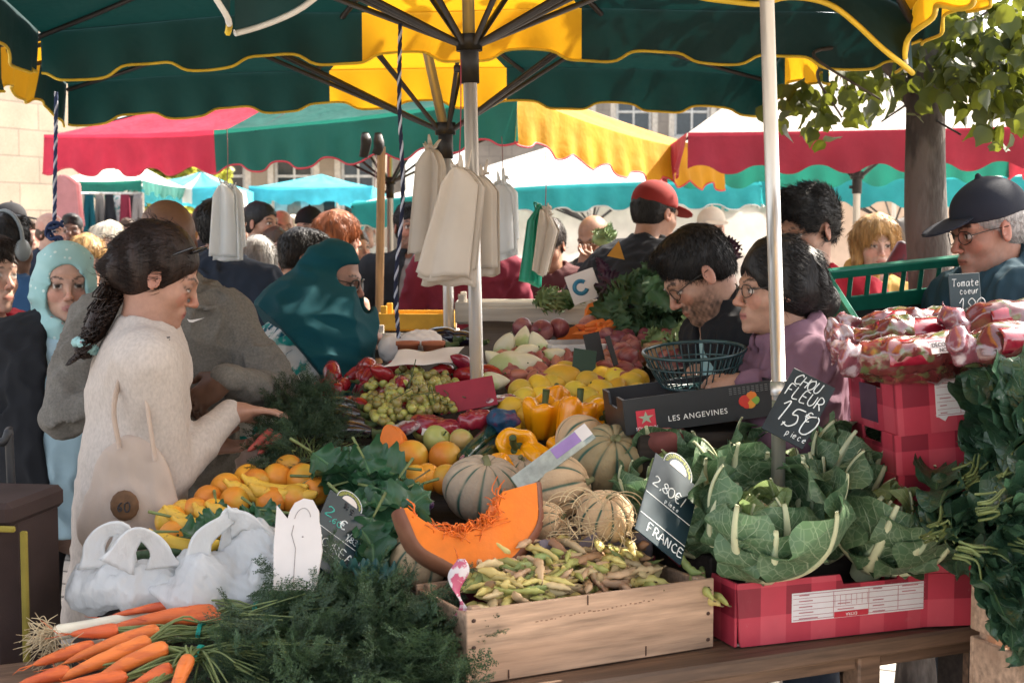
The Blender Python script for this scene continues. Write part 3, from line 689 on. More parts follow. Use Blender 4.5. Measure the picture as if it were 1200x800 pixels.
def sdf_obj(s, name, mats, parent, h, M4=None, colf=None):
 V, Q = s.nets(h)
 m = MB(); m.add(V, q=Q, col=None if colf is None else colf(V)); return m.obj(name, mats, parent, origin=None) if parent else m.obj(name, mats, origin=A(0, 0, 0))
def hand_prims(s, W, fd, pn, curl, sc, right, k=.005, spread=.12):
 """wrist point, finger direction, palm normal (where the palm faces); W is the wrist"""
 fd = nrm(fd); pn = nrm(np.asarray(pn, float) - fd * np.dot(pn, fd)); sd = np.cross(fd, pn) * (1 if right else -1)   # towards the thumb side
 pc = W + fd * .045 * sc
 Rm = np.stack([sd, fd, pn], 1)
 s.ell(pc, A(.040, .052, .015) * sc, k=.02, Rm=Rm)
 s.cap(W, W + fd * .03 * sc, .025 * sc, .024 * sc, k=.02)
 for i, (off, ln) in enumerate([(.028, .072), (.0095, .08), (-.0095, .074), (-.027, .058)]):
  b = W + (fd * (.085 - .006 * abs(i - 1)) + sd * off) * sc; d = nrm(fd + sd * off * spread * 22 * .3); a = 0; c = curl * (.85 + .12 * i)
  for j, f in enumerate((.44, .31, .25)):
   a += c * (.5 if j == 0 else 1.0); dd = d * cos(a) + pn * sin(a); e = b + dd * ln * f * sc; r0 = .0085 - .0009 * j
   s.cap(b, e, r0 * sc, (r0 - .0008) * sc, k=k); b = e
 b = W + (fd * .022 + sd * .026) * sc
 d1 = nrm(sd * .75 + fd * .65 + pn * .35); e = b + d1 * .042 * sc; s.cap(b, e, .0125 * sc, .010 * sc, k=.012)
 d2 = nrm(sd * .25 + fd * .85 + pn * (.25 + curl * .35)); s.cap(e, e + d2 * .032 * sc, .0098 * sc, .008 * sc, k=k)
def head_prims(s, fr, female, fat=0.0, old=0.0, lid=0.0):
 q = dict(fr=fr)
 jw = .041 if female else .047
 s.ell((0, -.014, .037), (.075, .094, .082), k=.02, **q)
 s.ell((0, .028, -.03), (.060 + fat * .5, .06, .08), k=.03, **q)
 s.ell((0, .034, -.08), (jw + fat, .047, .034), k=.03, **q)
 s.ell((0, .083, -.1), (.018, .015, .014), k=.022, **q)
 for x in (-1, 1):
  s.ell((x * (.041 + fat * .4), .056, -.03), (.021, .022, .02), k=.025, **q)
  s.cap((x * .012, .087, .019), (x * .042, .074, .021), .0085 if female else .011, k=.016, **q)
 for x in (-1, 1): s.ell((x * .032, .100, .001), (.0175, .0165, .0125), k=.014, op='s', **q)
 s.cap((0, .084, .012), (0, .109, -.029), .0075, .0085, k=.012, **q)
 s.ell((0, .109, -.033), (.0098, .0105, .009), k=.009, **q)
 for x in (-1, 1): s.ell((x * .012, .099, -.038), (.0065, .009, .0065), k=.007, **q)
 for x in (-1, 1):
  s.ell((x * .032, .0755, 0), .0128, k=.002, **q)
  s.ell((x * .032, .0768, .0085 - .004 * lid), (.0165, .0125, .0055 + .0035 * lid), k=.003, **q)
  s.ell((x * .032, .0762, -.0095), (.0155, .0118, .0045), k=.004, **q)
 s.ell((0, .086, -.067), (.027, .011, .018), k=.014, **q)
 s.ell((0, .0925, -.0625), (.0215, .0075, .005), k=.006, **q)
 s.ell((0, .0915, -.0725), (.018, .0078, .006), k=.006, **q)
 for x in (-1, 1):
  Rm = RY(x * -.15) @ RX(.2) @ RZ(x * -.35)
  s.ell((x * .0775, -.004, -.008), (.007, .019, .031), k=.008, Rm=Rm, **q)
  s.ell((x * .085, .0, -.006), (.006, .010, .018), k=.006, op='s', Rm=Rm, **q)
def add_strands(m, V, Q, fr, st, n, hs, res, seed, capped):
 g = np.random.default_rng(seed); nr = np.zeros_like(V)
 fn = np.cross(V[Q[:, 2]] - V[Q[:, 0]], V[Q[:, 3]] - V[Q[:, 1]])
 for j in range(4): np.add.at(nr, Q[:, j], fn)
 nr /= np.linalg.norm(nr, axis=1)[:, None] + 1e-12
 Rh, hc, _ = fr; pl = ((V - hc) @ Rh) / hs; nl = nr @ Rh
 ok = np.where(~((pl[:, 1] > .02) & (nl[:, 1] < -.2)) & ~((pl[:, 2] < 0) & (nl[:, 2] < -.6)))[0]
 if capped: ok = ok[pl[ok, 2] < .03]
 if not len(ok): return
 i = g.choice(ok, n); p = pl[i].copy(); nn = nl[i]; p -= nn * .002
 crown = A(.01, -.045, .125)
 def flow(p):
  if st in ('pulled', 'bun'): d = A(0, -.14, -.04) - p
  elif st in ('bob', 'long'): d = (p - crown) * A(.5, .35, 1) + A(0, 0, -.08)
  elif st == 'swept': d = (p - A(0, -.09, .06)) * A(.5, 1, .6) + A(0, .02, .05)
  elif st == 'short': d = p - crown + A(0, .03, -.02)
  else: d = p - crown
  return d / (np.linalg.norm(d, axis=1)[:, None] + 1e-9)
 ln = {'crop': .010, 'short': .024, 'swept': .034, 'fringe': .014, 'pulled': .06, 'bun': .06, 'bob': .05, 'long': .07}[st] * g.uniform(.5, 1.2, n)
 lift = {'crop': .5, 'short': .3, 'swept': .45, 'fringe': .3, 'pulled': .10, 'bun': .13, 'bob': .18, 'long': .12}[st]
 k = 5; P_ = [p.copy()]; jit = g.normal(size=(n, 3)) * .22
 for a in range(k - 1):
  d = flow(p) + jit; d -= nn * (d * nn).sum(1)[:, None] * .9; d /= np.linalg.norm(d, axis=1)[:, None] + 1e-9
  d = d + nn * (lift * g.uniform(0, 1, (n, 1)) - .06 * a * (lift < .25)); p = p + d * (ln / (k - 1))[:, None]; P_.append(p.copy())
 P_ = np.stack(P_, 1) * hs @ Rh.T + hc
 r = np.array([1, 1, .85, .6, .15]) * max(.0008, res * .13)
 t = nrm(A(.3, .2, 1)); sd1 = np.cross(P_[:, 1] - P_[:, 0], g.normal(size=(n, 3))); sd1 /= np.linalg.norm(sd1, axis=1)[:, None] + 1e-12
 sd2 = np.cross(P_[:, 1] - P_[:, 0], sd1); sd2 /= np.linalg.norm(sd2, axis=1)[:, None] + 1e-12
 ring = np.stack([P_ + (sd1[:, None] * cos(a) + sd2[:, None] * sin(a)) * r[None, :, None] for a in (0, 2 * pi / 3, 4 * pi / 3)], 2)
 idx = np.arange(n * k * 3).reshape(n, k, 3); a, b = idx[:, :-1], idx[:, 1:]
 m.add(ring.reshape(-1, 3), q=np.stack([a, np.roll(a, -1, 2), np.roll(b, -1, 2), b], -1).reshape(-1, 4))
class Person: pass
def person(label, head, az, hy=0, hp=0, hr=0, lean=0, side=0, female=False, skin=(.44, .25, .17), top=None, over=None, legs=None, hands=None, hair=None, hcol=None, res=.012, fat=0.0, build=1.0, hs=None, beard=None, cap=None, group=None, glasses=None, scarf=None, collar=None, eyes=True, kk=None, elbow=None, lips=None, sleeve_skin=False, shoes=True, hood=False, floor=0.0, strands=None, lid=0.0):
 p = Person(); Hw = P(*head); a = R_(lean); psi = -R_(az)
 zf = .93 + (.52 * cos(a) + .135 * cos(a * .5))
 k = kk or (Hw[2] - floor) / zf
 hs = hs or (.97 if female else 1.02)
 Rl = RY(R_(side)) @ RX(-a)
 pel = A(0, 0, .93 * k); neck = pel + Rl @ A(0, -.01, .52) * k; hoff = RX(-a * .5) @ A(0, .03, .135) * k; hc = neck + hoff
 base = Hw - RZ(psi) @ hc
 if not kk: base[2] = floor
 p.base = base; p.k = k; Rw = RZ(psi)
 tl = lambda w: Rw.T @ (np.asarray(w, float) - base)
 p.tl = tl; p.tw = lambda l: Rw @ np.asarray(l, float) + base
 Rh = RZ(-R_(hy)) @ RX(-R_(hp)) @ RY(R_(hr)) ; p.Rh = Rh; p.hc = hc; fr = (Rh, hc, A(1, 1, 1) * hs); p.fr = fr
 hl = lambda V: ((V - hc) @ Rh) / hs
 sh = {x: pel + Rl @ A(x * .175 * build, -.005, .445) * k for x in (-1, 1)}
 arms = {}
 for x, nm in ((1, 'R'), (-1, 'L')):
  l1, l2 = .29 * k, .27 * k
  hd = (hands or {}).get(nm)
  if hd is None:
   w = sh[x] + A(x * .06, .06, -.52) * k; fd = A(0, .25, -1); pn = A(-x, 0, 0); cu = .35
  else:
   hpnt, fdw, pnw, cu = hd; fd = nrm(Rw.T @ np.asarray(fdw, float)); pn = Rw.T @ np.asarray(pnw, float); w = tl(hpnt) - fd * .095 * hs
  v = w - sh[x]; dist = np.linalg.norm(v)
  if dist > (l1 + l2) * .995: f = dist / ((l1 + l2) * .995); l1 *= f; l2 *= f
  c = (l1 * l1 + dist * dist - l2 * l2) / (2 * l1 * dist); hgt = l1 * math.sqrt(max(0, 1 - c * c))
  hint = Rw.T @ np.asarray((elbow or {}).get(nm, Rw @ A(x * .5, -.5, -1)), float); u = nrm(v); hint = nrm(hint - u * np.dot(hint, u))
  arms[x] = (sh[x], sh[x] + u * l1 * c + hint * hgt, w, fd, pn, cu)
 p.arms = arms
 legp = {x: [pel + A(x * .09, 0, -.03) * k, A(x * .1, .03 - .02 * math.sin(a), .5 * k), A(x * .105, -.02, .09 * k)] for x in (-1, 1)}
 tf = (Rl, pel, A(1, .68 if not fat else .82, 1)); fat_t = fat * 4
 def torso(s, inf=0.0, flare=0.0, lo=-.02, kb=.08):
  s.chain([A(0, 0, lo) * k, A(0, 0, .14) * k, A(0, .0, .32) * k], [(.155 + fat_t * .6) * k * build + inf + flare, (.134 + fat_t) * k * build + inf + flare * .5, (.152 + fat_t * .4) * k * build + inf], k=kb, fr=tf)
  s.cap(pel + Rl @ A(-.125 * build, -.005, .44) * k, pel + Rl @ A(.125 * build, -.005, .44) * k, .062 * k + inf, k=kb)
  s.cap(pel + Rl @ A(0, -.02, .36) * k, neck + Rl @ A(0, 0, -.01), .085 * k + inf, .062 * k + inf * .5, k=.05)
 s = Sdf(); torso(s)
 nk = hc + Rh @ A(0, -.022, -.055) * hs
 s.cap(neck + Rl @ A(0, .0, -.03), nk, (.05 if female else .058) * hs, (.047 if female else .055) * hs, k=.03)
 head_prims(s, fr, female, fat * .15, lid=lid)
 for x in (-1, 1):
  S0, E, W0, fd, pn, cu = arms[x]
  s.chain([S0, E], [.05 * k, .04 * k], k=.04); s.chain([E, (E + W0) / 2, W0], [.039 * k, .036 * k, .026 * k], k=.03)
  hand_prims(s, W0, fd, pn, cu, hs, x > 0)
 if legs is None or legs is False: pass
 sk = np.asarray(skin, float); lipc = np.asarray(lips if lips is not None else sk * A(.9, .55, .55)); browc = np.asarray(hcol if hcol is not None else (.02, .012, .01)) * .9
 def colf(V):
  q = hl(V); c = np.tile(sk, (len(V), 1)); near = np.linalg.norm(q, axis=1) < .16
  x, y, z = np.abs(q[:, 0]), q[:, 1], q[:, 2]; front = near & (y > .03)
  def put(m, colr, f=1.0): c[m] = c[m] * (1 - f) + np.asarray(colr) * f
  put(front & (((x - .038) / .024) ** 2 + ((z + .03) / .02) ** 2 < 1), sk * A(1.15, .82, .8), .5)
  put(front & (y > .095) & (z < -.015) & (z > -.05) & (x < .016), sk * A(1.1, .8, .78), .5)
  put(near & (x > .07) & (y > -.04) & (y < .03), sk * A(1.1, .75, .72), .5)
  if beard:
   bz = (z < -.035 - .0 * x) & (y > -.005) & (z > -.135) & ~((x < .02) & (z > -.056) & (z < -.0) ) & ~((x < .021) & (np.abs(z + .0675) < .009))
   bm = near & bz; w = np.clip((-.028 - z) / .03, 0, 1) * np.clip((y + .012) / .03, 0, 1) * np.clip((z + .14) / .02, 0, 1) * (.75 + .35 * SN(3, 600)(q)); w = np.clip(w * beard[1], 0, .95)
   c[bm] = c[bm] * (1 - w[bm, None]) + np.asarray(beard[0]) * w[bm, None]; put(near & (np.abs(z + .052) < .006) & (x < .026) & (y > .08), beard[0], beard[1])
  put(front & (y > .08) & (((x) / .0235) ** 2 + ((z + .0675) / (.0105 if female else .0085)) ** 2 < 1), lipc, .8)
  put(front & (y > .08) & (x < .022) & (np.abs(z + .0672) < .0013 + .0012), lipc * .35, .8)
  if eyes:
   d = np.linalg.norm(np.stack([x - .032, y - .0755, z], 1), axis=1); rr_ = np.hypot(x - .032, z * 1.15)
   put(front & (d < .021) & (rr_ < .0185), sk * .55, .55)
   eye = front & (rr_ < .0138) & (z > -.0070) & (z < .0058 - .0085 * lid) & (y > .078); put(eye, (.55, .5, .46)); put(eye & (np.hypot(x - .032, z - .0005) < .0068), (.02, .012, .008))
   put(front & (rr_ < .0165) & (np.abs(z - .0056 + .0085 * lid) < .0022) & (y > .07), (.02, .012, .01), .85)
   put(front & (x > .012) & (x < .051) & (np.abs(z - (.0235 + .010 * np.sin((x - .012) / .039 * 2.6) - .006)) < (.0042 if not female else .003)), browc, .85)
  return c
 e = sdf_obj(s, 'person', SKIN, None, res * (.8 if res > .007 else 1), colf=colf); p.e = e
 e.location = base; e.rotation_euler = (0, 0, psi); tag(e, label, 'person', group)
 kid = lambda sdf, nm, mt, h: place_kid(sdf, nm, mt, e, h)
 def garment(g, nm):
  mt = g['mat']; inf = g.get('inf', .014); s = Sdf(); hem = g.get('hem', .79) * k; lo = min(-.02, (hem - .93 * k) / k + .02)
  torso(s, inf, g.get('flare', 0.0), lo)
  if g.get('wide'): s.cap(pel + Rl @ A(0, 0, -.1), pel + Rl @ A(0, 0, .3) * k, g['wide'], g['wide'] * .7, k=.1)
  sl = g.get('sleeve', 1.0)
  for x in (-1, 1):
   S0, E, W0, fd, pn, cu = arms[x]
   if sl <= 0: continue
   s.cap(S0, E if sl >= .5 else S0 + (E - S0) * sl * 2, .053 * k + inf * .75, .043 * k + inf * .6, k=.035)
   if sl > .5:
    t = (sl - .5) * 2; W1 = E + (W0 + fd * .0 - E) * t; s.chain([E, (E + W1) / 2, W1], [.043 * k + inf * .6, .039 * k + inf * .5, (.030 if t > .8 else .036) * k + inf * .4], k=.015)
    if g.get('cuff'): s.cap(W1 - nrm(W1 - E) * .02, W1, .042 * k, .04 * k, k=.008)
  nt_ = neck + Rl @ A(0, .03, .02)
  if g.get('hoodie') or hood:
   s.ell(neck + Rl @ A(0, -.075, .03), (.115, .065, .075), k=.03); s.cap(neck + Rl @ A(-.075, .0, .03), neck + Rl @ A(-.03, .09, -.03), .028, .02, k=.02); s.cap(neck + Rl @ A(.075, .0, .03), neck + Rl @ A(.03, .09, -.03), .028, .02, k=.02)
  if g.get('collar'):
   for i in range(14):
    t0, t1 = (i / 14 - .5) * 2 * pi * .92, ((i + 1) / 14 - .5) * 2 * pi * .92
    f = lambda t: neck + Rl @ A(.072 * sin(t), -.068 * cos(t) + .005, .028 - .035 * (1 - cos(t)) * .5)
    s.cap(f(t0), f(t1), g['collar'], k=.01)
  s.cap(neck + Rl @ A(0, .012, -.03), neck + Rl @ A(0, .03, .16), (.058 if female else .062), .085, k=.015, op='s')
  if g.get('vneck'): s.ell(pel + Rl @ A(0, .15, .47) * k, (.055, .12, g['vneck']), k=.02, op='s')
  if g.get('open'): s.ell(pel + Rl @ A(0, .2, .12) * k, (g['open'], .2, .62), k=.02, op='s')
  st_ = g.get('st', (1, 1, .7)); n1, n2, n3 = SN(len(label) + 3, 28, 7, st_), SN(len(label), 72, 8, st_), SN(5, 150, 6, (1, 1, .8))
  am = g.get('fold', 1.0); s.disp = lambda q: am * (.006 * n1(q) + .0052 * (.6 - 1.6 * np.abs(n2(q))) * (.7 + .5 * n1(q)) + .0012 * n3(q))
  s.cut = [(A(0, 0, -1.), A(0, 0, hem))]
  return kid(s, nm, mt, max(res, .007))
 if top: p.top = garment(top, top.get('name', 'sweater'))
 if over: p.over = garment(dict(over, inf=over.get('inf', .028)), over.get('name', 'jacket'))
 s = Sdf()
 s.ell(pel + A(0, 0, -.02) * k, A(.17 * build + fat_t * .6, .125 + fat_t * .5, .16) * k, k=.04)
 for x in (-1, 1): s.chain(legp[x], [.09 * k, .065 * k, .055 * k], k=.05)
 nn = SN(4, 22); s.disp = lambda q: .005 * nn(q); s.cut = [(A(0, 0, -1.), A(0, 0, .035 * k)), (A(0, 0, 1.), A(0, 0, (min(min([t_.get('hem', .79) for t_ in (top, over) if t_]) + .04, 1.02)) * k))]
 kid(s, 'trousers', legs or C_denim, .016)
 for x in (-1, 1):
  s = Sdf(); an = legp[x][2]; s.cap(A(an[0], an[1] - .02, .045), A(an[0] + x * .01, an[1] + .15, .035), .045, .035, k=.02); s.cap(A(an[0], an[1], .04), A(an[0], an[1], .1), .04, .042, k=.02); s.cut = [(A(0, 0, -1.), A(0, 0, .002))]
  kid(s, 'shoe', leather, .014)
 HM = {'black': H_black, 'brown': H_brown, 'grey': H_grey, 'white': H_white, 'blond': H_blond, 'red': H_red, 'mid': H_mid}
 if hair:
  st, hm = hair[0], HM[hair[1]]; s = Sdf(); th = hair[2] if len(hair) > 2 else .007
  q = dict(fr=fr)
  if st == 'fringe':      # bald top, hair round the sides
   s.ell((0, -.024, -.005), (.078, .09, .062), k=.02, **q); s.ell((0, .02, .085), (.075, .11, .085), k=.02, op='s', **q); s.ell((0, .1, -.05), (.13, .095, .2), k=.01, op='s', **q)
  else:
   s.ell((0, -.016, .040), (.0745 + th, .095 + th, .081 + th), k=.03, **q)
   if st in ('short', 'swept', 'crop'): s.ell((0, -.045, -.015), (.066, .055, .06), k=.03, **q)
   else: s.ell((0, -.05, -.02), (.068 + th, .058 + th, .062), k=.03, **q)
   if st in ('short',): s.ell((0, .045, .098), (.05, .045, .022), k=.03, **q)
   if st == 'swept': s.ell((0, .05, .11), (.055, .045, .026), k=.03, **q)
   if st in ('long', 'bob'):
    dz = -.16 if st == 'long' else -.07
    for x in (-1, 1): s.cap((x * .07, -.01, .03), (x * .078, -.005, dz), .026, .03, k=.03, **q)
    s.cap((0, -.07, .0), (0, -.07, dz), .055, .055, k=.04, **q)
   if st == 'bun': s.ell((0.0, -.132, -.05), .04, k=.015, **q); s.ell((0, -.08, -.01), (.076, .055, .065), k=.04, **q); s.ell((0, -.01, .0), (.085, .06, .065), k=.03, **q)
   if st == 'pulled':
    s.ell((0, -.028, .034), (.082, .095, .089), k=.03, **q); s.ell((0, -.10, -.03), (.05, .04, .05), k=.03, **q)
   fz = {'long': (.054, .1, .1), 'bob': (.057, .1, .1), 'bun': (.07, .075, .105), 'pulled': (.07, .07, .108)}.get(st, (.072, .075, .107))
   s.ell((0, .117, -.043), fz, k=.012, op='s', **q)
   if st in ('short', 'swept', 'crop'):
    s.ell((0, .075, -.085), (.2, .085, .09), k=.012, op='s', **q); s.ell((0, -.0, -.12), (.2, .2, .065), k=.012, op='s', **q)
   if st in ('short', 'swept', 'crop', 'pulled'):
    for x in (-1, 1): s.ell((x * .085, .008, -.012), (.016, .026, .036), k=.008, op='s', **q)
  m1, m2 = SN(9, 55, 8, (1, 1, .5)), SN(11, 130, 8, (1, 1, .35)); amp = {'swept': 1.4, 'bob': 1.5, 'long': 1.4, 'bun': 1.2}.get(st, .6)
  s.disp = lambda v: amp * (.0028 * m1(v) + .0018 * m2(v))
  hV, hQ = s.nets(max(.0055, res * .7)); hm_ = MB(); hm_.add(hV, q=hQ)
  nstr = strands if strands is not None else (0 if res > .012 else int(5200 * (.006 / max(res, .006)) ** 1.5))
  if nstr: add_strands(hm_, hV, hQ, fr, st, nstr, hs, res, len(label), cap is not None)
  p.hair = kid_mesh(hm_, 'hair', hm, e); p.hm = hm
 if beard and beard[1] > .9:
  pass
 if cap:
  cm, yawc = cap; s = Sdf(); q = dict(fr=fr)
  s.ell((0, -.012, .045), (.087, .106, .094), k=.01, **q); s.ell((0, -.012, -.045), (.2, .25, .082), k=.006, op='s', **q); s.ell((0, 0, .143), .008, k=.006, **q)
  sm = SN(2, 40); s.disp = lambda v: .0015 * sm(v)
  kid(s, 'cap', cm, min(res, .008)); s = Sdf()
  Rb = RZ(yawc) @ RX(-.2)
  s.ell(RZ(yawc) @ A(0, .115, .038), (.075, .075, .007), k=.01, Rm=Rb, **q); s.ell((0, -.012, .04), (.083, .102, .09), k=.004, op='s', **q)
  kid(s, 'brim', cm, min(res, .006))
 if glasses:
  g = MB();
  for x in (-1, 1):
   t = np.linspace(0, 2 * pi, 25); r = glasses.get('r', .023)
   pts = np.stack([x * .033 + r * 1.05 * np.cos(t), .098 - .012 * np.abs(np.cos(t)) * (np.cos(t) * x > 0), -.002 + r * .8 * np.sin(t)], 1) * hs @ Rh.T + hc
   g.tube(pts, .0014 if not glasses.get('thick') else .0028, 6)
   g.tube((np.array([(x * .056, .088, .003), (x * .074, .04, .006), (x * .081, -.01, .004)]) * hs) @ Rh.T + hc, .0015, 6)
   if glasses.get('dark'):
    g.ell((A(x * .033, .096, -.002) * hs) @ Rh.T + hc, A(r * 1.05, .003, r * .8) * hs, Rm=Rh, n=14, m=8)
  g.tube((np.array([(-.012, .098, .003), (0, .104, .006), (.012, .098, .003)]) * hs) @ Rh.T + hc, .0014, 6)
  g.obj('glasses', lens_dark if glasses.get('dark') else wire_m, None, origin=A(0, 0, 0)).parent = e
 if scarf:               # headscarf: shell over the head, neck and shoulders with a hole for the face
  s = Sdf(); q = dict(fr=fr); d = scarf.get('drape', .16)
  s.ell((0, -.015, .035), (.091, .108, .096), k=.02, **q); s.ell((0, .005, -.04), (.102, .098, .1), k=.03, **q)
  s.cap(hc + Rh @ A(0, -.02, -.08) * hs, neck + Rl @ A(0, .02, .0), .085, .105, k=.04)
  if d:
   tcape = (Rl, neck, A(1, .8, 1)); cr_ = scarf.get('cr', 1.0); s.chain([A(0, .02, .0), A(0, .03, -.1), A(0, .04, -.1 - d)], [scarf.get('top', .13 * cr_), .21 * cr_, (.225 + d * .35) * cr_], k=.06, fr=tcape)
   if scarf.get('tail'): s.ell(neck + Rl @ A(*scarf['tail']), scarf['tr'], k=.08)
  fo_ = scarf.get('face', 0.0); s.ell((0, .125 - fo_, -.028), (.062 + fo_, .07, .094), k=.012, op='s', **q); s.ell((0, .075, -.03), (.058, .06, .09), k=.008, op='s', **q)
  m1, m2 = SN(19, 26, 7, (1, 1, .6)), SN(22, 55, 7, (.7, .7, 1.2)); s.disp = lambda v: .0055 * (1 - 2 * np.abs(m1(v))) + .0028 * (1 - 2 * np.abs(m2(v)))
  if scarf.get('cut'): dg = scarf.get('diag', 0.0); s.cut = [(Rl @ nrm(A(0, -dg, -1.)), neck + Rl @ A(0, 0, -scarf['cut']))]
  kid(s, 'headscarf', scarf['mat'], max(.006, res))
 return p
def place_kid(sdf, nm, mt, e, h):
 V, Q = sdf.nets(h); m = MB(); m.add(V, q=Q); o = m.obj(nm, mt, None, origin=A(0, 0, 0)); o.parent = e; return o
def kid_mesh(m, nm, mt, e): o = m.obj(nm, mt, None, origin=A(0, 0, 0)); o.parent = e; return o
SK_m = (.36, .19, .125); SK_l = (.47, .28, .21); SK_o = (.32, .165, .10); SK_d = (.13, .065, .04); SK_p = (.52, .32, .25)
girl = person('young woman with a dark curly ponytail and oatmeal tunic reaching for herbs', (187, 322, 3.5), 72, hy=8, hp=25, lean=7, female=True, skin=(.40, .215, .15), res=.005, lid=.8, hair=('pulled', 'brown', .006), hcol=(.02, .012, .01), lips=(.34, .11, .1),
 top=dict(mat=C_sweat, hem=.66, inf=.024, flare=.03, name='tunic', fold=.5, st=(1, 1, .55)), hands={'R': (P(312, 481, 3.62), (.9, .35, .02), (0, -.2, -1), .25), 'L': (P(283, 524, 3.85), (.9, .1, -.1), (0, -.3, 1), .5)}, elbow={'R': (-.35, -.6, -1), 'L': (-.2, .7, -1)})
hijab_l = person('older woman in a pale aqua headscarf and black cardigan at the left', (76, 332, 4.25), 158, hy=-2, hp=4, female=True, skin=SK_l, res=.006, fat=.012, build=1.06, lips=(.38, .15, .14), top=dict(mat=C_pale, hem=.8, inf=.03, flare=.03, name='blouse'), over=dict(mat=C_black, inf=.05, hem=.72, open=.075, name='cardigan', flare=.03), scarf=dict(mat=C_dots, drape=.0, cut=.13, cr=.74), legs=C_char)
bald = person('bald man in a grey marl hoodie looking down behind the young woman', (196, 287, 4.0), 152, hp=30, hy=5, lean=6, skin=SK_d, res=.006, build=1.1, top=dict(mat=C_hood, inf=.034, hoodie=True, hem=.84, cuff=True, name='hoodie', fold=1.3), hands={'L': (P(230, 470, 3.72), (-.75, -.1, -.6), (-.3, .4, -.5), .7), 'R': (P(215, 480, 3.75), (.8, -.1, -.5), (.3, .4, -.5), .6)}, elbow={'R': (-1, -.2, -.8), 'L': (.8, .1, -1)})
hijab_t = person('woman in a deep teal headscarf and white floral dress bending over the stall', (389, 325, 4.55), 72, hp=12, hy=30, lean=26, female=True, skin=(.36, .2, .15), res=.006, fat=.01, build=1.1, top=dict(mat=C_floral, hem=.4, inf=.012, flare=.09, name='dress', fold=1.0), scarf=dict(mat=C_teal, drape=.1, cr=1.27, top=.1, tail=(.0, .15, -.24), tr=(.17, .13, .19), cut=.135, diag=.5, face=.034), lid=.7, glasses=dict(r=.022, thick=True), hands={'R': (P(455, 402, 4.6), (.9, .3, -.3), (0, 0, -1), .4), 'L': (P(448, 395, 4.9), (.9, 0, -.3), (0, 0, -1), .4)}, elbow={'R': (-.3, -.5, -1)})
seller_m = person('seller with glasses and short beard stooping over a green wire basket', (818, 318, 3.95), -104, hp=38, hy=6, lean=34, skin=(.42, .24, .17), res=.005, hair=('short', 'black', .007), lid=.9, beard=((.04, .028, .022), .72), glasses=dict(r=.022), top=dict(mat=C_mint, inf=.014, collar=.014, name='shirt'), over=dict(mat=C_black, inf=.034, open=.085, name='jacket', collar=.02), hands={'R': (P(790, 470, 4.0), (-.6, -.2, -.7), (0, 0, -1), .6), 'L': (P(850, 480, 3.8), (-.5, -.2, -.8), (0, 0, -1), .6)})
seller_w = person('woman seller with black hair in a bun and a purple fleece', (909, 336, 3.6), -98, hp=4, hy=-4, lean=8, female=True, skin=(.42, .24, .17), res=.005, hair=('bun', 'black', .015), lid=.3, glasses=dict(r=.021), lips=(.4, .14, .13), top=dict(mat=C_purple, inf=.03, name='fleece', collar=.03), over=None, hands={'L': (P(838, 447, 3.52), (-.85, .3, .1), (.2, .5, -1), .7), 'R': (P(850, 470, 3.7), (-.8, .1, -.3), (0, 0, -1), .5)}, elbow={'L': (.4, -.5, -1)})
capman = person('older man in a navy cap and petrol jacket at the right edge', (1158, 268, 3.9), -104, hp=14, skin=(.36, .18, .125), res=.005, hair=('crop', 'grey', .006), cap=(C_capn, 0), glasses=dict(r=.022), beard=((.3, .24, .2), .35), top=dict(mat=C_shirt, inf=.02, collar=.022, name='shirt'), over=dict(mat=C_pet, inf=.05, open=.075, name='jacket', hoodie=True), build=1.05)
redman = person('man with short black hair in a bright red top behind the woman in purple', (945, 268, 4.5), -150, hp=14, hy=20, lean=6, skin=SK_m, res=.007, hair=('swept', 'black', .014), top=dict(mat=C_red, inf=.02, name='jersey'), hands={'L': (P(985, 405, 4.1), (.2, -.6, -.35), (-.3, 0, -.6), .7)}, beard=((.05, .03, .025), .5), elbow={'L': (.8, .1, -.9)})
yellow_w = person('woman with sunlit blond hair and ochre jacket facing the camera', (1026, 287, 6.2), 178, hp=4, female=True, skin=SK_p, res=.008, hair=('bob', 'blond', .022), top=dict(mat=C_tan, inf=.03, name='jacket', hoodie=True), hcol=(.2, .12, .05))
sb = MB();
greycap = person('man in a grey cap and blue shirt reading beside the tree trunk', (1064, 292, 6.5), -125, hp=30, lean=6, skin=SK_l, res=.008, hair=('crop', 'grey'), cap=(C_capg, 0), top=dict(mat=C_blue, inf=.03, name='shirt', collar=.02))
redcap = person('man in a brick red cap and black jacket seen from behind', (768, 250, 6.0), 52, hp=12, lean=14, skin=SK_m, res=.007, hair=('crop', 'black'), cap=(C_capr, 0), build=1.15, top=dict(mat=C_black, inf=.045, name='jacket', collar=.02), hands={'L': (P(690, 300, 6.3), (-.5, .4, .1), (0, 0, 1), .5)})
chef = person('man in a white cap far behind the stooping seller', (834, 268, 9.0), 172, skin=SK_p, res=.012, cap=(C_white, 0), top=dict(mat=C_white, inf=.03))
bald2 = person('balding man holding yellow greens to his face under the teal canopy', (695, 280, 7.6), -150, hp=20, skin=SK_o, res=.009, hair=('fringe', 'grey'), top=dict(mat=C_char, inf=.03), hands={'R': (P(690, 292, 7.3), (.2, -.2, .8), (0, -.5, 0), .6)})
brown = person('person in a brown maroon jacket whose face the hanging green bag hides', (642, 287, 6.9), -160, hp=20, skin=SK_o, res=.009, hair=('short', 'brown'), top=dict(mat=C_brownj, inf=.045), build=1.15, lean=10, hands={'L': (P(622, 366, 6.3), (-.5, -.4, -.2), (0, 0, -1), .5)})
maroon = person('person in a maroon jersey whose face the hanging paper bags hide', (548, 258, 6.4), 176, skin=SK_m, res=.009, hair=('short', 'black'), top=dict(mat=C_maroon, inf=.03, name='jersey'))
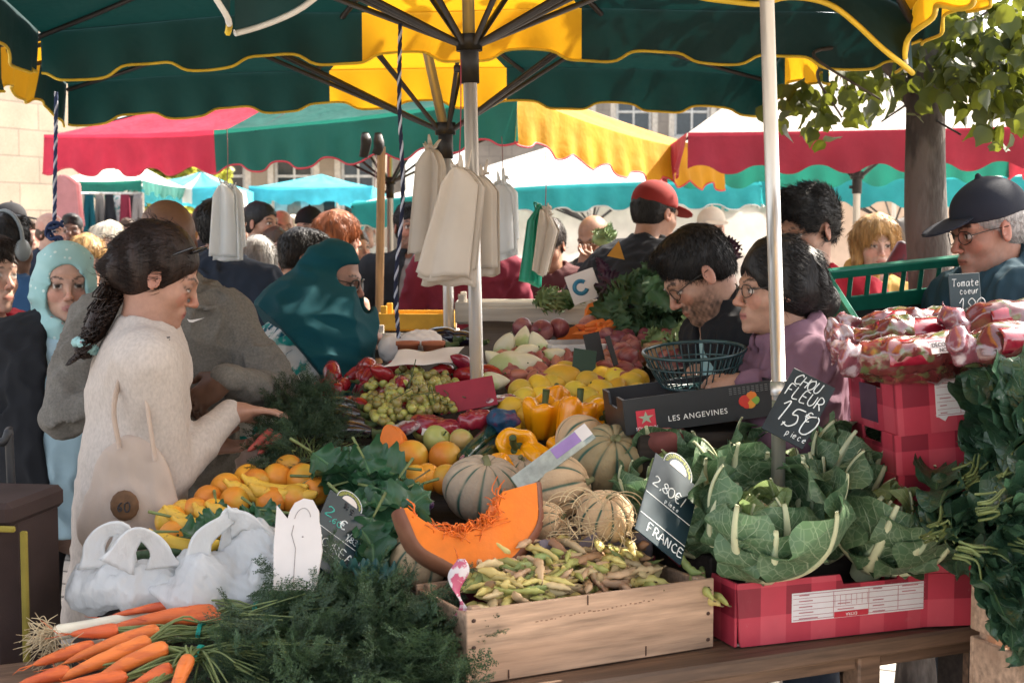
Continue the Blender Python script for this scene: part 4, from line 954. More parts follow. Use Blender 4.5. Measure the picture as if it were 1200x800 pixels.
post_m = person('bearded man in a grey tee and black jacket looking at the camera', (481, 266, 7.4), 163, skin=(.38, .2, .14), res=.008, hair=('short', 'black'), beard=((.05, .03, .025), .7), top=dict(mat=C_greytee, inf=.02), over=dict(mat=C_black, inf=.035, open=.1), hcol=(.02, .015, .012))
redhair = person('auburn haired woman in a black tee with her back to the stall', (397, 279, 6.8), 62, female=True, skin=SK_l, res=.009, hair=('bob', 'red', .022), top=dict(mat=C_black, inf=.02, sleeve=.5), hands={'R': (P(432, 378, 6.6), (.3, 0, -1), (-1, 0, 0), .3)})
darkh = person('dark haired person with glasses just behind the teal headscarf', (356, 302, 6.2), 80, hp=10, skin=SK_m, res=.009, hair=('short', 'black'), glasses=dict(r=.022, thick=True), top=dict(mat=C_char, inf=.03))
greyh = person('grey haired man in a dark olive jacket seen from behind', (300, 313, 5.9), -24, hp=8, skin=(.42, .22, .16), res=.008, hair=('short', 'grey', .008), top=dict(mat=C_olive, inf=.05, collar=.022, name='jacket'), build=1.12, lean=6)
tealtee = person('man with cropped dark hair and an aqua shirt under a navy jacket', (306, 262, 8.2), 118, skin=SK_m, res=.009, hair=('crop', 'black'), beard=((.05, .03, .025), .5), top=dict(mat=C_tealtee, inf=.02), over=dict(mat=C_navy, inf=.035, open=.09))
navyj = person('man in a navy jacket behind the hanging white carrier bag', (262, 268, 5.6), 25, skin=SK_m, res=.009, hair=('short', 'black'), top=dict(mat=C_navy, inf=.045, name='jacket'), build=1.1)
phones = person('person in a mid blue jacket wearing grey headphones at the left edge', (8, 290, 5.4), 28, skin=SK_d, res=.009, hair=('short', 'black'), top=dict(mat=C_blue, inf=.045, name='jacket'), build=1.05)
h = MB(); q = phones; t = np.linspace(-pi * .5, pi * .5, 20)
h.tube(np.stack([.094 * np.sin(t), 0 * t - .01, .02 + .118 * np.cos(t)], 1) @ q.Rh.T + q.hc, .008, 8)
for x in (-1, 1): h.ell(A(x * .092, -.008, -.01) @ q.Rh.T + q.hc, (.02, .036, .042), Rm=q.Rh)
o = h.obj('headphones', M('grey_plastic', (.16, .18, .18), .4), None, origin=A(0, 0, 0)); o.parent = q.e
edge = person('person in a red top cut off by the left edge of the photo', (-16, 322, 4.4), 120, skin=SK_l, res=.01, hair=('short', 'brown'), top=dict(mat=C_red, inf=.03))
whiteh = person('silver blond woman in dark sunglasses facing the camera', (127, 288, 7.9), 172, female=True, skin=SK_p, res=.009, hair=('bob', 'white', .024), glasses=dict(r=.026, dark=True), top=dict(mat=C_pink, inf=.03))
blondw = person('blond woman in an ochre top low behind the pale headscarf', (103, 306, 7.3), 150, hp=10, female=True, skin=SK_p, res=.01, hair=('bob', 'blond', .018), top=dict(mat=C_tan, inf=.03))
far = [('man in a dark grey cap with a red peak at the far left', (14, 262, 9.4), 70, None, (C_char, 0), SK_l, C_red, 0), ('balding man with a navy jacket near the blue rope', (60, 272, 9.0), 120, ('fringe', 'mid'), None, SK_l, C_navy, 0),
 ('dark haired person between the blue rope and the silver blond woman', (84, 270, 10.5), 170, ('short', 'black'), None, SK_d, C_char, 0), ('blond woman far behind the bald man', (232, 270, 9.6), 30, ('bob', 'blond'), None, SK_l, C_pale, 1),
 ('dark haired person far behind, left of the carrier bag', (247, 262, 9.0), 60, ('short', 'black'), None, SK_m, C_char, 0), ('balding man just right of the aqua shirt', (330, 268, 9.4), 160, ('fringe', 'mid'), None, SK_l, C_pale, 0),
 ('person in a black beanie in the far crowd', (363, 268, 8.8), 165, None, (C_black, pi), SK_l, C_char, 0), ('pale haired person left of the black beanie', (343, 272, 10.5), 200, ('short', 'white'), None, SK_p, C_mint, 0),
 ('woman with brown hair in the crowd under the cyan canopy', (324, 292, 8.0), 150, ('bob', 'mid'), None, SK_l, C_maroon, 1), ('grey haired person far behind the rope', (428, 270, 11.0), 190, ('short', 'grey'), None, SK_l, C_white, 0),
 ('dark haired woman in pink beside the wooden post', (418, 290, 9.2), 140, ('long', 'mid'), None, SK_l, C_pink, 1), ('man in charcoal far behind the carrier bag', (283, 270, 11.5), 190, ('short', 'mid'), None, SK_l, C_char, 0), ('person in navy far away under the striped canopy', (212, 268, 12.5), 175, ('short', 'black'), None, SK_m, C_navy, 0),
 ('person in white far off at the clothes stall', (150, 272, 12.0), 165, ('bob', 'mid'), None, SK_l, C_white, 1), ('person in black far off at the ashlar building', (36, 276, 12.0), 150, ('short', 'mid'), None, SK_l, C_black, 0), ('person in maroon far off right of the beanie', (384, 270, 11.0), 175, ('short', 'black'), None, SK_m, C_maroon, 0)]
for lb, hd, az, hr_, cp, sk_, tm, fm in far:
 person(lb, hd, az, skin=sk_, res=.013, hair=hr_, cap=cp, top=dict(mat=tm, inf=.035), female=bool(fm), group='shoppers in the far crowd', beard=None)
def girl_extras():
 q = girl; g = np.random.default_rng(12)
 L0 = lambda x, y, z: q.hc + q.Rh @ A(x, y, z) * .97
 pw = [L0(0, -.10, -.025), q.tl(P(127, 352, 3.5)), q.tl(P(116, 378, 3.47)), q.tl(P(103, 402, 3.45)), q.tl(P(94, 418, 3.45))]
 path = smooth_path(pw, 30); rad = np.interp(np.linspace(0, 1, 30), [0, .2, .6, .76, .82, .92, 1], [.055, .056, .046, .026, .03, .044, .022])
 m = MB(); m.tube(path, rad * .6, 12)
 for i in range(620):
  a0 = g.uniform(0, 2 * pi); r0 = g.uniform(.5, 1.12); t0 = g.uniform(0, .55) if i % 4 else g.uniform(.6, .8); t1 = min(1, t0 + g.uniform(.2, .5)); n = 16
  tt = np.linspace(t0, t1, n); cen = np.stack([np.interp(tt, np.linspace(0, 1, 30), path[:, j]) for j in range(3)], 1); rr = np.interp(tt, np.linspace(0, 1, 30), rad) * r0
  w = 2 * pi * (tt - t0) * g.uniform(7, 13); ca = .0095 * g.uniform(.5, 1.4)
  e1, e2 = A(1, 0, 0), A(0, .8, .6); ph = a0 + (tt - t0) * g.uniform(-3, 3)
  pts = cen + e1 * (rr * np.cos(ph) + ca * np.cos(w))[:, None] + e2 * (rr * np.sin(ph) + ca * np.sin(w))[:, None]
  m.tube(pts, np.linspace(.0021, .0009, n), 4, cap=False)
 for i in range(160):     # loose curls at the temple and crown
  d = nrm(A(g.normal() * .6, -abs(g.normal()) * .5 + .1, g.normal() * .6 + .3)); s0 = L0(*(A(0, -.02, .035) + d * A(.083, .1, .093))); n = 12
  tt = np.linspace(0, 1, n); dirn = nrm(q.Rh @ (A(0, -1, -.3) + g.normal(size=3) * .35)); w = tt * g.uniform(8, 16)
  pts = s0 + dirn * (tt * g.uniform(.02, .06))[:, None] + np.stack([np.cos(w), np.sin(w * 1.1), np.sin(w)], 1) * .004 * tt[:, None]
  m.tube(pts, np.linspace(.001, .0005, n), 4, cap=False)
 kid_mesh(m, 'ponytail', H_brown, q.e)
 m = MB(); c = q.tl(P(101, 405, 3.45)); ax = nrm(path[24] - path[20]); u = nrm(np.cross(ax, A(1, 0, 0))); v = np.cross(ax, u); t = np.linspace(0, 2 * pi, 40)
 m.tube(c + u * (np.cos(t) * .024)[:, None] + v * (np.sin(t) * .024)[:, None] + ax * (.004 * np.sin(t * 9))[:, None], .011 + .002 * np.sin(t * 11), 8); kid_mesh(m, 'hair_tie', C_dots, q.e)
 m = MB()
 for x in (-1, 1):
  m.ell(L0(x * .036, .062, .098), A(.032, .006, .024), Rm=q.Rh @ RX(-.75), n=18, m=10)
  m.tube([L0(x * .068, .05, .1), L0(x * .082, .0, .05), L0(x * .083, -.03, .02)], .003, 6)
 m.tube([L0(-.01, .068, .1), L0(.01, .068, .1)], .003, 6); kid_mesh(m, 'sunglasses', lens_dark, q.e)
 m = MB(); a = [q.tl(P(x, y, 3.33)) for x, y in ((180, 402), (190, 397), (199, 395))]
 for k in range(3): m.tube(smooth_path(a, 12) + q.tl(P(0, 3.0 * k, 3.33)) - q.tl(P(0, 0, 3.33)), .0016, 5)
 kid_mesh(m, 'stitched_trim', C_navy, q.e)
girl_extras()
class Kind:
 """variants of one thing; the first use moves the variant itself, later uses copy it with its parts"""
 def __init__(s, objs): s.o = objs; s.used = [False] * len(objs); s.ch = [kids(o) for o in objs]; s.i = 0
 def put(s, loc, Rm=None, sc=1.0, label=None, group=None, v=None):
  j = s.i % len(s.o) if v is None else v; s.i += 1
  if not s.used[j]:
   s.used[j] = True; o = place(s.o[j], loc, Rm, sc)
   if label: o['label'] = label
   if group: o['group'] = group
   return o
  return inst(s.o[j], loc, Rm, sc, label, group, s.ch[j])
def frm(m, a, b):                      # smooth step mask
 return np.clip((m - a) / (b - a), 0, 1)
def proto(mb, name, mats, cat, **k): return tag(mb.obj(name, mats, origin=A(0, 0, 0), **k), None, cat)
def noisy(V, amp, freq, seed): n = SN(seed, freq); return V + V / (np.linalg.norm(V, axis=1)[:, None] + 1e-9) * (amp * n(V))[:, None]
Mm_melon = M('melon_rind', (1, 1, 1), .8, var=.16, vs=38, bump=.7, bs=170, bd=.003, attr=True, spec=.25)
M_pepper = M('yellow_pepper_skin', (.80, .31, .005), .22, var=.1, vs=9, bump=.08, bs=18, bd=.004, orand=.25, spec=.55, sss=.1, coat=.2)
M_stem = M('green_stem', (.06, .09, .03), .6, var=.3, bs=90)
M_orange = M('orange_peel', (.72, .27, .025), .42, var=.16, vs=6, bump=.35, bs=170, bd=.0014, orand=.5, col2=(.62, .36, .04), c2s=5)
M_quince = M('yellow_quince_skin', (.66, .41, .035), .5, var=.15, vs=9, bump=.3, bs=45, bd=.003, orand=.35, col2=(.55, .40, .05), c2s=7)
M_banana = M('banana_skin', (.66, .40, .05), .5, var=.12, vs=10, bump=.15, bs=40, orand=.2, col2=(.25, .13, .04), c2s=22, c2lo=.66, c2hi=.72)
M_apple = M('pale_green_apple_skin', (.36, .37, .11), .35, var=.2, vs=12, bump=.05, col2=(.42, .26, .1), c2s=4, orand=.3)
M_grape = M('green_grape_skin', (.30, .28, .075), .3, var=.2, vs=30, bump=.1, bs=60, orand=.8, sss=.25, spec=.5, col2=(.3, .19, .08), c2s=30, c2lo=.55, c2hi=.75)
M_pgrape = M('purple_grape_skin', (.055, .025, .07), .35, var=.3, vs=40, orand=.8, spec=.4, col2=(.14, .1, .18), c2s=60)
M_onion = M('red_onion_skin', (.19, .045, .055), .35, var=.35, vs=10, stretch=(3, 3, .5), bump=.15, orand=.6, col2=(.32, .13, .12), c2s=9)
M_shallot = M('shallot_skin', (.30, .095, .075), .42, var=.35, vs=16, stretch=(4, 4, .6), bump=.2, orand=.7)
M_white_veg = M('creamy_white_vegetable', (.62, .58, .42), .5, var=.12, vs=9, bump=.2, bs=30, orand=.3, col2=(.42, .5, .22), c2s=7)
M_carrot = M('carrot_skin', (.68, .155, .035), .48, var=.18, vs=10, bump=.5, bs=26, bd=.003, stretch=(1, 1, 5), orand=.25, col2=(.55, .11, .03), c2s=14)
M_redpep = M('dark_red_pepper_skin', (.25, .012, .02), .25, var=.25, vs=12, bump=.05, orand=.4, coat=.3)
M_eggp = M('aubergine_skin', (.012, .007, .016), .18, var=.2, bump=.03, spec=.6, coat=.3)
M_pump = M('pumpkin_flesh', (.78, .19, .012), .5, var=.1, vs=26, bump=.4, bs=150, bd=.0015, sss=.15, spec=.4)
M_pseed = M('pumpkin_fibre', (.72, .15, .012), .45, var=.4, vs=60, bump=.5, bs=120, spec=.5)
M_rind = M('pumpkin_rind', (.17, .062, .035), .55, var=.35, vs=8, bump=.3, bs=60, col2=(.26, .11, .06), c2s=5)
M_beet = M('red_brown_root_skin', (.16, .045, .04), .75, var=.35, vs=14, bump=.4, bs=50)
M_bean = M('bean_pod', (1, 1, 1), .5, var=.25, vs=20, bump=.3, bs=45, bd=.002, attr=True, orand=.3)
M_leek = M('leek_leaf', (.045, .085, .035), .5, var=.3, vs=5, stretch=(22, 1, 22), bump=.3, bs=40)
M_leekw = M('leek_white', (.68, .64, .52), .4, var=.1, vs=6, bump=.15, bs=40, stretch=(1, 4, 4))
M_root = M('dry_roots', (.5, .4, .25), .8, var=.3, bs=90)
M_straw = M('packing_straw', (.55, .42, .25), .6, var=.3, vs=5, bs=60)
M_frond = M('feathery_foliage', (.075, .13, .08), .55, var=.4, vs=5, bump=0, attr=True, transl=.25, tcol=(.08, .16, .05))
M_herb = M('fine_herb_foliage', (.05, .09, .055), .6, var=.4, vs=6, bump=0, attr=True, transl=.2, tcol=(.06, .12, .04))
M_fstem = M('carrot_top_stems', (.15, .19, .065), .5, var=.3, vs=20, bs=60)
M_band = M('green_rubber_band', (.01, .34, .26), .4, bump=0)
def vein_mat(name, base, vein, wr=.05, nv=7, vw=.16, rough=.45, transl=.15, tcol=None, bump=.5, vstr=.75, sec=True, pale=None):
 m, nt = _nt(name); uv = sep(nt, N(nt, 'ShaderNodeTexCoord').outputs['UV']); co = coords(nt)
 wob = mth(nt, 'MULTIPLY_ADD', noise(nt, co, 18, 3), .16, -.08)
 au = mth(nt, 'ABSOLUTE', uv[0]); v = mth(nt, 'ADD', uv[1], wob)
 rib = ramp(nt, mth(nt, 'SUBTRACT', au, mth(nt, 'MULTIPLY_ADD', mth(nt, 'SUBTRACT', 1, uv[1]), wr, .012)), .035, 0)
 ph = mth(nt, 'MULTIPLY', mth(nt, 'SUBTRACT', v, mth(nt, 'MULTIPLY', mth(nt, 'POWER', au, .8), .38)), nv)
 tri = mth(nt, 'ABSOLUTE', mth(nt, 'SUBTRACT', mth(nt, 'FRACT', ph), .5))
 sv = mth(nt, 'MULTIPLY', ramp(nt, tri, vw * (1 if True else 1) * .5, .0), ramp(nt, au, 1.0, .3))
 vo = N(nt, 'ShaderNodeTexVoronoi', Scale=55); vo.feature = 'DISTANCE_TO_EDGE'; L(nt, co, vo.inputs['Vector'])
 net = ramp(nt, vo.outputs['Distance'], .09, .0)
 f = mth(nt, 'MAXIMUM', rib, mth(nt, 'MULTIPLY', sv, vstr))
 if sec: f = mth(nt, 'MAXIMUM', f, mth(nt, 'MULTIPLY', net, .22))
 lo = tuple(c * .7 for c in base); hi = tuple(c * 1.35 for c in base)
 c = mixrgb(nt, ramp(nt, noise(nt, co, 9, 5), .3, .7), lo, hi)
 if pale: c = mixrgb(nt, ramp(nt, uv[1], pale[1], pale[2]), pale[0], c)
 c = mixrgb(nt, f, c, vein)
 h = mth(nt, 'SUBTRACT', mth(nt, 'MULTIPLY', noise(nt, co, 60, 3), .5), f)
 return finish(nt, m, c, rough, h, bump, .003, spec=.45, transl=transl, tcol=tcol or tuple(min(1, x * 2.2) for x in base))
M_cauleaf = vein_mat('cauliflower_leaf', (.068, .13, .062), (.44, .52, .34), wr=.16, nv=8, vw=.12, rough=.5, transl=.12, vstr=.75)
M_caupale = vein_mat('inner_cauliflower_leaf', (.19, .26, .10), (.55, .58, .4), wr=.1, nv=8, vw=.2, rough=.5, transl=.25)
M_caurib = M('cauliflower_midrib', (.50, .52, .33), .5, var=.15, vs=14, stretch=(4, 4, 1), bump=.25, bs=50)
M_curd = M('cauliflower_curd', (.7, .64, .47), .8, var=.12, vs=30, bump=.8, bs=130, bd=.004)
M_spin = vein_mat('spinach_leaf', (.028, .068, .038), (.07, .14, .06), wr=.04, nv=6, vw=.12, rough=.32, transl=.08, bump=.8, vstr=.5)
M_celery = vein_mat('celery_leaf', (.03, .092, .042), (.09, .19, .08), wr=.03, nv=6, vw=.1, rough=.33, transl=.15, vstr=.5, sec=False)
M_kale = M('curly_kale_leaf', (.045, .10, .04), .55, var=.5, vs=14, bump=.4, bs=80, col2=(.07, .12, .05), c2s=20, transl=.1)
M_lett = M('dark_red_lettuce_leaf', (.045, .012, .028), .5, var=.5, vs=14, bump=.4, bs=60, col2=(.03, .05, .02), c2s=8)
M_cabb = M('pale_green_leaf', (.22, .30, .12), .5, var=.3, vs=14, bump=.3, bs=50, col2=(.1, .18, .06), c2s=8)
def leaf(Ln, Wd, wf, cup=.3, bend=.4, wave=.02, wf_n=5, crink=.006, cf=60, nu=22, nv=13, seed=0, bend0=0.0, tw=0):
 g = np.random.default_rng(seed); v = np.linspace(0, 1, nu); u = np.linspace(-1, 1, nv)
 w = np.array([wf(t) for t in v]) * Wd / 2
 ang = bend0 + bend * v ** 1.3; dy = np.cos(ang) * Ln / nu; dz = -np.sin(ang) * Ln / nu
 cy = np.cumsum(dy) - dy[0]; cz = np.cumsum(dz) - dz[0]
 X = w[:, None] * u * np.cos(cup * np.abs(u)); Zc = w[:, None] * np.abs(u) ** 1.4 * math.sin(cup)
 nx = np.sin(ang)[:, None]; nz = np.cos(ang)[:, None]
 ph = g.uniform(0, 6, 2); Zc = Zc + wave * np.abs(u) ** 2 * np.sin(2 * pi * wf_n * v[:, None] + np.where(u > 0, ph[0], ph[1]))
 V = np.stack([X, cy[:, None] + nx * Zc, cz[:, None] + nz * Zc], -1).reshape(-1, 3)
 n1 = SN(seed + 77, cf); V[:, 2] += crink * n1(V); V[:, 0] += crink * .5 * n1(V + 3.3)
 if tw:
  a = tw * V[:, 1] / Ln; V = np.stack([V[:, 0] * np.cos(a) - V[:, 2] * np.sin(a), V[:, 1], V[:, 0] * np.sin(a) + V[:, 2] * np.cos(a)], 1)
 U = np.stack(np.broadcast_arrays(np.tile(u, (nu, 1)), np.tile(v[:, None], (1, nv))), -1).reshape(-1, 2)
 return V, nu, nv, U, np.stack([0 * cy, cy, cz], 1), ang
oval = lambda t: max(.03, math.sin(pi * min(1, t * .97 + .015) ** .85)) ** .75
spade = lambda t: max(.02, (math.sin(pi * min(1, .04 + .96 * t) ** .62)) ** .8)
cut = lambda t: (.45 + .55 * math.sin(pi * .5 * min(1, t / .5)) if t < .5 else 1 - .5 * ((t - .5) / .5) ** 2.2) * (1 + .06 * math.sin(t * 31))
def celerywf(t): return max(.03, math.sin(pi * t ** .75) * (.72 + .28 * abs(math.sin(t * 8.5))) * (1 + .12 * math.sin(t * 47)))
def cauliflower(seed):
 g = np.random.default_rng(seed)
 cu = MB(); th = np.linspace(-.35, pi / 2, 40); a = np.linspace(0, 2 * pi, 72, endpoint=False)
 D = np.stack([np.cos(th)[:, None] * np.cos(a), np.cos(th)[:, None] * np.sin(a), np.repeat(np.sin(th)[:, None], 72, 1)], -1).reshape(-1, 3)
 n1, n2 = SN(seed, 9, 8), SN(seed + 1, 30, 10)
 r = .082 * (1 + .10 * (1 - np.abs(n1(D)) * 1.4) + .045 * (1 - np.abs(n2(D)) * 1.5)); cu.grid(D * r[:, None] * A(1, 1, .85) + A(0, 0, .085), 40, 72, wrap=True)
 e = empty('cauliflower'); e['category'] = 'cauliflower'
 o = cu.obj('curd', M_curd, None, origin=A(0, 0, 0)); o.parent = e
 lv = MB()
 for ring, (n, Ln, Wd, r0, b0, b1, mi) in enumerate([(6, .27, .24, .028, .0, -1.5, 0), (6, .25, .20, .026, .0, -1.38, 0), (7, .175, .11, .024, .0, -1.1, 2)]):
  for i in range(n):
   s = g.uniform(.85, 1.12); al = 2 * pi * (i + .5 * ring + g.uniform(-.2, .2)) / n
   V, nu, nv, U, c, ang = leaf(Ln * s, Wd * g.uniform(.85, 1.1), cut, cup=.40, bend=b1 * g.uniform(.85, 1.12) + .35 * (g.random() < .25), wave=.022, wf_n=2.6, crink=.006, cf=48, nu=24, nv=19, seed=seed * 50 + ring * 9 + i, bend0=b0 + g.uniform(-.1, .1))
   Rm = RZ(al - pi / 2) @ RX(.5 + .1 * ring + (.35 if ring == 2 else 0))
   o = RZ(al - pi / 2) @ A(0, r0, .012 + .012 * ring)
   lv.grid(V @ Rm.T + o, nu, nv, uv=U, mi=mi)
   k = np.arange(0, 24); pts = c[k] - np.stack([0 * k, np.sin(ang[k]), np.cos(ang[k])], 1) * .001
   ext = c[-1] + (c[-1] - c[-2]) * g.uniform(-.2, 1.2); pts = np.vstack([pts, ext])
   rad = np.concatenate([np.interp(np.linspace(0, 1, 24), [0, .35, 1], [.020, .0115, .0052]), [.0046]]) * (1 if ring < 2 else .6)
   lv.tube(pts @ Rm.T + o, rad, 9, mi=1, sq=.55)
 lo = lv.obj('leaves', [M_cauleaf, M_caurib, M_caupale], None, origin=A(0, 0, 0)); lo.parent = e
 st = MB(); st.tube([A(0, 0, -.03), A(0, 0, .05)], [.03, .04], 14); so_ = st.obj('stalk', M_caurib, None, origin=A(0, 0, 0)); so_.parent = e
 return e
def spinach_bunch(seed, n=58, Lr=(.12, .19), spread=.8, hang=0.0):
 """stems start at the origin, leaves fan out along local +Y and rise along +Z"""
 g = np.random.default_rng(seed); lv = MB(); st = MB(); e = empty('spinach_bunch'); e['category'] = 'spinach'
 for i in range(n):
  Ln = g.uniform(*Lr); Wd = Ln * g.uniform(.55, .75); sl = g.uniform(.01, .12)
  a, b = g.normal() * spread * .55, g.uniform(-.5, .75) + hang
  d = nrm(A(sin(a), cos(a), sin(b))); s0 = A(g.normal() * .012, -.02, g.normal() * .012 + .01); s1 = s0 + d * sl + A(0, 0, -.015)
  pth = smooth_path([s0 - A(0, .03, 0) + A(g.normal() * .01, 0, -.006), s0, (s0 + s1) / 2 + A(0, 0, .012), s1], 8); (st.tube(pth, np.linspace(.003, .002, 8), 6) if i % 5 == 0 else 0)
  V, nu, nv, U, c, an = leaf(Ln, Wd, spade, cup=g.uniform(.1, .6), bend=g.uniform(.2, 1.3), wave=.012, wf_n=g.integers(2, 5), crink=.0065, cf=70, nu=18, nv=11, seed=seed * 100 + i, tw=g.normal() * .4)
  zz = nrm(A(g.normal() * .5, -.35, 1)); lv.grid(V @ frame(y=d, z=zz).T + s1 - d * .004, nu, nv, uv=U)
 o = lv.obj('leaves', M_spin, None, origin=A(0, 0, 0)); o.parent = e
 o = st.obj('stems', M_fstem, None, origin=A(0, 0, 0)); o.parent = e
 return e
def frond_mesh(g, Ln=.22, npin=13, bushy=1.0):
 """one feathery carrot-top frond: stem quads + many tiny leaflets; along local +Y"""
 V = []; T = []; C = []
 def tri(p, d, w, l):
  k = len(V); x = nrm(np.cross(d, A(0, 0, 1)) + g.normal(size=3) * .3) * w
  V.extend([p, p + d * l * .45 + x, p + d * l, p + d * l * .45 - x]); T.extend([[k, k + 1, k + 2], [k, k + 2, k + 3]]); sh = g.uniform(.7, 1.3); C.extend([(sh, sh, sh * .95)] * 4)
 def twig(a, b, w):
  k = len(V); d = nrm(b - a); x = nrm(np.cross(d, A(0, 0, 1)) + 1e-6) * w; y = np.cross(d, x)
  V.extend([a + x, a + y, a - x, b + x * .6, b + y * .6, b - x * .6]); T.extend([[k, k + 1, k + 4], [k, k + 4, k + 3], [k + 1, k + 2, k + 5], [k + 1, k + 5, k + 4], [k + 2, k, k + 3], [k + 2, k + 3, k + 5]]); C.extend([(1.6, 1.5, .9)] * 6)
 curv = g.uniform(-.4, .7); mainp = [A(0, 0, 0)]; d = A(0, 1, 0.15)
 for i in range(10): d = nrm(d + A(g.normal() * .06, 0, -curv * .09)); mainp.append(mainp[-1] + d * Ln / 10)
 for i in range(10): twig(mainp[i], mainp[i + 1], .0016 * (1 - i * .06))
 mp = np.array(mainp)
 for j in range(npin):
  t = .22 + .78 * j / npin; q = np.array([np.interp(t * 10, np.arange(11), mp[:, c]) for c in range(3)]); q2 = np.array([np.interp(min(10, t * 10 + .5), np.arange(11), mp[:, c]) for c in range(3)]); md = nrm(q2 - q + 1e-9)
  for sd_ in (-1, 1):
   pl = Ln * .34 * (1 - t * .75) * g.uniform(.8, 1.2) + .012; pd = nrm(md * .75 + A(sd_, 0, g.normal() * .35)); twig(q, q + pd * pl, .0008)
   m_ = max(3, int(pl / .0085))
   for i in range(m_):
    s_ = (i + .6) / m_; qq = q + pd * pl * s_
    for s2 in (-1, 1):
     ld = nrm(pd * .7 + np.cross(pd, A(0, 0, 1)) * s2 * .8 + A(0, 0, g.normal() * .4)); ll = (.016 * (1 - s_ * .6)) * bushy * g.uniform(.7, 1.3)
     tri(qq, ld, ll * .17, ll); tri(qq + ld * ll * .3, nrm(ld + np.cross(ld, A(0, 0, 1)) * .8), ll * .13, ll * .6); tri(qq + ld * ll * .3, nrm(ld - np.cross(ld, A(0, 0, 1)) * .8), ll * .13, ll * .6)
 return np.array(V), np.array(T), np.array(C)
g_ = np.random.default_rng(3)
FROND = [frond_mesh(g_) for _ in range(7)]
HERB = [frond_mesh(g_, .13, 9, .85) for _ in range(5)]
def scatter_fronds(mb, src, bases, dirs, g, scale=(.7, 1.2), tint=(.75, 1.25), upv=None):
 for p, d in zip(bases, dirs):
  V, T, C = src[g.integers(len(src))]; z = nrm(A(g.normal() * .6, g.normal() * .6, 1) if upv is None else upv + g.normal(size=3) * .5)
  if abs(np.dot(z, nrm(d))) > .97: z = A(1, 0, .2)
  f = g.uniform(*tint); mb.add(V * g.uniform(*scale) @ frame(y=d, z=z).T + p, t=T, col=C * f)
def melon(seed, r=.075, flat=.92, base=(.58, .41, .25), groove=(.05, .12, .09), ribs=10, green=0.0):
 g = np.random.default_rng(seed); m = MB(); nu, nv = 48, 200; th = np.linspace(-pi / 2, pi / 2, nu); a = np.linspace(0, 2 * pi, nv, endpoint=False)
 gr = .5 + .5 * np.cos(a * ribs); gr = gr ** 16
 R_ = r * (1 - .055 * (.5 + .5 * np.cos(a * ribs)) ** 3)[None] * (1 + 0 * th[:, None])
 dim = 1 - .13 * np.exp(-((np.abs(th) - pi / 2) / .25) ** 2)
 V = np.stack([np.cos(th)[:, None] * np.cos(a) * R_, np.cos(th)[:, None] * np.sin(a) * R_, np.sin(th)[:, None] * R_ * flat * dim[:, None]], -1).reshape(-1, 3)
 V = noisy(V, r * .018, 30, seed); nn = SN(seed + 4, 160)(V); n2 = SN(seed + 8, 35)(V)
 b = np.asarray(base) * (1 + .12 * n2[:, None]) ; b = b * (1 - green) + np.asarray((.2, .2, .1)) * green
 w = np.repeat(gr[None], nu, 0).ravel() * (1.1 + .35 * nn) * np.clip(np.cos(np.repeat(th, nv)) * 2.6 - .3, 0, 1); w = np.clip(w * 1.2 - .1, 0, 1)
 c = b * (1 - w[:, None]) + np.asarray(groove) * w[:, None]
 m.grid(V, nu, nv, wrap=True, col=c); m.tube([A(0, 0, r * flat * .84), A(.003, 0, r * flat * .97), A(.01, .004, r * flat * 1.06)], [.009, .006, .007], 10, col=(.2, .2, .1))
 return proto(m, 'melon', Mm_melon, 'melon')
def pepper(seed, r=.043, h=.075):
 g = np.random.default_rng(seed); e = empty('yellow_pepper'); e['category'] = 'pepper'; m = MB()
 prof = np.array([(0, .0), (.2, -.01), (.45, .03), (.62, .1), (.74, .25), (.82, .4), (.9, .6), (.98, .8), (1.0, .92), (.96, 1.03), (.84, 1.11), (.66, 1.13), (.48, 1.08), (.3, .98), (.12, .94), (.0, .93)])
 pr = np.stack([np.interp(np.linspace(0, 15, 44), np.arange(16), prof[:, i]) for i in (0, 1)], 1); nl = g.integers(3, 5); n = 64; a = np.linspace(0, 2 * pi, n, endpoint=False); ph = g.uniform(0, 6)
 lob = 1 - .17 * (np.abs(np.cos(a * nl / 2 + ph))) ** 5; zl = 1 + .05 * np.sin(a * nl + 1)
 V = np.stack([pr[:, 0, None] * r * np.cos(a) * lob, pr[:, 0, None] * r * np.sin(a) * lob, pr[:, 1, None] * h * (1 + (zl - 1)[None] * np.ones((44, 1)))], -1).reshape(-1, 3)
 V[:, :2] *= 1 + .05 * SN(seed, 30)(V)[:, None]; m.grid(V, 44, n, wrap=True); o = m.obj('skin', M_pepper, None, origin=A(0, 0, 0)); o.parent = e
 s = MB(); s.tube(smooth_path([A(0, 0, h * .92), A(.002, 0, h * 1.1), A(.010 * g.normal(), .010 * g.normal(), h * 1.42)], 10), np.interp(np.linspace(0, 1, 10), [0, .15, .4, 1], [.016, .009, .0058, .0072]), 12); s.ell((0, 0, h * .945), (.017, .017, .005), n=12, m=6); o = s.obj('stem', M_stem, None, origin=A(0, 0, 0)); o.parent = e
 return e
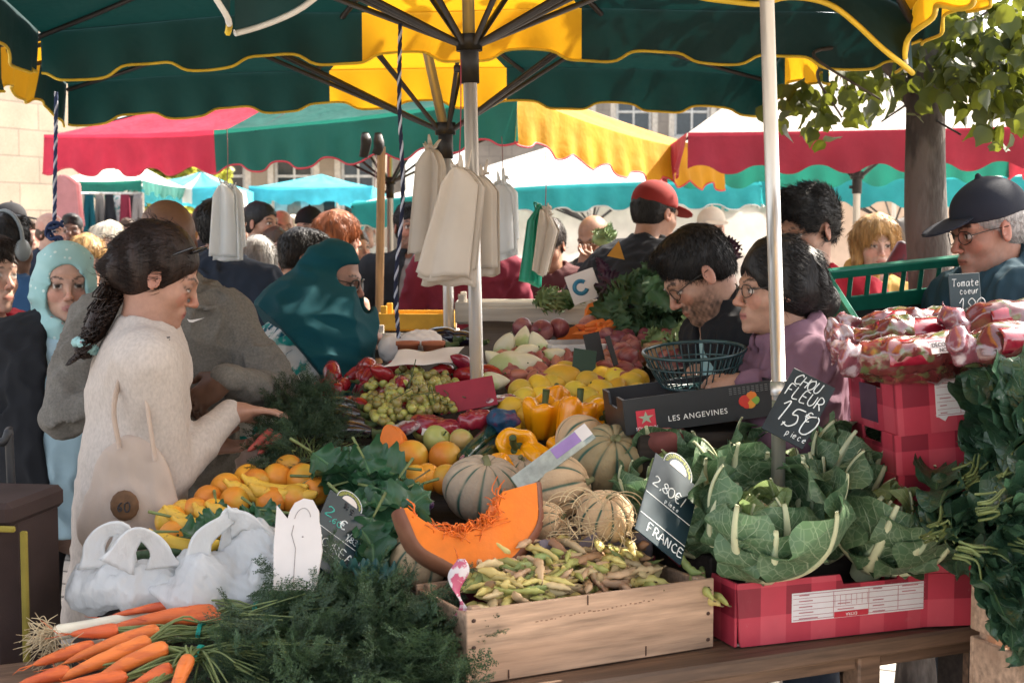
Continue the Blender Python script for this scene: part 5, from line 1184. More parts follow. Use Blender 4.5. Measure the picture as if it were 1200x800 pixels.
def ball(name, mat, cat, r, fl, seed, stem=False, dimple=.1, n=36, lump=.02, pear=0.0):
 m = MB(); th = np.linspace(-pi / 2, pi / 2, 24); k = 1 - dimple * np.exp(-((th - pi / 2) / .22) ** 2) - dimple * .6 * np.exp(-((th + pi / 2) / .2) ** 2)
 pr = np.stack([np.cos(th) * r * (1 - pear * (np.sin(th) > 0) * np.sin(th) ** 1.0), np.sin(th) * r * fl * k * (1 + pear * .5 * (np.sin(th) > 0))], 1); m.lathe(pr, n); m.V[-1] = noisy(m.V[-1], r * lump, 1.6 / r, seed)
 if stem: m.tube([A(0, 0, r * fl * .82), A(.002, 0, r * fl * 1.0), A(.006, 0, r * fl * 1.15)], [.0025, .0018, .0025], 7, mi=1)
 else: m.ell((0, 0, r * fl * (1 - dimple) * (1 + pear * .5)), (.0035, .0035, .0018), n=8, m=5, mi=1)
 return proto(m, name, [mat, M_stem], cat)
def carrot_geo(m, tip, crown, r, g, hair=True, mi=0):
 tip, crown = np.asarray(tip, float), np.asarray(crown, float); d = tip - crown; Ln = np.linalg.norm(d); t = np.linspace(0, 1, 34)
 side = nrm(np.cross(d, A(g.normal() * .3, g.normal() * .3, 1))); p = crown + d * t[:, None] + side * (np.sin(t * pi) * Ln * g.uniform(-.05, .05))[:, None] + A(0, 0, 1) * (np.sin(t * pi * 1.3) * Ln * .012)[:, None]
 rad = r * np.interp(t, [0, .015, .05, .14, .5, .82, .94, .985, 1], [.25, .62, .9, 1.0, .84, .55, .32, .13, .04]); rad = rad * (1 + .035 * SN(int(g.integers(999)), 130, 5)(p))
 m.tube(p, rad, 18, mi=mi)
 if hair:
  q = p[-1];
  for _ in range(2): m.tube([q, q + nrm(d) * .02 + g.normal(size=3) * .004, q + nrm(d) * .05 + g.normal(size=3) * .012], [.0016, .001, .0004], 5, mi=mi)
  for _ in range(5):
   j = g.integers(8, 30); dd = nrm(g.normal(size=3)); m.tube([p[j] + dd * rad[j] * .8, p[j] + dd * (rad[j] + g.uniform(.003, .012)) + nrm(d) * .006], [.0007, .0003], 4, mi=mi)
melonA = Kind([melon(1), melon(2, flat=.88), melon(3, green=.55, flat=.84), melon(4, base=(.42, .33, .24), flat=.78, ribs=11)])
peppers = Kind([pepper(i, h=.068 + .006 * i) for i in range(4)])
oranges = Kind([ball('orange', M_orange, 'orange', .041, .95, i, dimple=.06, lump=.012) for i in range(3)])
quinces = Kind([ball('quince', M_quince, 'quince', .040, 1.15, 10 + i, dimple=.08, lump=.05, pear=.22, stem=False) for i in range(4)])
apples = Kind([ball('apple', M_apple, 'apple', .037, .9, 20 + i, stem=True, dimple=.24, lump=.02) for i in range(2)])
onions = Kind([ball('red_onion', M_onion, 'onion', .031, .92, 30 + i, dimple=-.16, lump=.025) for i in range(3)])
shallots = Kind([ball('shallot', M_shallot, 'shallot', .0165, 1.75, 40 + i, dimple=-.18, lump=.05, n=18) for i in range(3)])
whites = Kind([ball('white_fennel', M_white_veg, 'fennel', .032, 1.5, 50 + i, dimple=-.1, lump=.06, pear=.35) for i in range(3)])
def grape(nm, mt, i, r):
 m = MB(); m.ell((0, 0, 0), (r, r, r * 1.12), n=14, m=9); m.V[-1] = noisy(m.V[-1], r * .03, 200, i); m.tube([A(0, 0, r * 1.08), A(0, .001, r * 1.45)], .0009, 5, mi=1); return proto(m, nm, [mt, M_stem], 'grape')
grapes = Kind([grape('green_grape', M_grape, i, .0118) for i in range(3)]); pgrapes = Kind([grape('purple_grape', M_pgrape, i, .0105) for i in range(2)])
def banana(i):
 m = MB(); t = np.linspace(-.62, .62, 26); p = np.stack([0 * t, np.sin(t) * .14, .14 * (1 - np.cos(t))], 1); r = np.interp(t, [-.62, -.58, -.48, 0, .42, .52, .62], [.004, .008, .0155, .0185, .0165, .0075, .005]); m.tube(p, r, 10); return proto(m, 'banana', M_banana, 'banana')
bananas = Kind([banana(0)])
def redpep(i):
 m = MB(); g = np.random.default_rng(i); p = smooth_path([A(0, 0, 0), A(0, .05, .006), A(.012, .10, 0)], 18); m.tube(p, np.interp(np.linspace(0, 1, 18), [0, .06, .25, .7, .95, 1], [.006, .021, .026, .02, .006, .001]) * (1 + .05 * np.sin(np.arange(18))), 16); m.tube([A(0, .001, 0), A(0, -.012, .004), A(0, -.026, .010)], [.008, .0035, .004], 8, mi=1); return proto(m, 'red_pepper', [M_redpep, M_stem], 'red pepper')
redpeps = Kind([redpep(1), redpep(2)])
def egg(i):
 m = MB(); p = smooth_path([A(0, 0, 0), A(0, .07, .012), A(0, .15, .0), A(0, .19, -.012)], 26); m.tube(p, np.interp(np.linspace(0, 1, 26), [0, .05, .2, .6, .85, .97, 1], [.008, .016, .022, .034, .034, .018, .004]), 20); m.tube([A(0, .012, 0), A(0, -.004, 0), A(0, -.03, .008)], [.02, .011, .007], 10, mi=1); return proto(m, 'aubergine', [M_eggp, M_stem], 'aubergine')
eggs = Kind([egg(0)])
def bean(i):
 g = np.random.default_rng(i); m = MB(); Ln = g.uniform(.085, .125); t = np.linspace(0, 1, 24); k = g.uniform(-.25, .3)
 p = np.stack([k * .05 * np.sin(t * pi), (t - .5) * Ln, .006 * np.sin(t * 7 + i)], 1); r = .0068 * np.interp(t, [0, .08, .2, .85, .95, 1], [.15, .55, 1, .95, .45, .08]) * (1 + .12 * np.sin(t * 2 * pi * g.integers(5, 7)))
 col = [(.40, .40, .12), (.56, .46, .16), (.52, .34, .2), (.24, .30, .10), (.58, .44, .24), (.36, .2, .11)][i % 6]; sp = .12 * SN(i, 140)(p)
 m.tube(p, r, 8, sq=1.5, col=np.repeat(np.asarray(col)[None] * (1 + sp[:, None]), 8, 0)); m.V[0] = m.V[0]
 m.tube([p[0], p[0] + A(.001, -.007, .002)], [.0022, .0014], 5, col=(.2, .14, .07)); return proto(m, 'bean_pod', M_bean, 'bean')
beans = Kind([bean(i) for i in range(12)])
print('protos ok')
TZ = .757
U_ = nrm(A(.803, .363, 0)); V_ = A(-U_[1], U_[0], 0); Q_ = A(.233, 2.777, 0)
def woodmat(name, col, var=.35, ax=0, rough=.75, col2=None, **k):
 st = [9, 9, 9]; st[ax] = .7; return M(name, col, rough, var=var, vs=7, stretch=tuple(st), bump=.35, bs=14, bd=.003, col2=col2, c2s=.9, c2lo=.5, c2hi=.75, kind='Object', **k)
W_table = woodmat('worn_table_wood', (.16, .095, .06), .5, 0, .6, (.06, .04, .03)); W_crate = woodmat('pale_crate_wood', (.40, .265, .18), .42, 0, .75, (.30, .185, .12)); W_dark = woodmat('dark_stained_wood', (.035, .026, .022), .4); W_white = woodmat('whitewashed_wood', (.52, .48, .42), .15); W_kraft = M('kraft_cardboard', (.36, .22, .12), .85, var=.12, vs=4, bump=.15, bs=60)
M_nail = M('rusty_nail', (.06, .03, .02), .7, bump=0)
Rt = np.stack([U_, V_, A(0, 0, 1)], 1)
te = empty('trestle_table', Q_ + V_ * .3, 'long worn wooden trestle table under the produce', 'table')
def boxc(name, c, sz, mat, Rm=np.eye(3), b=.003, parent=None, **k):
 """box mesh with its own local axes (so wood grain follows the board)"""
 m = MB(); m.box((0, 0, 0), sz, b=b, **k); me = m.mesh(name, mat, False); o = bpy.data.objects.new(name, me); COL.objects.link(o)
 o.matrix_basis = Matrix.Translation(Vector(c)) @ Matrix(np.asarray(Rm).tolist()).to_4x4()
 if parent is not None: adopt(o, parent)
 return o
for i in range(4):
 boxc('tabletop', Q_ - U_ * .28 + V_ * (.075 + i * .151) + A(0, 0, TZ - .019), (2.62, .149, .036), W_table, Rt, .006, te)
boxc('apron', Q_ - U_ * .28 + V_ * .06 + A(0, 0, TZ - .058), (2.4, .028, .036), W_table, Rt, .004, te)
for du in (-1.45, -.35, .62, .96):
 for dv in (.06, .52): boxc('leg', Q_ + U_ * du + V_ * dv + A(0, 0, (TZ - .04) / 2), (.06, .06, TZ - .04), W_table, Rt, .005, te)
pl = [(-.98, 2.62), (.30, 2.93), (.50, 3.25), (.44, 3.62), (.40, 4.2), (.55, 4.9), (-.1, 5.0), (-.5, 4.45), (-.66, 3.8), (-.74, 3.45), (-.86, 3.1)]
m = MB(); n = len(pl); top = [(x, y, Z0(y) - .105) for x, y in pl]; bot = [(x, y, Z0(y) - .135) for x, y in pl]
m.add(top + bot, g=[list(range(n)), list(range(2 * n - 1, n - 1, -1))] + [[i + n, (i + 1) % n + n, (i + 1) % n, i] for i in range(n)])
de = empty('display_stand', (0, 3.7, 0), 'dark sloping display stand that carries the fruit and vegetables', 'display stand'); m.obj('board', W_dark, de, smooth=False)
for x, y in ((-.6, 4.0), (-.75, 3.3), (.36, 3.6), (.3, 4.6), (-.3, 4.6)): boxc('leg', A(x, y, (Z0(y) - .13) / 2), (.05, .05, Z0(y) - .13), W_dark, np.eye(3), .004, de)
def gingham():
 m, nt = _nt('red_gingham_card'); uv = sep(nt, N(nt, 'ShaderNodeTexCoord').outputs['UV']); c = .062
 fx = mth(nt, 'GREATER_THAN', mth(nt, 'FRACT', mth(nt, 'DIVIDE', uv[0], c * 2)), .5); fy = mth(nt, 'GREATER_THAN', mth(nt, 'FRACT', mth(nt, 'DIVIDE', uv[1], c * 2)), .5)
 both = mth(nt, 'MULTIPLY', fx, fy); one = mth(nt, 'SUBTRACT', 1, mth(nt, 'MULTIPLY', mth(nt, 'SUBTRACT', 1, fx), mth(nt, 'SUBTRACT', 1, fy)))
 a = mixrgb(nt, one, (.56, .075, .105), (.47, .042, .07)); a = mixrgb(nt, both, a, (.25, .018, .035)); co = coords(nt)
 a = mixrgb(nt, ramp(nt, noise(nt, co, 6, 5), .35, .75), a, mixrgb(nt, 1, a, (.78, .76, .78), 'MULTIPLY'))
 sc = mth(nt, 'MULTIPLY', ramp(nt, noise(nt, co, 26, 6, .7), .60, .70), ramp(nt, noise(nt, co, 5, 3), .45, .62)); a = mixrgb(nt, mth(nt, 'MULTIPLY', sc, .7), a, (.45, .33, .3))
 return finish(nt, m, a, .5, noise(nt, co, 16, 4), .25, .006)
G_card = gingham(); C_white_ink = M('white_print', (.72, .7, .68), .6, bump=0, var=.05); C_red_ink = M('red_print', (.5, .03, .05), .6, bump=0); C_black_ink = M('black_print', (.03, .03, .035), .6, bump=0); C_inner = M('grey_card_inside', (.28, .2, .19), .85, bs=40)
C_label = M('white_label_paper', (.66, .63, .64), .6, var=.06, vs=12, bump=.1, bs=30)
def text(parent, body, loc, Rm, size, mat, name='lettering', align='CENTER', shear=0, space=1):
 c = bpy.data.curves.new(name, 'FONT'); c.body = body; c.size = size; c.align_x = align; c.align_y = 'CENTER'; c.extrude = .0003; c.shear = shear; c.space_character = space; c.materials.append(mat)
 o = bpy.data.objects.new(name, c); COL.objects.link(o); o.matrix_basis = Matrix.Translation(Vector(loc)) @ Matrix(np.asarray(Rm).tolist()).to_4x4(); adopt(o, parent) if parent is not None else None; return o
RF = np.stack([A(1, 0, 0), A(0, 0, 1), A(0, -1, 0)], 1)     # text on a face looking along -Y
def carton(label, w, d, h, loc, yaw, mat, notch=True, th=.006, group=None, tilt=0, flaps=False):
 """local: bottom centre of the FRONT edge at the origin, front looks along -Y"""
 e = empty('carton', (0, 0, 0), label, 'carton', group)
 def p(mb, nm, mt=None): o = mb.obj(nm, mt or mat, None, smooth=False, origin=A(0, 0, 0)); o.parent = e; return o
 m = MB(); c = .013
 out = [(-w / 2 + c, 0), (w / 2 - c, 0), (w / 2 - c * .7, c), (w / 2 - .002, h), (w * .17, h), (w * .155, h - .022), (-w * .07, h - .022), (-w * .085, h), (-w / 2 + .002, h), (-w / 2 + c * .7, c)] if notch else [(-w / 2, 0), (w / 2, 0), (w / 2, h), (-w / 2, h)]
 m.prism(out, th, c=(0, th / 2, 0)); f = p(m, 'front_panel')
 m = MB(); m.prism([(-w / 2, 0), (w / 2, 0), (w / 2, h), (-w / 2, h)], th, c=(0, d - th / 2, 0)); p(m, 'back_panel')
 for s in (-1, 1):
  m = MB(); dd = d - 2 * th; hh = h
  out = [(-dd / 2, 0), (dd / 2, 0), (dd / 2, hh), (dd * .22, hh), (dd * .2, hh - .03), (-dd * .2, hh - .03), (-dd * .22, hh), (-dd / 2, hh)]
  m.prism(out, th, Rm=RZ(-s * pi / 2) @ np.eye(3), c=(s * (w / 2 - th / 2), d / 2, 0)); p(m, 'side_panel')
 m = MB(); m.box((0, d / 2, .003), (w - 2 * th - .002, d - 2 * th - .002, .005)); p(m, 'base_panel', C_inner)
 place(e, loc, RZ(yaw) @ RX(tilt)); return e
def lr_yaw(a, b): d = np.asarray(b) - np.asarray(a); return math.atan2(d[1], d[0])
def lines(e, rows, loc, Rm, mat, name='print'):
 """thin printed strips: rows of (x0, x1, z, thickness)"""
 m = MB()
 for x0, x1, z, t in rows: m.box(((x0 + x1) / 2, 0, z), (x1 - x0, .0006, t), b=.0001)
 o = m.obj(name, mat, None, smooth=False, origin=A(0, 0, 0)); o.matrix_basis = Matrix.Translation(Vector(loc)) @ Matrix(np.asarray(Rm).tolist()).to_4x4(); o.parent = e; return o
def sheet_label(e, cx, cz, w, h, y=-.0008, seed=0, bar=True, upside=True):
 g = np.random.default_rng(seed); m = MB(); m.box((0, 0, 0), (w, .0012, h), b=.0003); o = m.obj('printed_label', C_label, None, smooth=False, origin=A(0, 0, 0)); o.parent = e; o.location = (cx, y, cz)
 r = [(-w / 2 + .003, w / 2 - .003, h / 2 - .004, .0012), (-w / 2 + .003, w / 2 - .003, -h / 2 + .004, .0012)]
 for k in range(1, 5): r.append((-w / 2 + .003, w / 2 - .003, -h / 2 + h * k / 5, .0009))
 for x in (-.2, .06, .28): r.append((x * w - .0006, x * w + .0006, 0, h - .008))
 for k in range(5):
  for x in (-.45, -.17, .09, .31):
   if g.random() < .75: r.append((x * w, x * w + w * g.uniform(.06, .14), -h / 2 + h * (k + .5) / 5, .0022))
 for x in np.linspace(-.19, .05, 7): r.append((x * w - .0004, x * w + .0004, h * .12, h * .36))
 lines(o, r, A(0, -.001, 0), np.eye(3), M('pink_form_print', (.42, .16, .18), .7, bump=0))
 if bar:
  b = MB(); b.box((0, 0, 0), (.25 * w, .001, h * .2)); bo = b.obj('red_bar', C_red_ink, None, smooth=False, origin=A(0, 0, 0)); bo.parent = o; bo.location = (-.07 * w, -.0016, -h / 2 + h * .12)
  t = text(None, 'EXTRA', (0, -.0012, 0), np.stack([A(-1, 0, 0), A(0, 0, -1), A(0, -1, 0)], 1) if upside else RF, h * .15, C_white_ink); t.parent = bo
 return o
a, b = P(862, 768, 2.96), P(1143, 736, 3.172); w = np.linalg.norm(b - a); yw = lr_yaw(a, b)
k1 = carton('red gingham carton with an upside down printed label holding the cauliflowers', w, .38, .137, (a + b) / 2 * A(1, 1, 0) + A(0, 0, TZ + .003), yw, G_card)
sheet_label(k1, .0, .074, .345, .063, seed=1)
a, b = P(1040, 556, 3.05), P(1172, 536, 3.17); yw2 = lr_yaw(a, b); cs = []
base = A(((a + b) / 2)[0] + .095, ((a + b) / 2)[1] + .03, 0); z = TZ + .003
lbls = ['red gingham carton at the bottom of the stack behind the cauliflowers', 'red gingham carton second from the bottom of the stack', 'red gingham carton just below the topmost one of the stack', 'topmost red gingham carton with a white label, full of bagged vegetables']
for i in range(4):
 z = [TZ + .004, TZ + .126, 1.620 - 280 / 1667 * 3.06 + 0.0, 1.620 - 280 / 1667 * 3.06 + .101][i]
 c = carton(lbls[i], .40, .28, [.12, .22, .1, .128][i], base + A(0, 0, z), .14 + [0, .03, -.02, .0][i], G_card, notch=False, group='stack of red gingham cartons'); cs.append(c); c.rotation_euler = Euler((0, [0, 0, -.07, -.09][i], c.matrix_basis.to_euler().z))
sheet_label(cs[3], -.015, .075, .19, .082, seed=2, bar=False)
m = MB(); m.box((0, 0, 0), (.026, .0012, .022), Rm=RY(.6)); o = m.obj('sticker', C_label, None, smooth=False, origin=A(0, 0, 0)); o.parent = cs[3]; o.location = (-.095, -.001, .04)
m = MB(); m.box((0, 0, 0), (.0012, .1, .085)); o = m.obj('dark_side_print', M('plum_print', (.06, .03, .05), .5, bump=0), None, smooth=False, origin=A(0, 0, 0)); o.parent = cs[3]; o.location = (-.2008, .16, .06)
a = P(526, 776, 2.93); k2 = carton('dull red carton half hidden behind the wooden crate of beans', .5, .12, .15, A(a[0] + .235, a[1] + .13, TZ + .003), lr_yaw(P(547, 812, 2.70), P(835, 766, 2.97)), M('plum_red_card', (.16, .02, .04), .6, bs=50), notch=False)
a, b = P(547, 812, 2.70), P(836, 766, 2.97); w = np.linalg.norm(b - a); yw = lr_yaw(a, b); h = .148; d = .245
ce = empty('wooden_crate', (0, 0, 0), 'pale thin wooden crate with nails in front, heaped with bean pods', 'crate')
def part(e, nm, c, sz, mat, b=.002, Rm=np.eye(3)):
 m = MB(); m.box((0, 0, 0), sz, b=b); o = m.obj(nm, mat, None, smooth=False, origin=A(0, 0, 0)); o.parent = e; o.matrix_basis = Matrix.Translation(Vector(c)) @ Matrix(Rm.tolist()).to_4x4(); return o
fr_ = part(ce, 'front_board', (0, .004, h / 2), (w, .008, h), W_crate); part(ce, 'back_board', (0, d - .004, h / 2), (w, .008, h), W_crate)
for s in (-1, 1):
 part(ce, 'end_board', (s * (w / 2 - .008), d / 2, h / 2 - .004), (.012, d - .018, h - .01), W_crate)
 for yy in (.02, d - .02): part(ce, 'corner_post', (s * (w / 2 - .026), yy, h / 2 + .004), (.022, .022, h - .004), W_crate)
part(ce, 'bottom_board', (0, d / 2, .005), (w - .03, d - .02, .008), W_crate)
for x in (-.5, .5):
 for zz in (.12, .5, .86): m = MB(); m.ell((x * (w - .03), -.001, zz * h), (.005, .002, .0042), n=8, m=5); o = m.obj('nail', M_nail, None, origin=A(0, 0, 0)); o.parent = ce
for x, zz, hh in ((-.02, .93, .02), (.12, .1, .02), (-.2, .08, .018)): m = MB(); m.box((x, -.0012, zz * h), (.0025, .002, hh)); o = m.obj('staple', M_nail, None, origin=A(0, 0, 0)); o.parent = ce
g = np.random.default_rng(9); r = []
for i in range(26): x = -.14 + i * .011; r.append((x, x + g.uniform(.002, .007), .108 + .012 * i / 26 + g.normal() * .001, .0022))
lines(ce, r, A(0, -.001, 0), np.eye(3), M('faded_brown_stamp', (.24, .14, .09), .8, bump=0), 'faded_stamp')
place(ce, (a + b) / 2 * A(1, 1, 0) + A(0, 0, TZ + .003), RZ(yw))
cl = lambda x, y, z: RZ(yw) @ A(x, y, z) + (a + b) / 2 * A(1, 1, 0) + A(0, 0, TZ + .003)
g = np.random.default_rng(21)
bl = ['plump green bean pod in the wooden crate', 'yellowish bean pod in the wooden crate', 'pinkish tan bean pod in the wooden crate', 'dark green bean pod in the wooden crate', 'pale tan bean pod in the wooden crate', 'reddish brown bean pod in the wooden crate']
for i in range(210):
 lay = i % 3; x, y = g.uniform(-.2, .2), g.uniform(.062, d - .05); hz = h - .035 + lay * .014 + .03 * (1 - (x / .26) ** 2) * frm(y, .0, .12) + g.uniform(0, .008) + .035 * frm(y, .08, .2)
 vi = int(g.choice(12, p=np.array([2, 3, 2, 1.2, 2.2, .8] * 2) / 22.4))
 beans.put(cl(x, y, hz), RZ(yw + (g.normal() * .55 + pi / 2 if y < .09 else g.uniform(0, 2 * pi))) @ RX(g.normal() * .22) @ RY(g.uniform(0, 6.3)), g.uniform(.85, 1.15), bl[vi % 6], 'bean pods heaped in the wooden crate', v=vi)
for i, (px, py, d_) in enumerate([(822, 688, 2.98), (827, 678, 3.0), (818, 700, 2.97), (832, 695, 3.0), (805, 660, 3.02)]): beans.put(P(px, py, d_), RZ(yw + g.normal() * .5) @ RX(.3), 1, 'bean pod poking out at the right end of the crate', 'bean pods heaped in the wooden crate', v=[0, 3, 1, 0, 3][i])
def tiltto(ax, spin=0):
 z = nrm(ax); x = nrm(np.cross(A(0, 1, .1), z)); return np.stack([x, np.cross(z, x), z], 1) @ RZ(spin)
for (px, py, d_, s, ax, v, lb) in [(568, 574, 3.38, 1.22, (.1, -.35, 1), 3, 'broad greyish ribbed melon behind the pumpkin slice'), (657, 572, 3.25, .96, (1, -.25, .3), 0, 'round tan melon with teal stripes beside the yellow peppers'), (716, 538, 3.4, 1.16, (.1, -.75, 1), 2, 'greenish grey ribbed melon tilted to show its stalk end'), (684, 520, 3.55, .95, (.8, .2, .6), 1, 'melon behind the printed price card'), (493, 655, 3.02, .84, (.3, -.5, 1), 0, 'melon half hidden left of the pumpkin slice'),
 (709, 605, 3.1, .78, (.15, -.45, 1), 1, 'melon nested in packing straw'), (640, 615, 3.12, .66, (.9, -.4, .5), 1, 'small melon between the pumpkin slice and the straw'), (606, 560, 3.5, .85, (.3, -.2, 1), 3, 'melon in shadow behind the broad greyish one')]:
 melonA.put(P(px, py, d_), tiltto(A(*ax), px * .7), s * 1.1, lb, 'striped melons', v=v)
m = MB(); m.ell((0, 0, 0), (.075, .06, .05), n=30, m=20); m.V[0] = noisy(m.V[0], .004, 30, 3); o = m.obj('beetroot', M_beet, origin=A(0, 0, 0)); tag(o, 'large reddish brown root behind the cauliflowers', 'root vegetable'); place(o, P(768, 515, 3.4))
def pumpkin_slice(label, c, Rm, r, span, wedge, seeds=True, hole=.5):
 """crescent in local xz, thickness along y; cut faces orange, outer rim is rind"""
 e = empty('pumpkin_slice', (0, 0, 0), label, 'pumpkin'); n = 56; t = np.linspace(-span, span, n) - pi / 2; k = 14
 prof_in = 1 - hole * np.cos(np.clip((t + pi / 2) / span, -1, 1) * pi / 2) ** .8 if False else None
 m = MB(); ro = r * (1 + .015 * np.sin(t * 9)); dep = np.cos((t + pi / 2) / span * pi / 2) ** .55          # flesh depth
 ri = ro * (1 - np.interp((t + pi / 2) / span, [-1, -.75, -.3, .2, .7, 1], [.06, .28, .50, .60, .59, .52]))
 th = wedge
 front_o = np.stack([ro * np.cos(t), 0 * t, ro * np.sin(t)], 1); front_i = np.stack([ri * np.cos(t), 0 * t, ri * np.sin(t)], 1)
 s_ = np.linspace(0, 1, k); F = front_o[:, None] * (1 - s_[None, :, None]) + front_i[:, None] * s_[None, :, None]
 nz = SN(3, 45); F[..., 1] += .0022 * nz(F) - .0 ; m.grid(F, n, k)
 B_ = F.copy(); B_[..., 1] = th - .0022 * nz(F); B_[..., 0] *= .96; B_[..., 2] *= .96; m.grid(B_[:, ::-1], n, k)
 I = np.stack([F[:, -1], (F[:, -1] + B_[:, -1]) / 2 * A(1, 1, 1), B_[:, -1]], 1); m.grid(I, n, 3)
 o = m.obj('flesh', M_pump, None, origin=A(0, 0, 0)); o.parent = e
 q = MB(); a = np.linspace(0, pi, 14); R = np.stack([np.concatenate([[0.], np.sin(a[1:-1]) * .022, [0.]]), th * (1 - np.cos(a)) / 2], 1)
 O = np.stack([np.stack([(ro + R[j, 0] * 1.0 - .04 * ro * R[j, 1] / th) * np.cos(t), np.full(n, R[j, 1]), (ro + R[j, 0] - .04 * ro * R[j, 1] / th) * np.sin(t)], 1) for j in range(14)], 1); O += .0015 * SN(8, 60)(O)[..., None]
 q.grid(O, n, 14); o = q.obj('rind', M_rind, None, origin=A(0, 0, 0)); o.parent = e
 if seeds:
  s = MB(); g = np.random.default_rng(4)
  for i in range(800):
   tt = g.normal() * span * .42 - pi / 2; f = abs(tt + pi / 2) / span
   if f > .92: continue
   rr = np.interp(tt, t, ri) ; p0 = A(rr * cos(tt), g.uniform(-.002, th), rr * sin(tt)); inw = -nrm(A(cos(tt), 0, sin(tt))); p0 = p0 - inw * .008; ll = g.uniform(.004, .030) * (1 - f * .5); tg = A(-sin(tt), 0, cos(tt)) * g.normal() * .016
   p1 = p0 + inw * ll + tg + A(0, g.normal() * .008, 0); p2 = p1 + tg * .7 + A(g.normal(), g.normal(), g.normal()) * .008 - inw * .006
   s.tube(smooth_path([p0, p1, p2], 7), np.linspace(.0017, .0012, 7), 5)
  s.tube(np.stack([np.interp(np.linspace(-span * .8, span * .8, 30) - pi / 2, t, ri) * np.cos(np.linspace(-span * .8, span * .8, 30) - pi / 2), np.full(30, th / 2), np.interp(np.linspace(-span * .8, span * .8, 30) - pi / 2, t, ri) * np.sin(np.linspace(-span * .8, span * .8, 30) - pi / 2) - .004], 1), .018, 10)
  o = s.obj('seed_fibre', M_pseed, None, origin=A(0, 0, 0)); o.parent = e
 place(e, c, Rm); return e
pumpkin_slice('big orange pumpkin slice with stringy seed hollow and brown rind', P(553, 585, 2.98), RZ(.3) @ RY(-.13) @ RX(-.42), .146, 1.64, .095)
pumpkin_slice('pumpkin slice far back beside the kale and a price card', P(672, 362, 4.75), RZ(.2) @ RY(-.45) @ RX(-.3), .115, 1.45, .1, seeds=False)
def slab(label, pts, c, Rm, th=.045):
 m = MB(); p = smooth_path(pts + [pts[0]], 40)[:-1]; m.prism(p, th); m.V[0] = m.V[0] + A(0, 1, 0) * (.002 * SN(4, 70)(m.V[0]))[:, None]; o = m.obj('pumpkin_piece', M_pump, smooth=False, origin=A(0, 0, 0), sharp=None); tag(o, label, 'pumpkin', 'cut pumpkin pieces'); place(o, c, Rm); return o
slab('upright orange pumpkin piece left of the oranges', [(-.028, -.05), (.03, -.05), (.026, .02), (.0, .05), (-.024, .045), (-.034, 0)], P(462, 522, 3.62), RZ(-.2) @ RX(-.2))
slab('triangular orange pumpkin piece among the left oranges', [(-.045, -.005), (.012, .035), (.04, -.03), (.0, -.035)], P(391, 541, 3.55), RZ(-.1) @ RX(-.35), .04)
g = np.random.default_rng(33)
def bed(px, py, r): return B(px, py, 0)
for px, py, ax, s, lb in [(636, 487, (.1, -.25, 1), 1.16, 'upright yellow pepper, largest of the pile, green stem on top'), (606, 521, (-.1, -1, .25), 1.1, 'yellow pepper turned stem-first toward the viewer, left of the pile'), (705, 485, (.1, -1, .1), 1.12, 'yellow pepper turned stem-first beside the black carton'), (670, 499, (.3, .2, 1), 1.08, 'yellow pepper between the upright and the right one'), (625, 530, (.5, -.5, -.5), .8, 'small deep yellow pepper under the upright one'), (590, 548, (-.5, -.3, .6), .75, 'small yellow pepper low at the front left of the pile'), (655, 522, (.4, -.4, -.3), .75, 'small yellow pepper peeping out above the melons'), (735, 510, (.7, -.3, -.2), .8, 'yellow pepper low against the black carton'), (692, 512, (0, .4, 1), .85, 'yellow pepper lying behind the price card'), (650, 470, (.1, .6, 1), .8, 'yellow pepper half hidden behind the upright one')]:
 peppers.put(B(px, py, .0) - tiltto(A(*ax)) @ A(0, 0, .04) * s * 1.22 + A(0, -.06, .0), tiltto(A(*ax), px), s * 1.22, lb, 'yellow peppers')
qn = [(656, 446, 1.25), (690, 450, 1), (614, 470, 1), (640, 468, .95), (674, 462, 1), (706, 462, 1.05), (722, 446, 1), (738, 452, .95), (748, 462, .9), (600, 480, .95), (688, 470, 1), (718, 470, 1), (632, 455, .9), (745, 447, .9), (665, 436, .85), (705, 444, .9), (760, 470, .9), (775, 468, .85), (800, 470, .8), (735, 475, .9), (620, 490, .9), (655, 480, .9), (595, 497, .85), (610, 458, .9), (645, 452, .85), (688, 436, .85), (722, 460, .9), (640, 486, .85), (700, 478, .9)]
for i, (px, py, s) in enumerate(qn):
 big = i == 0
 quinces.put(B(px, py, 0), rrot(g) if not big else tiltto(A(1, -.2, .25)), s, 'largest yellow quince, lying sideways on top of the heap' if big else 'yellow quince in the heap beyond the peppers', None if big else 'yellow quinces heaped by the basket')
for px, py, s, lb in [(483, 535, 1.05, 'orange right of the upright pumpkin piece'), (522, 536, 1.05, 'glowing orange under the pale apples'), (500, 560, .9, 'paler orange in the lower row of the middle heap'), (487, 562, .95, 'lowest left orange of the middle heap'), (523, 562, .95, 'orange above the purple grapes')]: oranges.put(B(px, py, 0), rrot(g), s, lb, 'oranges in the middle of the display')
for px, py, s, lb in [(548, 556, .95, 'yellowish apple between the oranges and the broad melon'), (512, 514, 1.05, 'pale green apple behind the oranges'), (541, 516, .9, 'pale apple beside the packet with pink stripes'), (495, 505, .8, 'pale apple half hidden by the red packet')]: apples.put(B(px, py, 0), rrot(g), s, lb, 'pale apples')
lo_ = [(355, 562, 1.0), (325, 560, .95), (265, 572, .95), (300, 566, .9), (338, 549, .9), (290, 560, .85), (200, 610, .9), (205, 628, .9), (275, 588, .9), (318, 588, .9), (244, 585, .85), (229, 600, .85), (370, 575, .85), (345, 585, .9), (388, 568, .8), (250, 600, .8), (215, 600, .75)]
for i, (px, py, s) in enumerate(lo_): oranges.put(B(px, py, 0), rrot(g), s, 'orange in the heap between the tunic and the leafy herbs', 'oranges heaped at the left end')
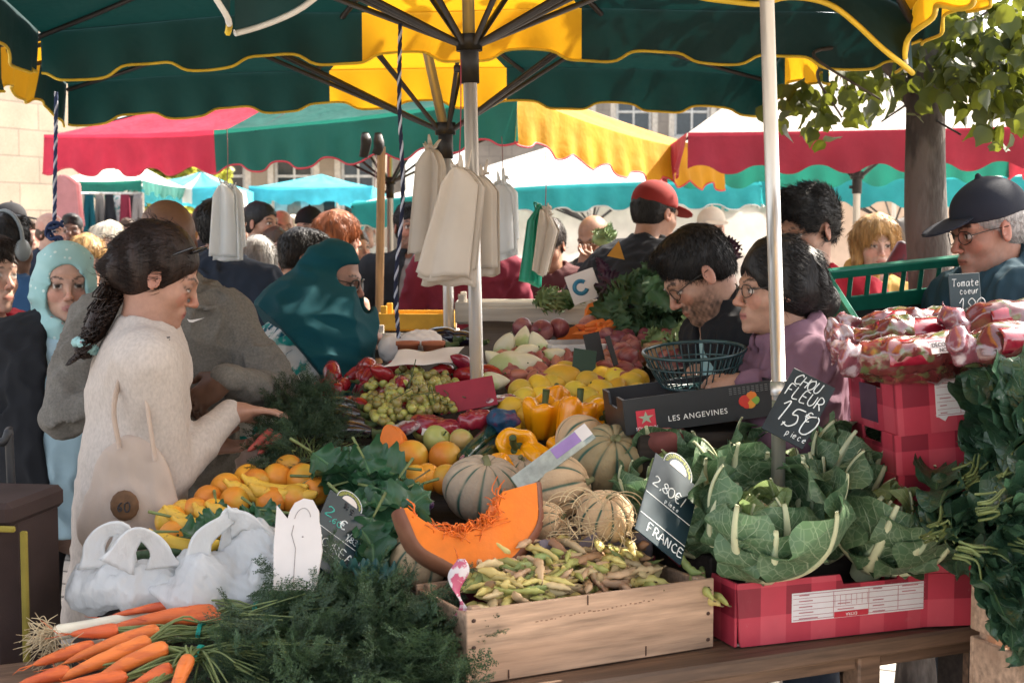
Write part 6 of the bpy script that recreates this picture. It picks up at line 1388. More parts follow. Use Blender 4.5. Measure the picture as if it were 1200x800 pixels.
for px, py, yw_, lb in [(320, 575, 1.5, 'banana nearest the chalk price board with a sticker'), (300, 580, 1.4, 'banana lying behind the torn leaves'), (330, 583, 1.7, 'banana under the one with a sticker'), (225, 615, 1.2, 'banana left of the torn leaves'), (240, 625, 1.35, 'banana low beside the leeks'), (215, 640, 1.5, 'lowest banana just above the carrier bag handles'), (255, 612, 1.1, 'banana between the torn leaves and the tunic'), (280, 607, 1.6, 'banana beneath the torn leaves')]:
 o = bananas.put(B(px, py, .01), RZ(yw_) @ RX(.15) @ RY(g.normal() * .3), 1.0, lb, 'bananas at the left end')
m = MB(); m.box((0, 0, 0), (.018, .022, .001));
for px, py, c_, nm in [(346, 577, (.03, .06, .2), 'blue'), (226, 640, (.5, .05, .1), 'pink')]:
 s = MB(); s.ell((0, 0, 0), (.008, .011, .011), n=20, m=8); o = s.obj('fruit_sticker', M('%s_fruit_sticker' % nm, c_, .4, bump=0, col2=(.7, .65, .6), c2s=60), origin=A(0, 0, 0)); tag(o, '%s and white paper band round a banana' % nm, 'sticker'); place(o, B(px, py, .02), RZ(.1))
gr = np.random.default_rng(8); e0, e1 = 0, 0
for i in range(235):
 t = gr.uniform(0, 1); px = 432 + 106 * t + gr.normal() * 2; top, bot = 446 - 14 * math.sin(t * pi) , 500 - 22 * t; py = gr.uniform(top, bot); f = (py - top) / (bot - top)
 grapes.put(B(px, py, .02 + .035 * math.sin(t * pi) * math.sin(f * pi)) + A(0, gr.normal() * .012, gr.normal() * .006), rrot(gr), gr.uniform(.85, 1.15), 'yellow green grape in the mound behind the red sign', 'green grapes in the mound')
m = MB()
for i in range(14): p0 = B(gr.uniform(440, 530), gr.uniform(445, 480), .05); m.tube(smooth_path([p0, p0 + gr.normal(size=3) * .02, p0 + gr.normal(size=3) * .035], 8), .0014, 5)
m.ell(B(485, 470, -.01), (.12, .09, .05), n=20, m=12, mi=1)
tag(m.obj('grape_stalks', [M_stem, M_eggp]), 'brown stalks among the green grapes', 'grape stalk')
for i in range(34): pgrapes.put(B(gr.uniform(448, 506), gr.uniform(574, 596), 0) + A(0, -.03, .0), rrot(gr), gr.uniform(.9, 1.2), 'dusky purple grape below the oranges', 'purple grapes below the oranges')
m = MB(); p0 = B(470, 575, .03) + A(0, -.05, 0); m.tube(smooth_path([B(450, 590, .02) + A(0, -.05, .02), p0 + A(0, 0, .012), B(505, 556, .03) + A(0, -.05, .02)], 10), .002, 6); m.tube(smooth_path([p0, p0 + A(.01, 0, -.02), p0 + A(.012, 0, -.045)], 6), .0012, 5); tag(m.obj('grape_stalk', M('dry_stalk', (.16, .13, .05), .7)), 'dry curved stalk of the purple grapes', 'grape stalk')
for i in range(62): onions.put(B(gr.uniform(705, 850), gr.uniform(392, 424), gr.uniform(-.01, .02)), rrot(gr), gr.uniform(.75, 1.1), 'red onion in the heap behind the wire basket', 'red onions behind the wire basket')
for px, py, s, lb in [(635, 388, 1.2, 'pale red onion left of the rear carton'), (655, 384, 1.1, 'brown pink onion in front of the rear pumpkin'), (690, 382, 1.2, 'brown onion right below the rear pumpkin'), (612, 384, 1.1, 'brown onion on the white slatted crate')]: onions.put(B(px, py, 0), rrot(g), s, lb, 'onions by the rear pumpkin')
for i in range(115): shallots.put(B(gr.uniform(585, 745), gr.uniform(416, 446) - .0, gr.uniform(-.01, .015)), rrot(gr), gr.uniform(.85, 1.25), 'pinkish brown shallot behind the quinces', 'shallots behind the quinces')
for px, py, s, ax, lb in [(600, 430, 1.5, (1, -.1, .2), 'long white vegetable lying right of the front pole'), (592, 408, 1.0, (.3, -.5, .8), 'white fennel bulb against the front pole'), (615, 416, 1.0, (.6, -.5, .4), 'white fennel bulb in the middle of the pile'), (632, 409, 1.0, (-.4, -.3, 1), 'white fennel bulb at the right of the pile'), (612, 402, .9, (.2, .3, 1), 'white fennel bulb at the back of the pile'), (583, 425, .9, (-.6, -.3, .6), 'white fennel bulb low by the pole'), (645, 418, .8, (.7, -.2, .3), 'small white fennel bulb next to the carton'), (575, 448, .9, (1, 0, .1), 'pale root half under the red sign')]:
 whites.put(B(px, py, .01), tiltto(A(*ax)), s, lb, 'white bulbs behind the red sign')
for i in range(22): redpeps.put(B(gr.uniform(385, 470), gr.uniform(444, 474) - (0 if i % 2 else 14), .01), RZ(gr.uniform(0, 6.3)) @ RX(gr.normal() * .4), gr.uniform(.8, 1.15), 'dark red pepper between the grapes and the floral dress', 'dark red peppers left of the grapes')
for i in range(8): redpeps.put(B(gr.uniform(520, 560), gr.uniform(428, 446), .01), RZ(gr.uniform(0, 6.3)) @ RX(gr.normal() * .4), gr.uniform(.8, 1.0), 'dark red pepper at the foot of the front pole', 'red peppers at the front pole')
for px, py, yw_, lb in [(400, 478, 1.9, 'aubergine topmost in the pile right of the herb bunch'), (405, 488, 1.8, 'second aubergine from the top of the pile'), (410, 498, 1.75, 'third aubergine from the top of the pile'), (418, 508, 1.7, 'lowest aubergine beside the upright pumpkin piece'), (520, 398, .6, 'aubergine behind the poles'), (545, 402, .9, 'aubergine right behind the front pole'), (508, 405, 1.5, 'aubergine at the rear left of the poles')]:
 eggs.put(B(px, py, .01) + A(.05, 0, 0), RZ(yw_), .95, lb, 'aubergines')
carrot_mb = MB();
for i, (x0, y0, x1, y1, r_, lb) in enumerate([(318, 505, 290, 528, .014, 'reddish root in a paper bag beside the herb bunch'), (330, 510, 302, 532, .012, 'second reddish root in the paper bag')]):
 m = MB(); carrot_geo(m, B(x1, y1, .03), B(x0, y0, .05), r_, g, False); tag(m.obj('carrot', M('red_carrot_skin', (.4, .08, .06), .5, bs=30)), lb, 'carrot')
cf = [cauliflower(i) for i in (1, 2, 3)]; cfK = Kind(cf)
for px, py, d, s, tilt, spin, v, lb in [(893, 640, 3.05, 1.08, (-.05, -.45, 1), .3, 0, 'large cauliflower in the middle of the carton, upright pale midrib facing the viewer'), (1018, 632, 3.18, 1.08, (.25, -.55, 1), 2.2, 1, 'large cauliflower at the right of the carton with a thick slanting midrib and creamy curd'),
 (830, 618, 3.2, .85, (-.3, -.3, 1), 4.0, 2, 'cauliflower at the left end beside the green price sign'), (800, 590, 3.32, .95, (-.35, -.35, 1), 1.1, 1, 'cauliflower behind the green price sign'), (905, 582, 3.36, .95, (.1, -.3, 1), 5.0, 0, 'cauliflower in the second row below the black carton'), (985, 574, 3.36, .95, (.3, -.35, 1), .9, 2, 'cauliflower at the right of the second row under the slanted sign'), (960, 628, 3.25, .75, (.0, -.2, 1), 3.1, 2, 'cauliflower squeezed between the two large ones'), (862, 618, 3.3, .75, (-.1, -.2, 1), 2.6, 0, 'cauliflower squeezed behind the upright midrib')]:
 cfK.put(P(px, py, d) - A(0, 0, .06), tiltto(A(*tilt), spin), s, lb, 'cauliflowers in and behind the gingham carton', v=v)
boxm = MB()
be = empty('crate', (.72, 3.42, TZ), 'dark crate hidden under the second row of cauliflowers', 'crate')
boxc('side_board', A(.66, 3.36, TZ + .085), (.62, .3, .16), W_dark, RZ(.42), .004, be)
sp = [spinach_bunch(1), spinach_bunch(2), spinach_bunch(3, 52, hang=-.45), spinach_bunch(4, 46, (.15, .22), .5)]; spK = Kind(sp)
for px, py, d, yw_, pt, s, v, lb in [(1152, 562, 2.95, -1.25, .2, 1.0, 0, 'spinach bunch whose stems point left above the gingham carton'), (1112, 622, 2.9, -1.2, .1, 1.05, 1, 'spinach bunch with a pale stem end just above the wooden crate'), (1204, 520, 2.85, -.5, .6, 1.0, 3, 'spinach bunch standing tallest at the right edge'), (1232, 500, 2.95, -.4, .6, 1.0, 0, 'spinach bunch behind the tallest one at the right edge'), (1150, 655, 2.74, -1.9, -.35, 1.0, 2, 'spinach bunch drooping over the front of the wooden crate'), (1200, 560, 2.8, -1.5, .3, 1.05, 1, 'spinach bunch in the middle right at the photo edge'), (1175, 600, 2.72, -1.7, .0, .95, 0, 'spinach bunch in front of the middle one at the right edge'), (1215, 650, 2.7, -2.3, -.3, 1.0, 2, 'spinach bunch lowest at the right edge')]:
 spK.put(P(px, py, d), RZ(yw_) @ RX(pt), s, lb, 'spinach bunches at the right edge', v=v)
for i in range(3):
 c0 = P(1228, 742, 2.72) * A(1, 1, 0) + A(.185, .1, .37 * 0 + [.66, .36, .06][i]); e = empty('wooden_crate', c0, ['pale wooden crate right of the table under the spinach', 'second wooden crate down beneath the spinach', 'lowest wooden crate of the stack beneath the spinach'][i], 'crate', 'wooden crates under the spinach')
 Rz = RZ(.35)
 for k in range(2): boxc('front_slat', c0 + Rz @ A(0, -.17, .075 + k * .15), (.46, .012, .135), W_crate, Rz, .003, e); boxc('back_slat', c0 + Rz @ A(0, .17, .075 + k * .15), (.46, .012, .135), W_crate, Rz, .003, e)
 for s in (-1, 1):
  for k in range(2): boxc('end_slat', c0 + Rz @ A(s * .225, 0, .075 + k * .15), (.012, .326, .135), W_crate, Rz, .003, e)
  for t in (-1, 1): boxc('corner_post', c0 + Rz @ A(s * .205, t * .15, .147), (.025, .025, .292), W_crate, Rz, .003, e)
 boxc('bottom_board', c0 + Rz @ A(0, 0, .012), (.43, .32, .012), W_crate, Rz, .003, e)
g = np.random.default_rng(14)
def cbunch(label, carrots, band, fan, seed):
 """carrots: (tip px,py,d, crown px,py,d, radius); band: point; fan: list of target points for the tops"""
 g = np.random.default_rng(seed); bp = P(*band); e = empty('carrot_bunch', bp, label, 'carrots', 'bunches of carrots at the front left')
 st = MB()
 for c in carrots:
  tip, crown = P(*c[0:3]), P(*c[3:6]); m = MB(); carrot_geo(m, tip, crown, c[6], g); m.obj('carrot', M_carrot, e)
  for _ in range(7):
   o1, o2 = g.normal(size=3) * .003, g.normal(size=3) * .007; f = P(*fan[g.integers(len(fan))]); mid = bp + o2
   far = bp + (f - bp) * g.uniform(.35, .6) + g.normal(size=3) * .03
   st.tube(smooth_path([crown + o1 + nrm(tip - crown) * .004, crown + (mid - crown) * .5 + o2 * .8 + A(0, 0, .006), mid, mid + (far - mid) * .5 + A(0, 0, .01), far], 14), np.linspace(.0026, .0014, 14), 6)
 st.obj('stems', M_fstem, e)
 b = MB(); d0 = nrm(P(*fan[0]) - P(*carrots[0][3:6])); u = nrm(np.cross(d0, A(0, 0, 1))); v = np.cross(u, d0); t = np.linspace(0, 2 * pi, 26)
 for k in (-1, 0, 1): b.tube(bp + u * (.019 * np.cos(t))[:, None] + v * (.016 * np.sin(t))[:, None] + d0 * (k * .003 + .001 * np.sin(t * 3))[:, None], .0019, 6)
 b.obj('rubber_band', M_band, e)
 fo = MB(); n = 74; bases = []; dirs = []
 for i in range(n):
  f = P(*fan[g.integers(len(fan))]); q = bp + (f - bp) * g.uniform(.2, .95) + g.normal(size=3) * A(.04, .04, .012); bases.append(q); dirs.append(nrm((f - bp) + g.normal(size=3) * .16 * 1.6))
 scatter_fronds(fo, FROND, bases, dirs, g, (.32, .6)); fo.obj('foliage', M_frond, e)
 return e
cbunch('carrot bunch lying topmost against the white carrier bag', [(130, 720, 2.9, 233, 705, 2.92, .0115), (118, 738, 2.82, 254, 716, 2.86, .0185), (190, 726, 2.84, 262, 724, 2.85, .014)], (302, 714, 2.86), [(400, 712, 2.85), (460, 705, 2.85), (430, 700, 2.9)], 1)
cbunch('middle carrot bunch with its green band above two long carrots', [(74, 776, 2.72, 188, 738, 2.78, .0165), (38, 778, 2.72, 112, 757, 2.78, .0155), (82, 742, 2.8, 140, 738, 2.8, .015), (62, 797, 2.66, 177, 750, 2.72, .0175), (170, 745, 2.78, 182, 742, 2.78, .014)], (236, 740, 2.79), [(340, 745, 2.74), (420, 740, 2.7), (480, 745, 2.75), (500, 700, 2.82), (380, 730, 2.75)], 2)
cbunch('lowest carrot bunch cut by the bottom of the photo', [(104, 802, 2.62, 198, 758, 2.68, .0175), (152, 806, 2.58, 203, 783, 2.62, .0165), (196, 835, 2.52, 222, 768, 2.62, .0145), (20, 802, 2.62, 82, 786, 2.68, .015), (10, 822, 2.56, 150, 792, 2.62, .016), (90, 830, 2.5, 170, 806, 2.56, .016)], (234, 766, 2.68), [(330, 800, 2.6), (430, 810, 2.58), (500, 800, 2.6), (400, 780, 2.65), (520, 770, 2.7), (300, 830, 2.5)], 3)
fo = MB(); g = np.random.default_rng(77); bs, ds = [], []
for i in range(520):
 px, py = g.uniform(285, 520), g.uniform(702, 812);
 if py < 720 - (px - 290) * .16: continue
 d = np.interp(py, [650, 800], [3.0, 2.6]); q = P(px, py, d) + g.normal(size=3) * A(.02, .03, .01) - A(0, 0, .02); bs.append(q); a = g.normal() * .9; ds.append(nrm(A(sin(a) * .9 + .2, -cos(a) * .45 + .1, g.uniform(-.35, .4))))
scatter_fronds(fo, FROND, bs, ds, g, (.28, .6), (.6, 1.35))
tag(fo.obj('carrot_greens', M_frond), 'mound of feathery carrot tops left of the wooden bean crate', 'carrot greens', kind='stuff')
he = empty('herb_bunch', B(360, 520), 'bushy bunch of fine dark herbs under the young woman\'s hand', 'herbs')
fo = MB(); g = np.random.default_rng(15); bs, ds = [], []
for i in range(330):
 px, py = 358 + g.normal() * 20, 498 + g.normal() * 21
 if not (306 < px < 412 and 448 < py < 548): continue
 q = B(px, py, .02) + A(0, -.03 + g.normal() * .03, 0); bs.append(q); a = math.atan2(px - 360, 520 - py) + g.normal() * .5; ds.append(nrm(A(sin(a), -.25 + g.normal() * .4, cos(a) * .8 + .15)))
scatter_fronds(fo, HERB, bs, ds, g, (.35, .65), (.6, 1.3)); fo.obj('foliage', M_herb, he)
st = MB()
for i in range(26): p0 = B(362 + g.normal() * 8, 536 + g.normal() * 4, 0); p1 = B(358 + g.normal() * 30, 492 + g.normal() * 18, .03) + A(0, -.02, 0); st.tube(smooth_path([p0, (p0 + p1) / 2 + g.normal(size=3) * .01, p1], 8), .0016, 5)
st.obj('stems', M_fstem, he)
def leafpile(name, label, cat, spots, mat, g, L_=(.09, .14), wfn=celerywf, nper=1, sc=1, dmap=None, crink=.004, up=(0, -.6, 1), stems=True, wr=.75, bend=(.2, 1.0), kind_seed=0):
 e = empty(name, dmap(*spots[0]) if dmap else B(*spots[0]), label, cat); m = MB(); s = MB();
 for k, (px, py) in enumerate(spots):
  for j in range(nper):
   q = (dmap(px, py) if dmap else B(px, py, .03) + A(0, -.04, 0)) + g.normal(size=3) * .012; a = g.uniform(0, 6.3); Ln = g.uniform(*L_) * sc
   V, nu, nv, U, c, an = leaf(Ln, Ln * wr * g.uniform(.85, 1.2), wfn, cup=g.uniform(.1, .6), bend=g.uniform(*bend), wave=.010, wf_n=4, crink=crink, cf=75, nu=30, nv=13, seed=kind_seed + k * 7 + j, tw=g.normal() * .4)
   z = nrm(A(*up) + g.normal(size=3) * .35); y = A(cos(a), -abs(sin(a)) * .2, sin(a)); y = nrm(y - z * np.dot(y, z)); Rm = frame(y=y, z=z)
   m.grid((V - A(0, Ln * .4, 0)) @ Rm.T + q, nu, nv, uv=U)
   if stems: p0 = q - y * Ln * .4; s.tube(smooth_path([p0 - y * .07 - z * .02, p0 - y * .03 - z * .008, p0], 7), np.linspace(.004, .0025, 7), 6)
 m.obj('leaves', mat, e)
 if stems: s.obj('stems', M_fstem, e)
 return e
g = np.random.default_rng(19)
sp_ = [(g.uniform(388, 478), g.uniform(548, 640)) for _ in range(34)]; sp_ = [(x, y) for x, y in sp_ if y > 538 + abs(x - 432) * .35 and not (x < 428 and y > 560)]
leafpile('celery_leaves', 'dark glossy celery leaves between the price board and the oranges', 'celery', sp_ + [(440, 540), (450, 552), (432, 556), (455, 575)], M_celery, g, (.12, .185))
leafpile('leaf_sprig', 'torn dark leaves lying over the bananas', 'leaf sprig', [(232, 603), (262, 588), (252, 612), (290, 600), (305, 612), (240, 620), (318, 600)], M_celery, g, (.075, .11), kind_seed=300)
leafpile('leek_leaf_ends', 'cut bluish leek leaf ends below the celery leaves', 'leek leaves', [(430, 660), (442, 668), (420, 672), (455, 655), (470, 600), (405, 640)], M_leekm if 'M_leekm' in globals() else vein_mat('blue_green_leek_leaf', (.04, .12, .11), (.09, .18, .16), nv=1, rough=.4, sec=False), g, (.07, .1), wfn=lambda t: .9, stems=False, kind_seed=500)
for i, (x0, y0, x1, y1, r, lb) in enumerate([(160, 640, 268, 630, .012, 'uppermost green leek top behind the left carrier bag'), (150, 652, 262, 643, .013, 'second green leek top behind the left carrier bag'), (175, 664, 258, 655, .012, 'third green leek top behind the left carrier bag'), (205, 668, 262, 665, .011, 'lowest green leek top between the two carrier bags')]):
 m = MB(); m.tube(smooth_path([B(x0, y0, -.01), (B(x0, y0) + B(x1, y1)) / 2 + A(0, 0, .004), B(x1, y1, -.01)], 12), np.linspace(r * .9, r * 1.15, 12), 14, sq=.8); tag(m.obj('leek', M_leek), lb, 'leek', 'green leek tops behind the bags')
m = MB(); a, b = P(62, 742, 2.82), P(140, 727, 2.9); m.tube(smooth_path([a, (a + b) / 2, b, b + (b - a) * .6], 16), np.interp(np.linspace(0, 1, 16), [0, .06, .3, 1], [.012, .0165, .0145, .014]), 16)
e = empty('leek', a, 'white leek with a beard of dry roots left of the carrots', 'leek'); m.obj('shaft', M_leekw, e)
r = MB(); g = np.random.default_rng(2)
for i in range(85):
 d = nrm(nrm(a - b) * .8 + g.normal(size=3) * .55); l = g.uniform(.03, .075); p0 = a + g.normal(size=3) * .006; r.tube(smooth_path([p0, p0 + d * l * .5 + g.normal(size=3) * .006, p0 + d * l + g.normal(size=3) * .014 - A(0, 0, .012)], 8), np.linspace(.0014, .0006, 8), 5)
r.obj('roots', M_root, e)
e = empty('leek', P(70, 770, 2.75), 'second leek whose roots show beneath the carrots', 'leek'); a, b = P(80, 762, 2.78), P(150, 752, 2.84); m = MB(); m.tube([a, b, b + (b - a)], [.013, .0145, .014], 14); m.obj('shaft', M_leekw, e); r = MB()
for i in range(40):
 d = nrm(nrm(a - b) * .6 + g.normal(size=3) * .6 + A(0, 0, -.3)); l = g.uniform(.03, .06); p0 = a + g.normal(size=3) * .006; r.tube(smooth_path([p0, p0 + d * l * .5, p0 + d * l + g.normal(size=3) * .012], 7), np.linspace(.0014, .0006, 7), 5)
r.obj('roots', M_root, e)
s = MB(); g = np.random.default_rng(6)
for i in range(95):
 px, py = g.normal() * 30 + 700, g.uniform(604, 640); d = 3.05 + g.normal() * .05; p0 = P(px, py, d); dr = g.normal(size=3) * A(1, .6, .35); l = g.uniform(.03, .09)
 s.tube(smooth_path([p0 - dr * l * .5, p0 + g.normal(size=3) * .018 + A(0, 0, .015), p0 + dr * l * .5], 9), .0009, 4)
for i in range(12): c = P(700 + g.normal() * 22, 598 + g.normal() * 8, 3.03); t = np.linspace(.2, 2.9, 14); r_ = g.uniform(.03, .055); s.tube(c + np.stack([r_ * np.cos(t), g.normal() * .012 + 0 * t, r_ * np.sin(t) * .9], 1) @ RZ(g.normal() * .5).T, .0012, 5)
tag(s.obj('packing_straw', M_straw), 'tangled pale packing straw around the small melons', 'straw', kind='stuff')
tr = MB(); u = np.linspace(0, 1, 50); v = np.linspace(0, 1, 12); a, b = P(632, 640, 2.98), P(765, 622, 3.12); E = a + (b - a) * u[:, None]
V = E[:, None] + A(-.1, .26, .03) * v[None, :, None] * A(1, 1, 1) + A(0, 0, 1) * ((.012 * np.sin(u * 13 + 1.2))[:, None] * (1 - .6 * v)[None])[..., None] - A(0, 0, .05) * np.sin(v * pi)[None, :, None]
W2 = np.concatenate([(E - A(0, -.02, .07))[:, None], V], 1); tr.grid(W2, 50, 13); o = tr.obj('moulded_tray', M('grey_mauve_pulp', (.2, .17, .2), .9, bump=.4, bs=120)); md = o.modifiers.new('thick', 'SOLIDIFY'); md.thickness = .003; tag(o, 'grey mauve moulded pulp tray behind the beans', 'tray')
def curly(name, label, cat, spots, mat, g, n, L_=(.08, .13), d=4.6, hs=.4):
 e = empty(name, P(*spots[0][:2], d), label, cat); m = MB()
 for i in range(n):
  px, py, sx, sy = spots[g.integers(len(spots))]; q = P(px + g.normal() * sx, py + g.normal() * sy, d + g.normal() * .07); Ln = g.uniform(*L_); a = g.uniform(0, 6.3)
  V, nu, nv, U, c, an = leaf(Ln, Ln * .75, spade, cup=.5, bend=g.uniform(.3, 1.4), wave=.02, wf_n=6, crink=.007, cf=110, nu=18, nv=13, seed=i * 3 + len(name)); z = nrm(A(0, -.8, .6) + g.normal(size=3) * .45); y = nrm(A(cos(a), -.2, sin(a) + .2)); m.grid((V - A(0, Ln * .3, 0)) @ frame(y=y, z=z).T + q, nu, nv, uv=U)
 m.obj('leaves', mat, e)
 s = MB(); s.ell(P(spots[0][0], spots[0][1] + 12 * hs, d + .05), A(.13, .08, .1) * hs, n=16, m=10); s.obj('heart', mat, e); return e
g = np.random.default_rng(51)
curly('kale', 'big bush of curly green kale behind the stooping seller', 'kale', [(775, 350, 20, 18), (762, 372, 24, 14), (798, 372, 16, 10), (745, 385, 12, 8), (778, 328, 12, 8)], M_kale, g, 190, hs=1)
curly('red_lettuce', 'dark red lettuce left of the kale', 'lettuce', [(718, 345, 10, 12), (735, 365, 10, 12), (712, 372, 8, 6)], M_lett, g, 46, (.06, .09), 4.75)
curly('red_lettuce', 'dark red lettuce raised behind the seller\'s head', 'lettuce', [(845, 300, 8, 10), (838, 318, 8, 6)], M_lett, g, 26, (.06, .09), 5.2)
curly('salad', 'pale green salad leaves on the cardboard box', 'salad', [(800, 392, 22, 5), (770, 402, 12, 4), (822, 385, 8, 4)], M_cabb, g, 36, (.06, .1), 4.4)
curly('cabbage', 'pale green cabbage on the white slatted crate', 'cabbage', [(652, 352, 9, 4)], M_cabb, g, 16, (.06, .09), 5.0)
curly('yellow_greens', 'bunch of yellow green leaves held up by the balding man', 'greens', [(706, 275, 6, 4)], M_cabb, g, 12, (.05, .08), 7.2)
GL = {'0': [[(.5, 1), (.15, .8), (.1, .4), (.3, 0), (.65, .05), (.85, .45), (.75, .85), (.5, 1)]], '1': [[(.25, .75), (.55, 1), (.5, 0)]], '2': [[(.15, .8), (.4, 1), (.75, .85), (.65, .5), (.1, 0), (.85, .05)]], '3': [[(.15, .9), (.55, 1), (.75, .75), (.4, .52), (.8, .3), (.55, 0), (.1, .08)]],
 '5': [[(.8, 1), (.3, .97), (.22, .58), (.6, .62), (.8, .3), (.5, 0), (.1, .1)]], '6': [[(.75, .95), (.35, .7), (.2, .3), (.45, 0), (.75, .22), (.55, .48), (.22, .32)]], '8': [[(.5, .5), (.2, .75), (.5, 1), (.8, .75), (.5, .5), (.15, .22), (.5, 0), (.85, .22), (.5, .5)]], '9': [[(.8, .7), (.5, .5), (.2, .7), (.45, 1), (.8, .85), (.75, .3), (.5, 0)]], ',': [[(.4, .08), (.3, -.15)]], '.': [[(.35, .06), (.45, .0)]], '/': [[(.7, 1.05), (.3, -.1)]],
 '€': [[(.85, .9), (.5, 1), (.25, .7), (.25, .3), (.5, 0), (.85, .1)], [(.05, .6), (.65, .62)], [(.05, .4), (.6, .42)]], 'A': [[(.05, 0), (.45, 1), (.85, 0)], [(.2, .38), (.7, .38)]], 'C': [[(.8, .85), (.5, 1), (.15, .6), (.2, .2), (.5, 0), (.85, .12)]], 'E': [[(.8, 1), (.2, 1), (.15, 0), (.8, 0)], [(.17, .52), (.65, .52)]], 'F': [[(.8, 1), (.2, 1), (.15, 0)], [(.17, .52), (.65, .54)]],
 'H': [[(.15, 1), (.15, 0)], [(.8, 1), (.8, 0)], [(.15, .5), (.8, .52)]], 'I': [[(.4, 1), (.4, 0)]], 'L': [[(.2, 1), (.15, 0), (.8, .02)]], 'N': [[(.12, 0), (.18, 1), (.72, 0), (.8, 1)]], 'O': [[(.5, 1), (.15, .75), (.12, .3), (.45, 0), (.82, .3), (.82, .75), (.5, 1)]], 'P': [[(.15, 0), (.18, 1), (.65, .95), (.75, .7), (.55, .48), (.17, .45)]], 'R': [[(.15, 0), (.18, 1), (.65, .95), (.72, .7), (.5, .5), (.17, .47)], [(.42, .48), (.85, 0)]],
 'U': [[(.15, 1), (.15, .25), (.45, 0), (.78, .25), (.8, 1)]], 'T': [[(.05, .98), (.9, 1)], [(.48, 1), (.42, 0)]], 'k': [[(.2, 1), (.18, 0)], [(.65, .6), (.2, .28), (.7, 0)]], 'g': [[(.75, .55), (.45, .65), (.2, .4), (.4, .1), (.7, .25), (.75, .6), (.7, -.25), (.3, -.3)]], 'o': [[(.45, .6), (.2, .35), (.4, .0), (.7, .25), (.45, .6)]], 'm': [[(.1, .6), (.12, 0)], [(.12, .45), (.35, .6), (.42, 0)], [(.42, .45), (.65, .6), (.75, 0)]],
 'a': [[(.7, .55), (.35, .6), (.2, .2), (.45, 0), (.68, .3), (.7, .6), (.8, 0)]], 't': [[(.4, .9), (.4, .1), (.65, .02)], [(.15, .6), (.7, .62)]], 'e': [[(.2, .32), (.7, .38), (.5, .62), (.2, .4), (.3, .05), (.7, .08)]], 'c': [[(.7, .5), (.4, .6), (.2, .3), (.4, 0), (.7, .08)]], 'u': [[(.15, .6), (.2, .1), (.5, .02), (.7, .6)], [(.7, .6), (.78, 0)]], 'r': [[(.2, .6), (.22, 0)], [(.22, .4), (.45, .6), (.65, .55)]], 'p': [[(.2, .6), (.18, -.35)], [(.2, .5), (.55, .6), (.65, .3), (.4, .02), (.2, .12)]], 'i': [[(.4, .6), (.42, 0)], [(.4, .85), (.42, .88)]], 's': [[(.65, .55), (.35, .6), (.3, .38), (.6, .25), (.5, .0), (.2, .05)]], 'é': [[(.2, .32), (.7, .38), (.5, .62), (.2, .4), (.3, .05), (.7, .08)], [(.4, .8), (.6, .95)]], 'ç': [[(.7, .5), (.4, .6), (.2, .3), (.4, 0), (.7, .08)]]}
def chalk(m, s, x, z, h, y=-.0016, r=.0012, slant=.08, seed=0, mi=0, space=.78):
 g = np.random.default_rng(seed + len(s))
 for ch in s:
  if ch != ' ':
   for st in GL[ch]:
    p = smooth_path(np.array([(a, b) for a, b in st]) + g.normal(size=(len(st), 2)) * .02, max(6, len(st) * 4)); X = x + (p[:, 0] + slant * p[:, 1]) * h * .72; Z_ = z + p[:, 1] * h
    m.tube(np.stack([X, np.full(len(X), y), Z_], 1), r * g.uniform(.8, 1.15, len(X)), 5, mi=mi)
  x += h * space * (.5 if ch in ',.I1 /i' else 1)
 return x
M_slate = M('slate_blue_sign_plastic', (.012, .03, .042), .4, var=.2, vs=8, bump=.05); M_chalk = M('chalk_marker_white', (.72, .76, .76), .7, bump=0); M_teal = M('chalk_marker_teal', (.05, .4, .33), .6, bump=0); M_olive = M('printed_olive_leaves', (.22, .24, .05), .6, bump=0); M_board = M('white_foam_board', (.66, .61, .58), .6, var=.08, vs=8, bump=.1, bs=40); M_lilac = M('lilac_print', (.3, .19, .42), .5, bump=0)
def arch(w, h, r):        # rectangular sign with an arched head, outline in xz, bottom centre at 0
 t = np.linspace(0, pi, 22); return [(w / 2, 0), (w / 2, h - r * .62)] + [(r * cos(a), h - r * .62 + r * 1.15 * sin(a) * .9) for a in t] + [(-w / 2, h - r * .62), (-w / 2, 0)]
def sign_frame(pl_, pr_, upd):      # local x from pl_ to pr_, up along upd; front = -Y side toward the viewer
 return frame(x=np.asarray(pr_) - np.asarray(pl_), z=upd)
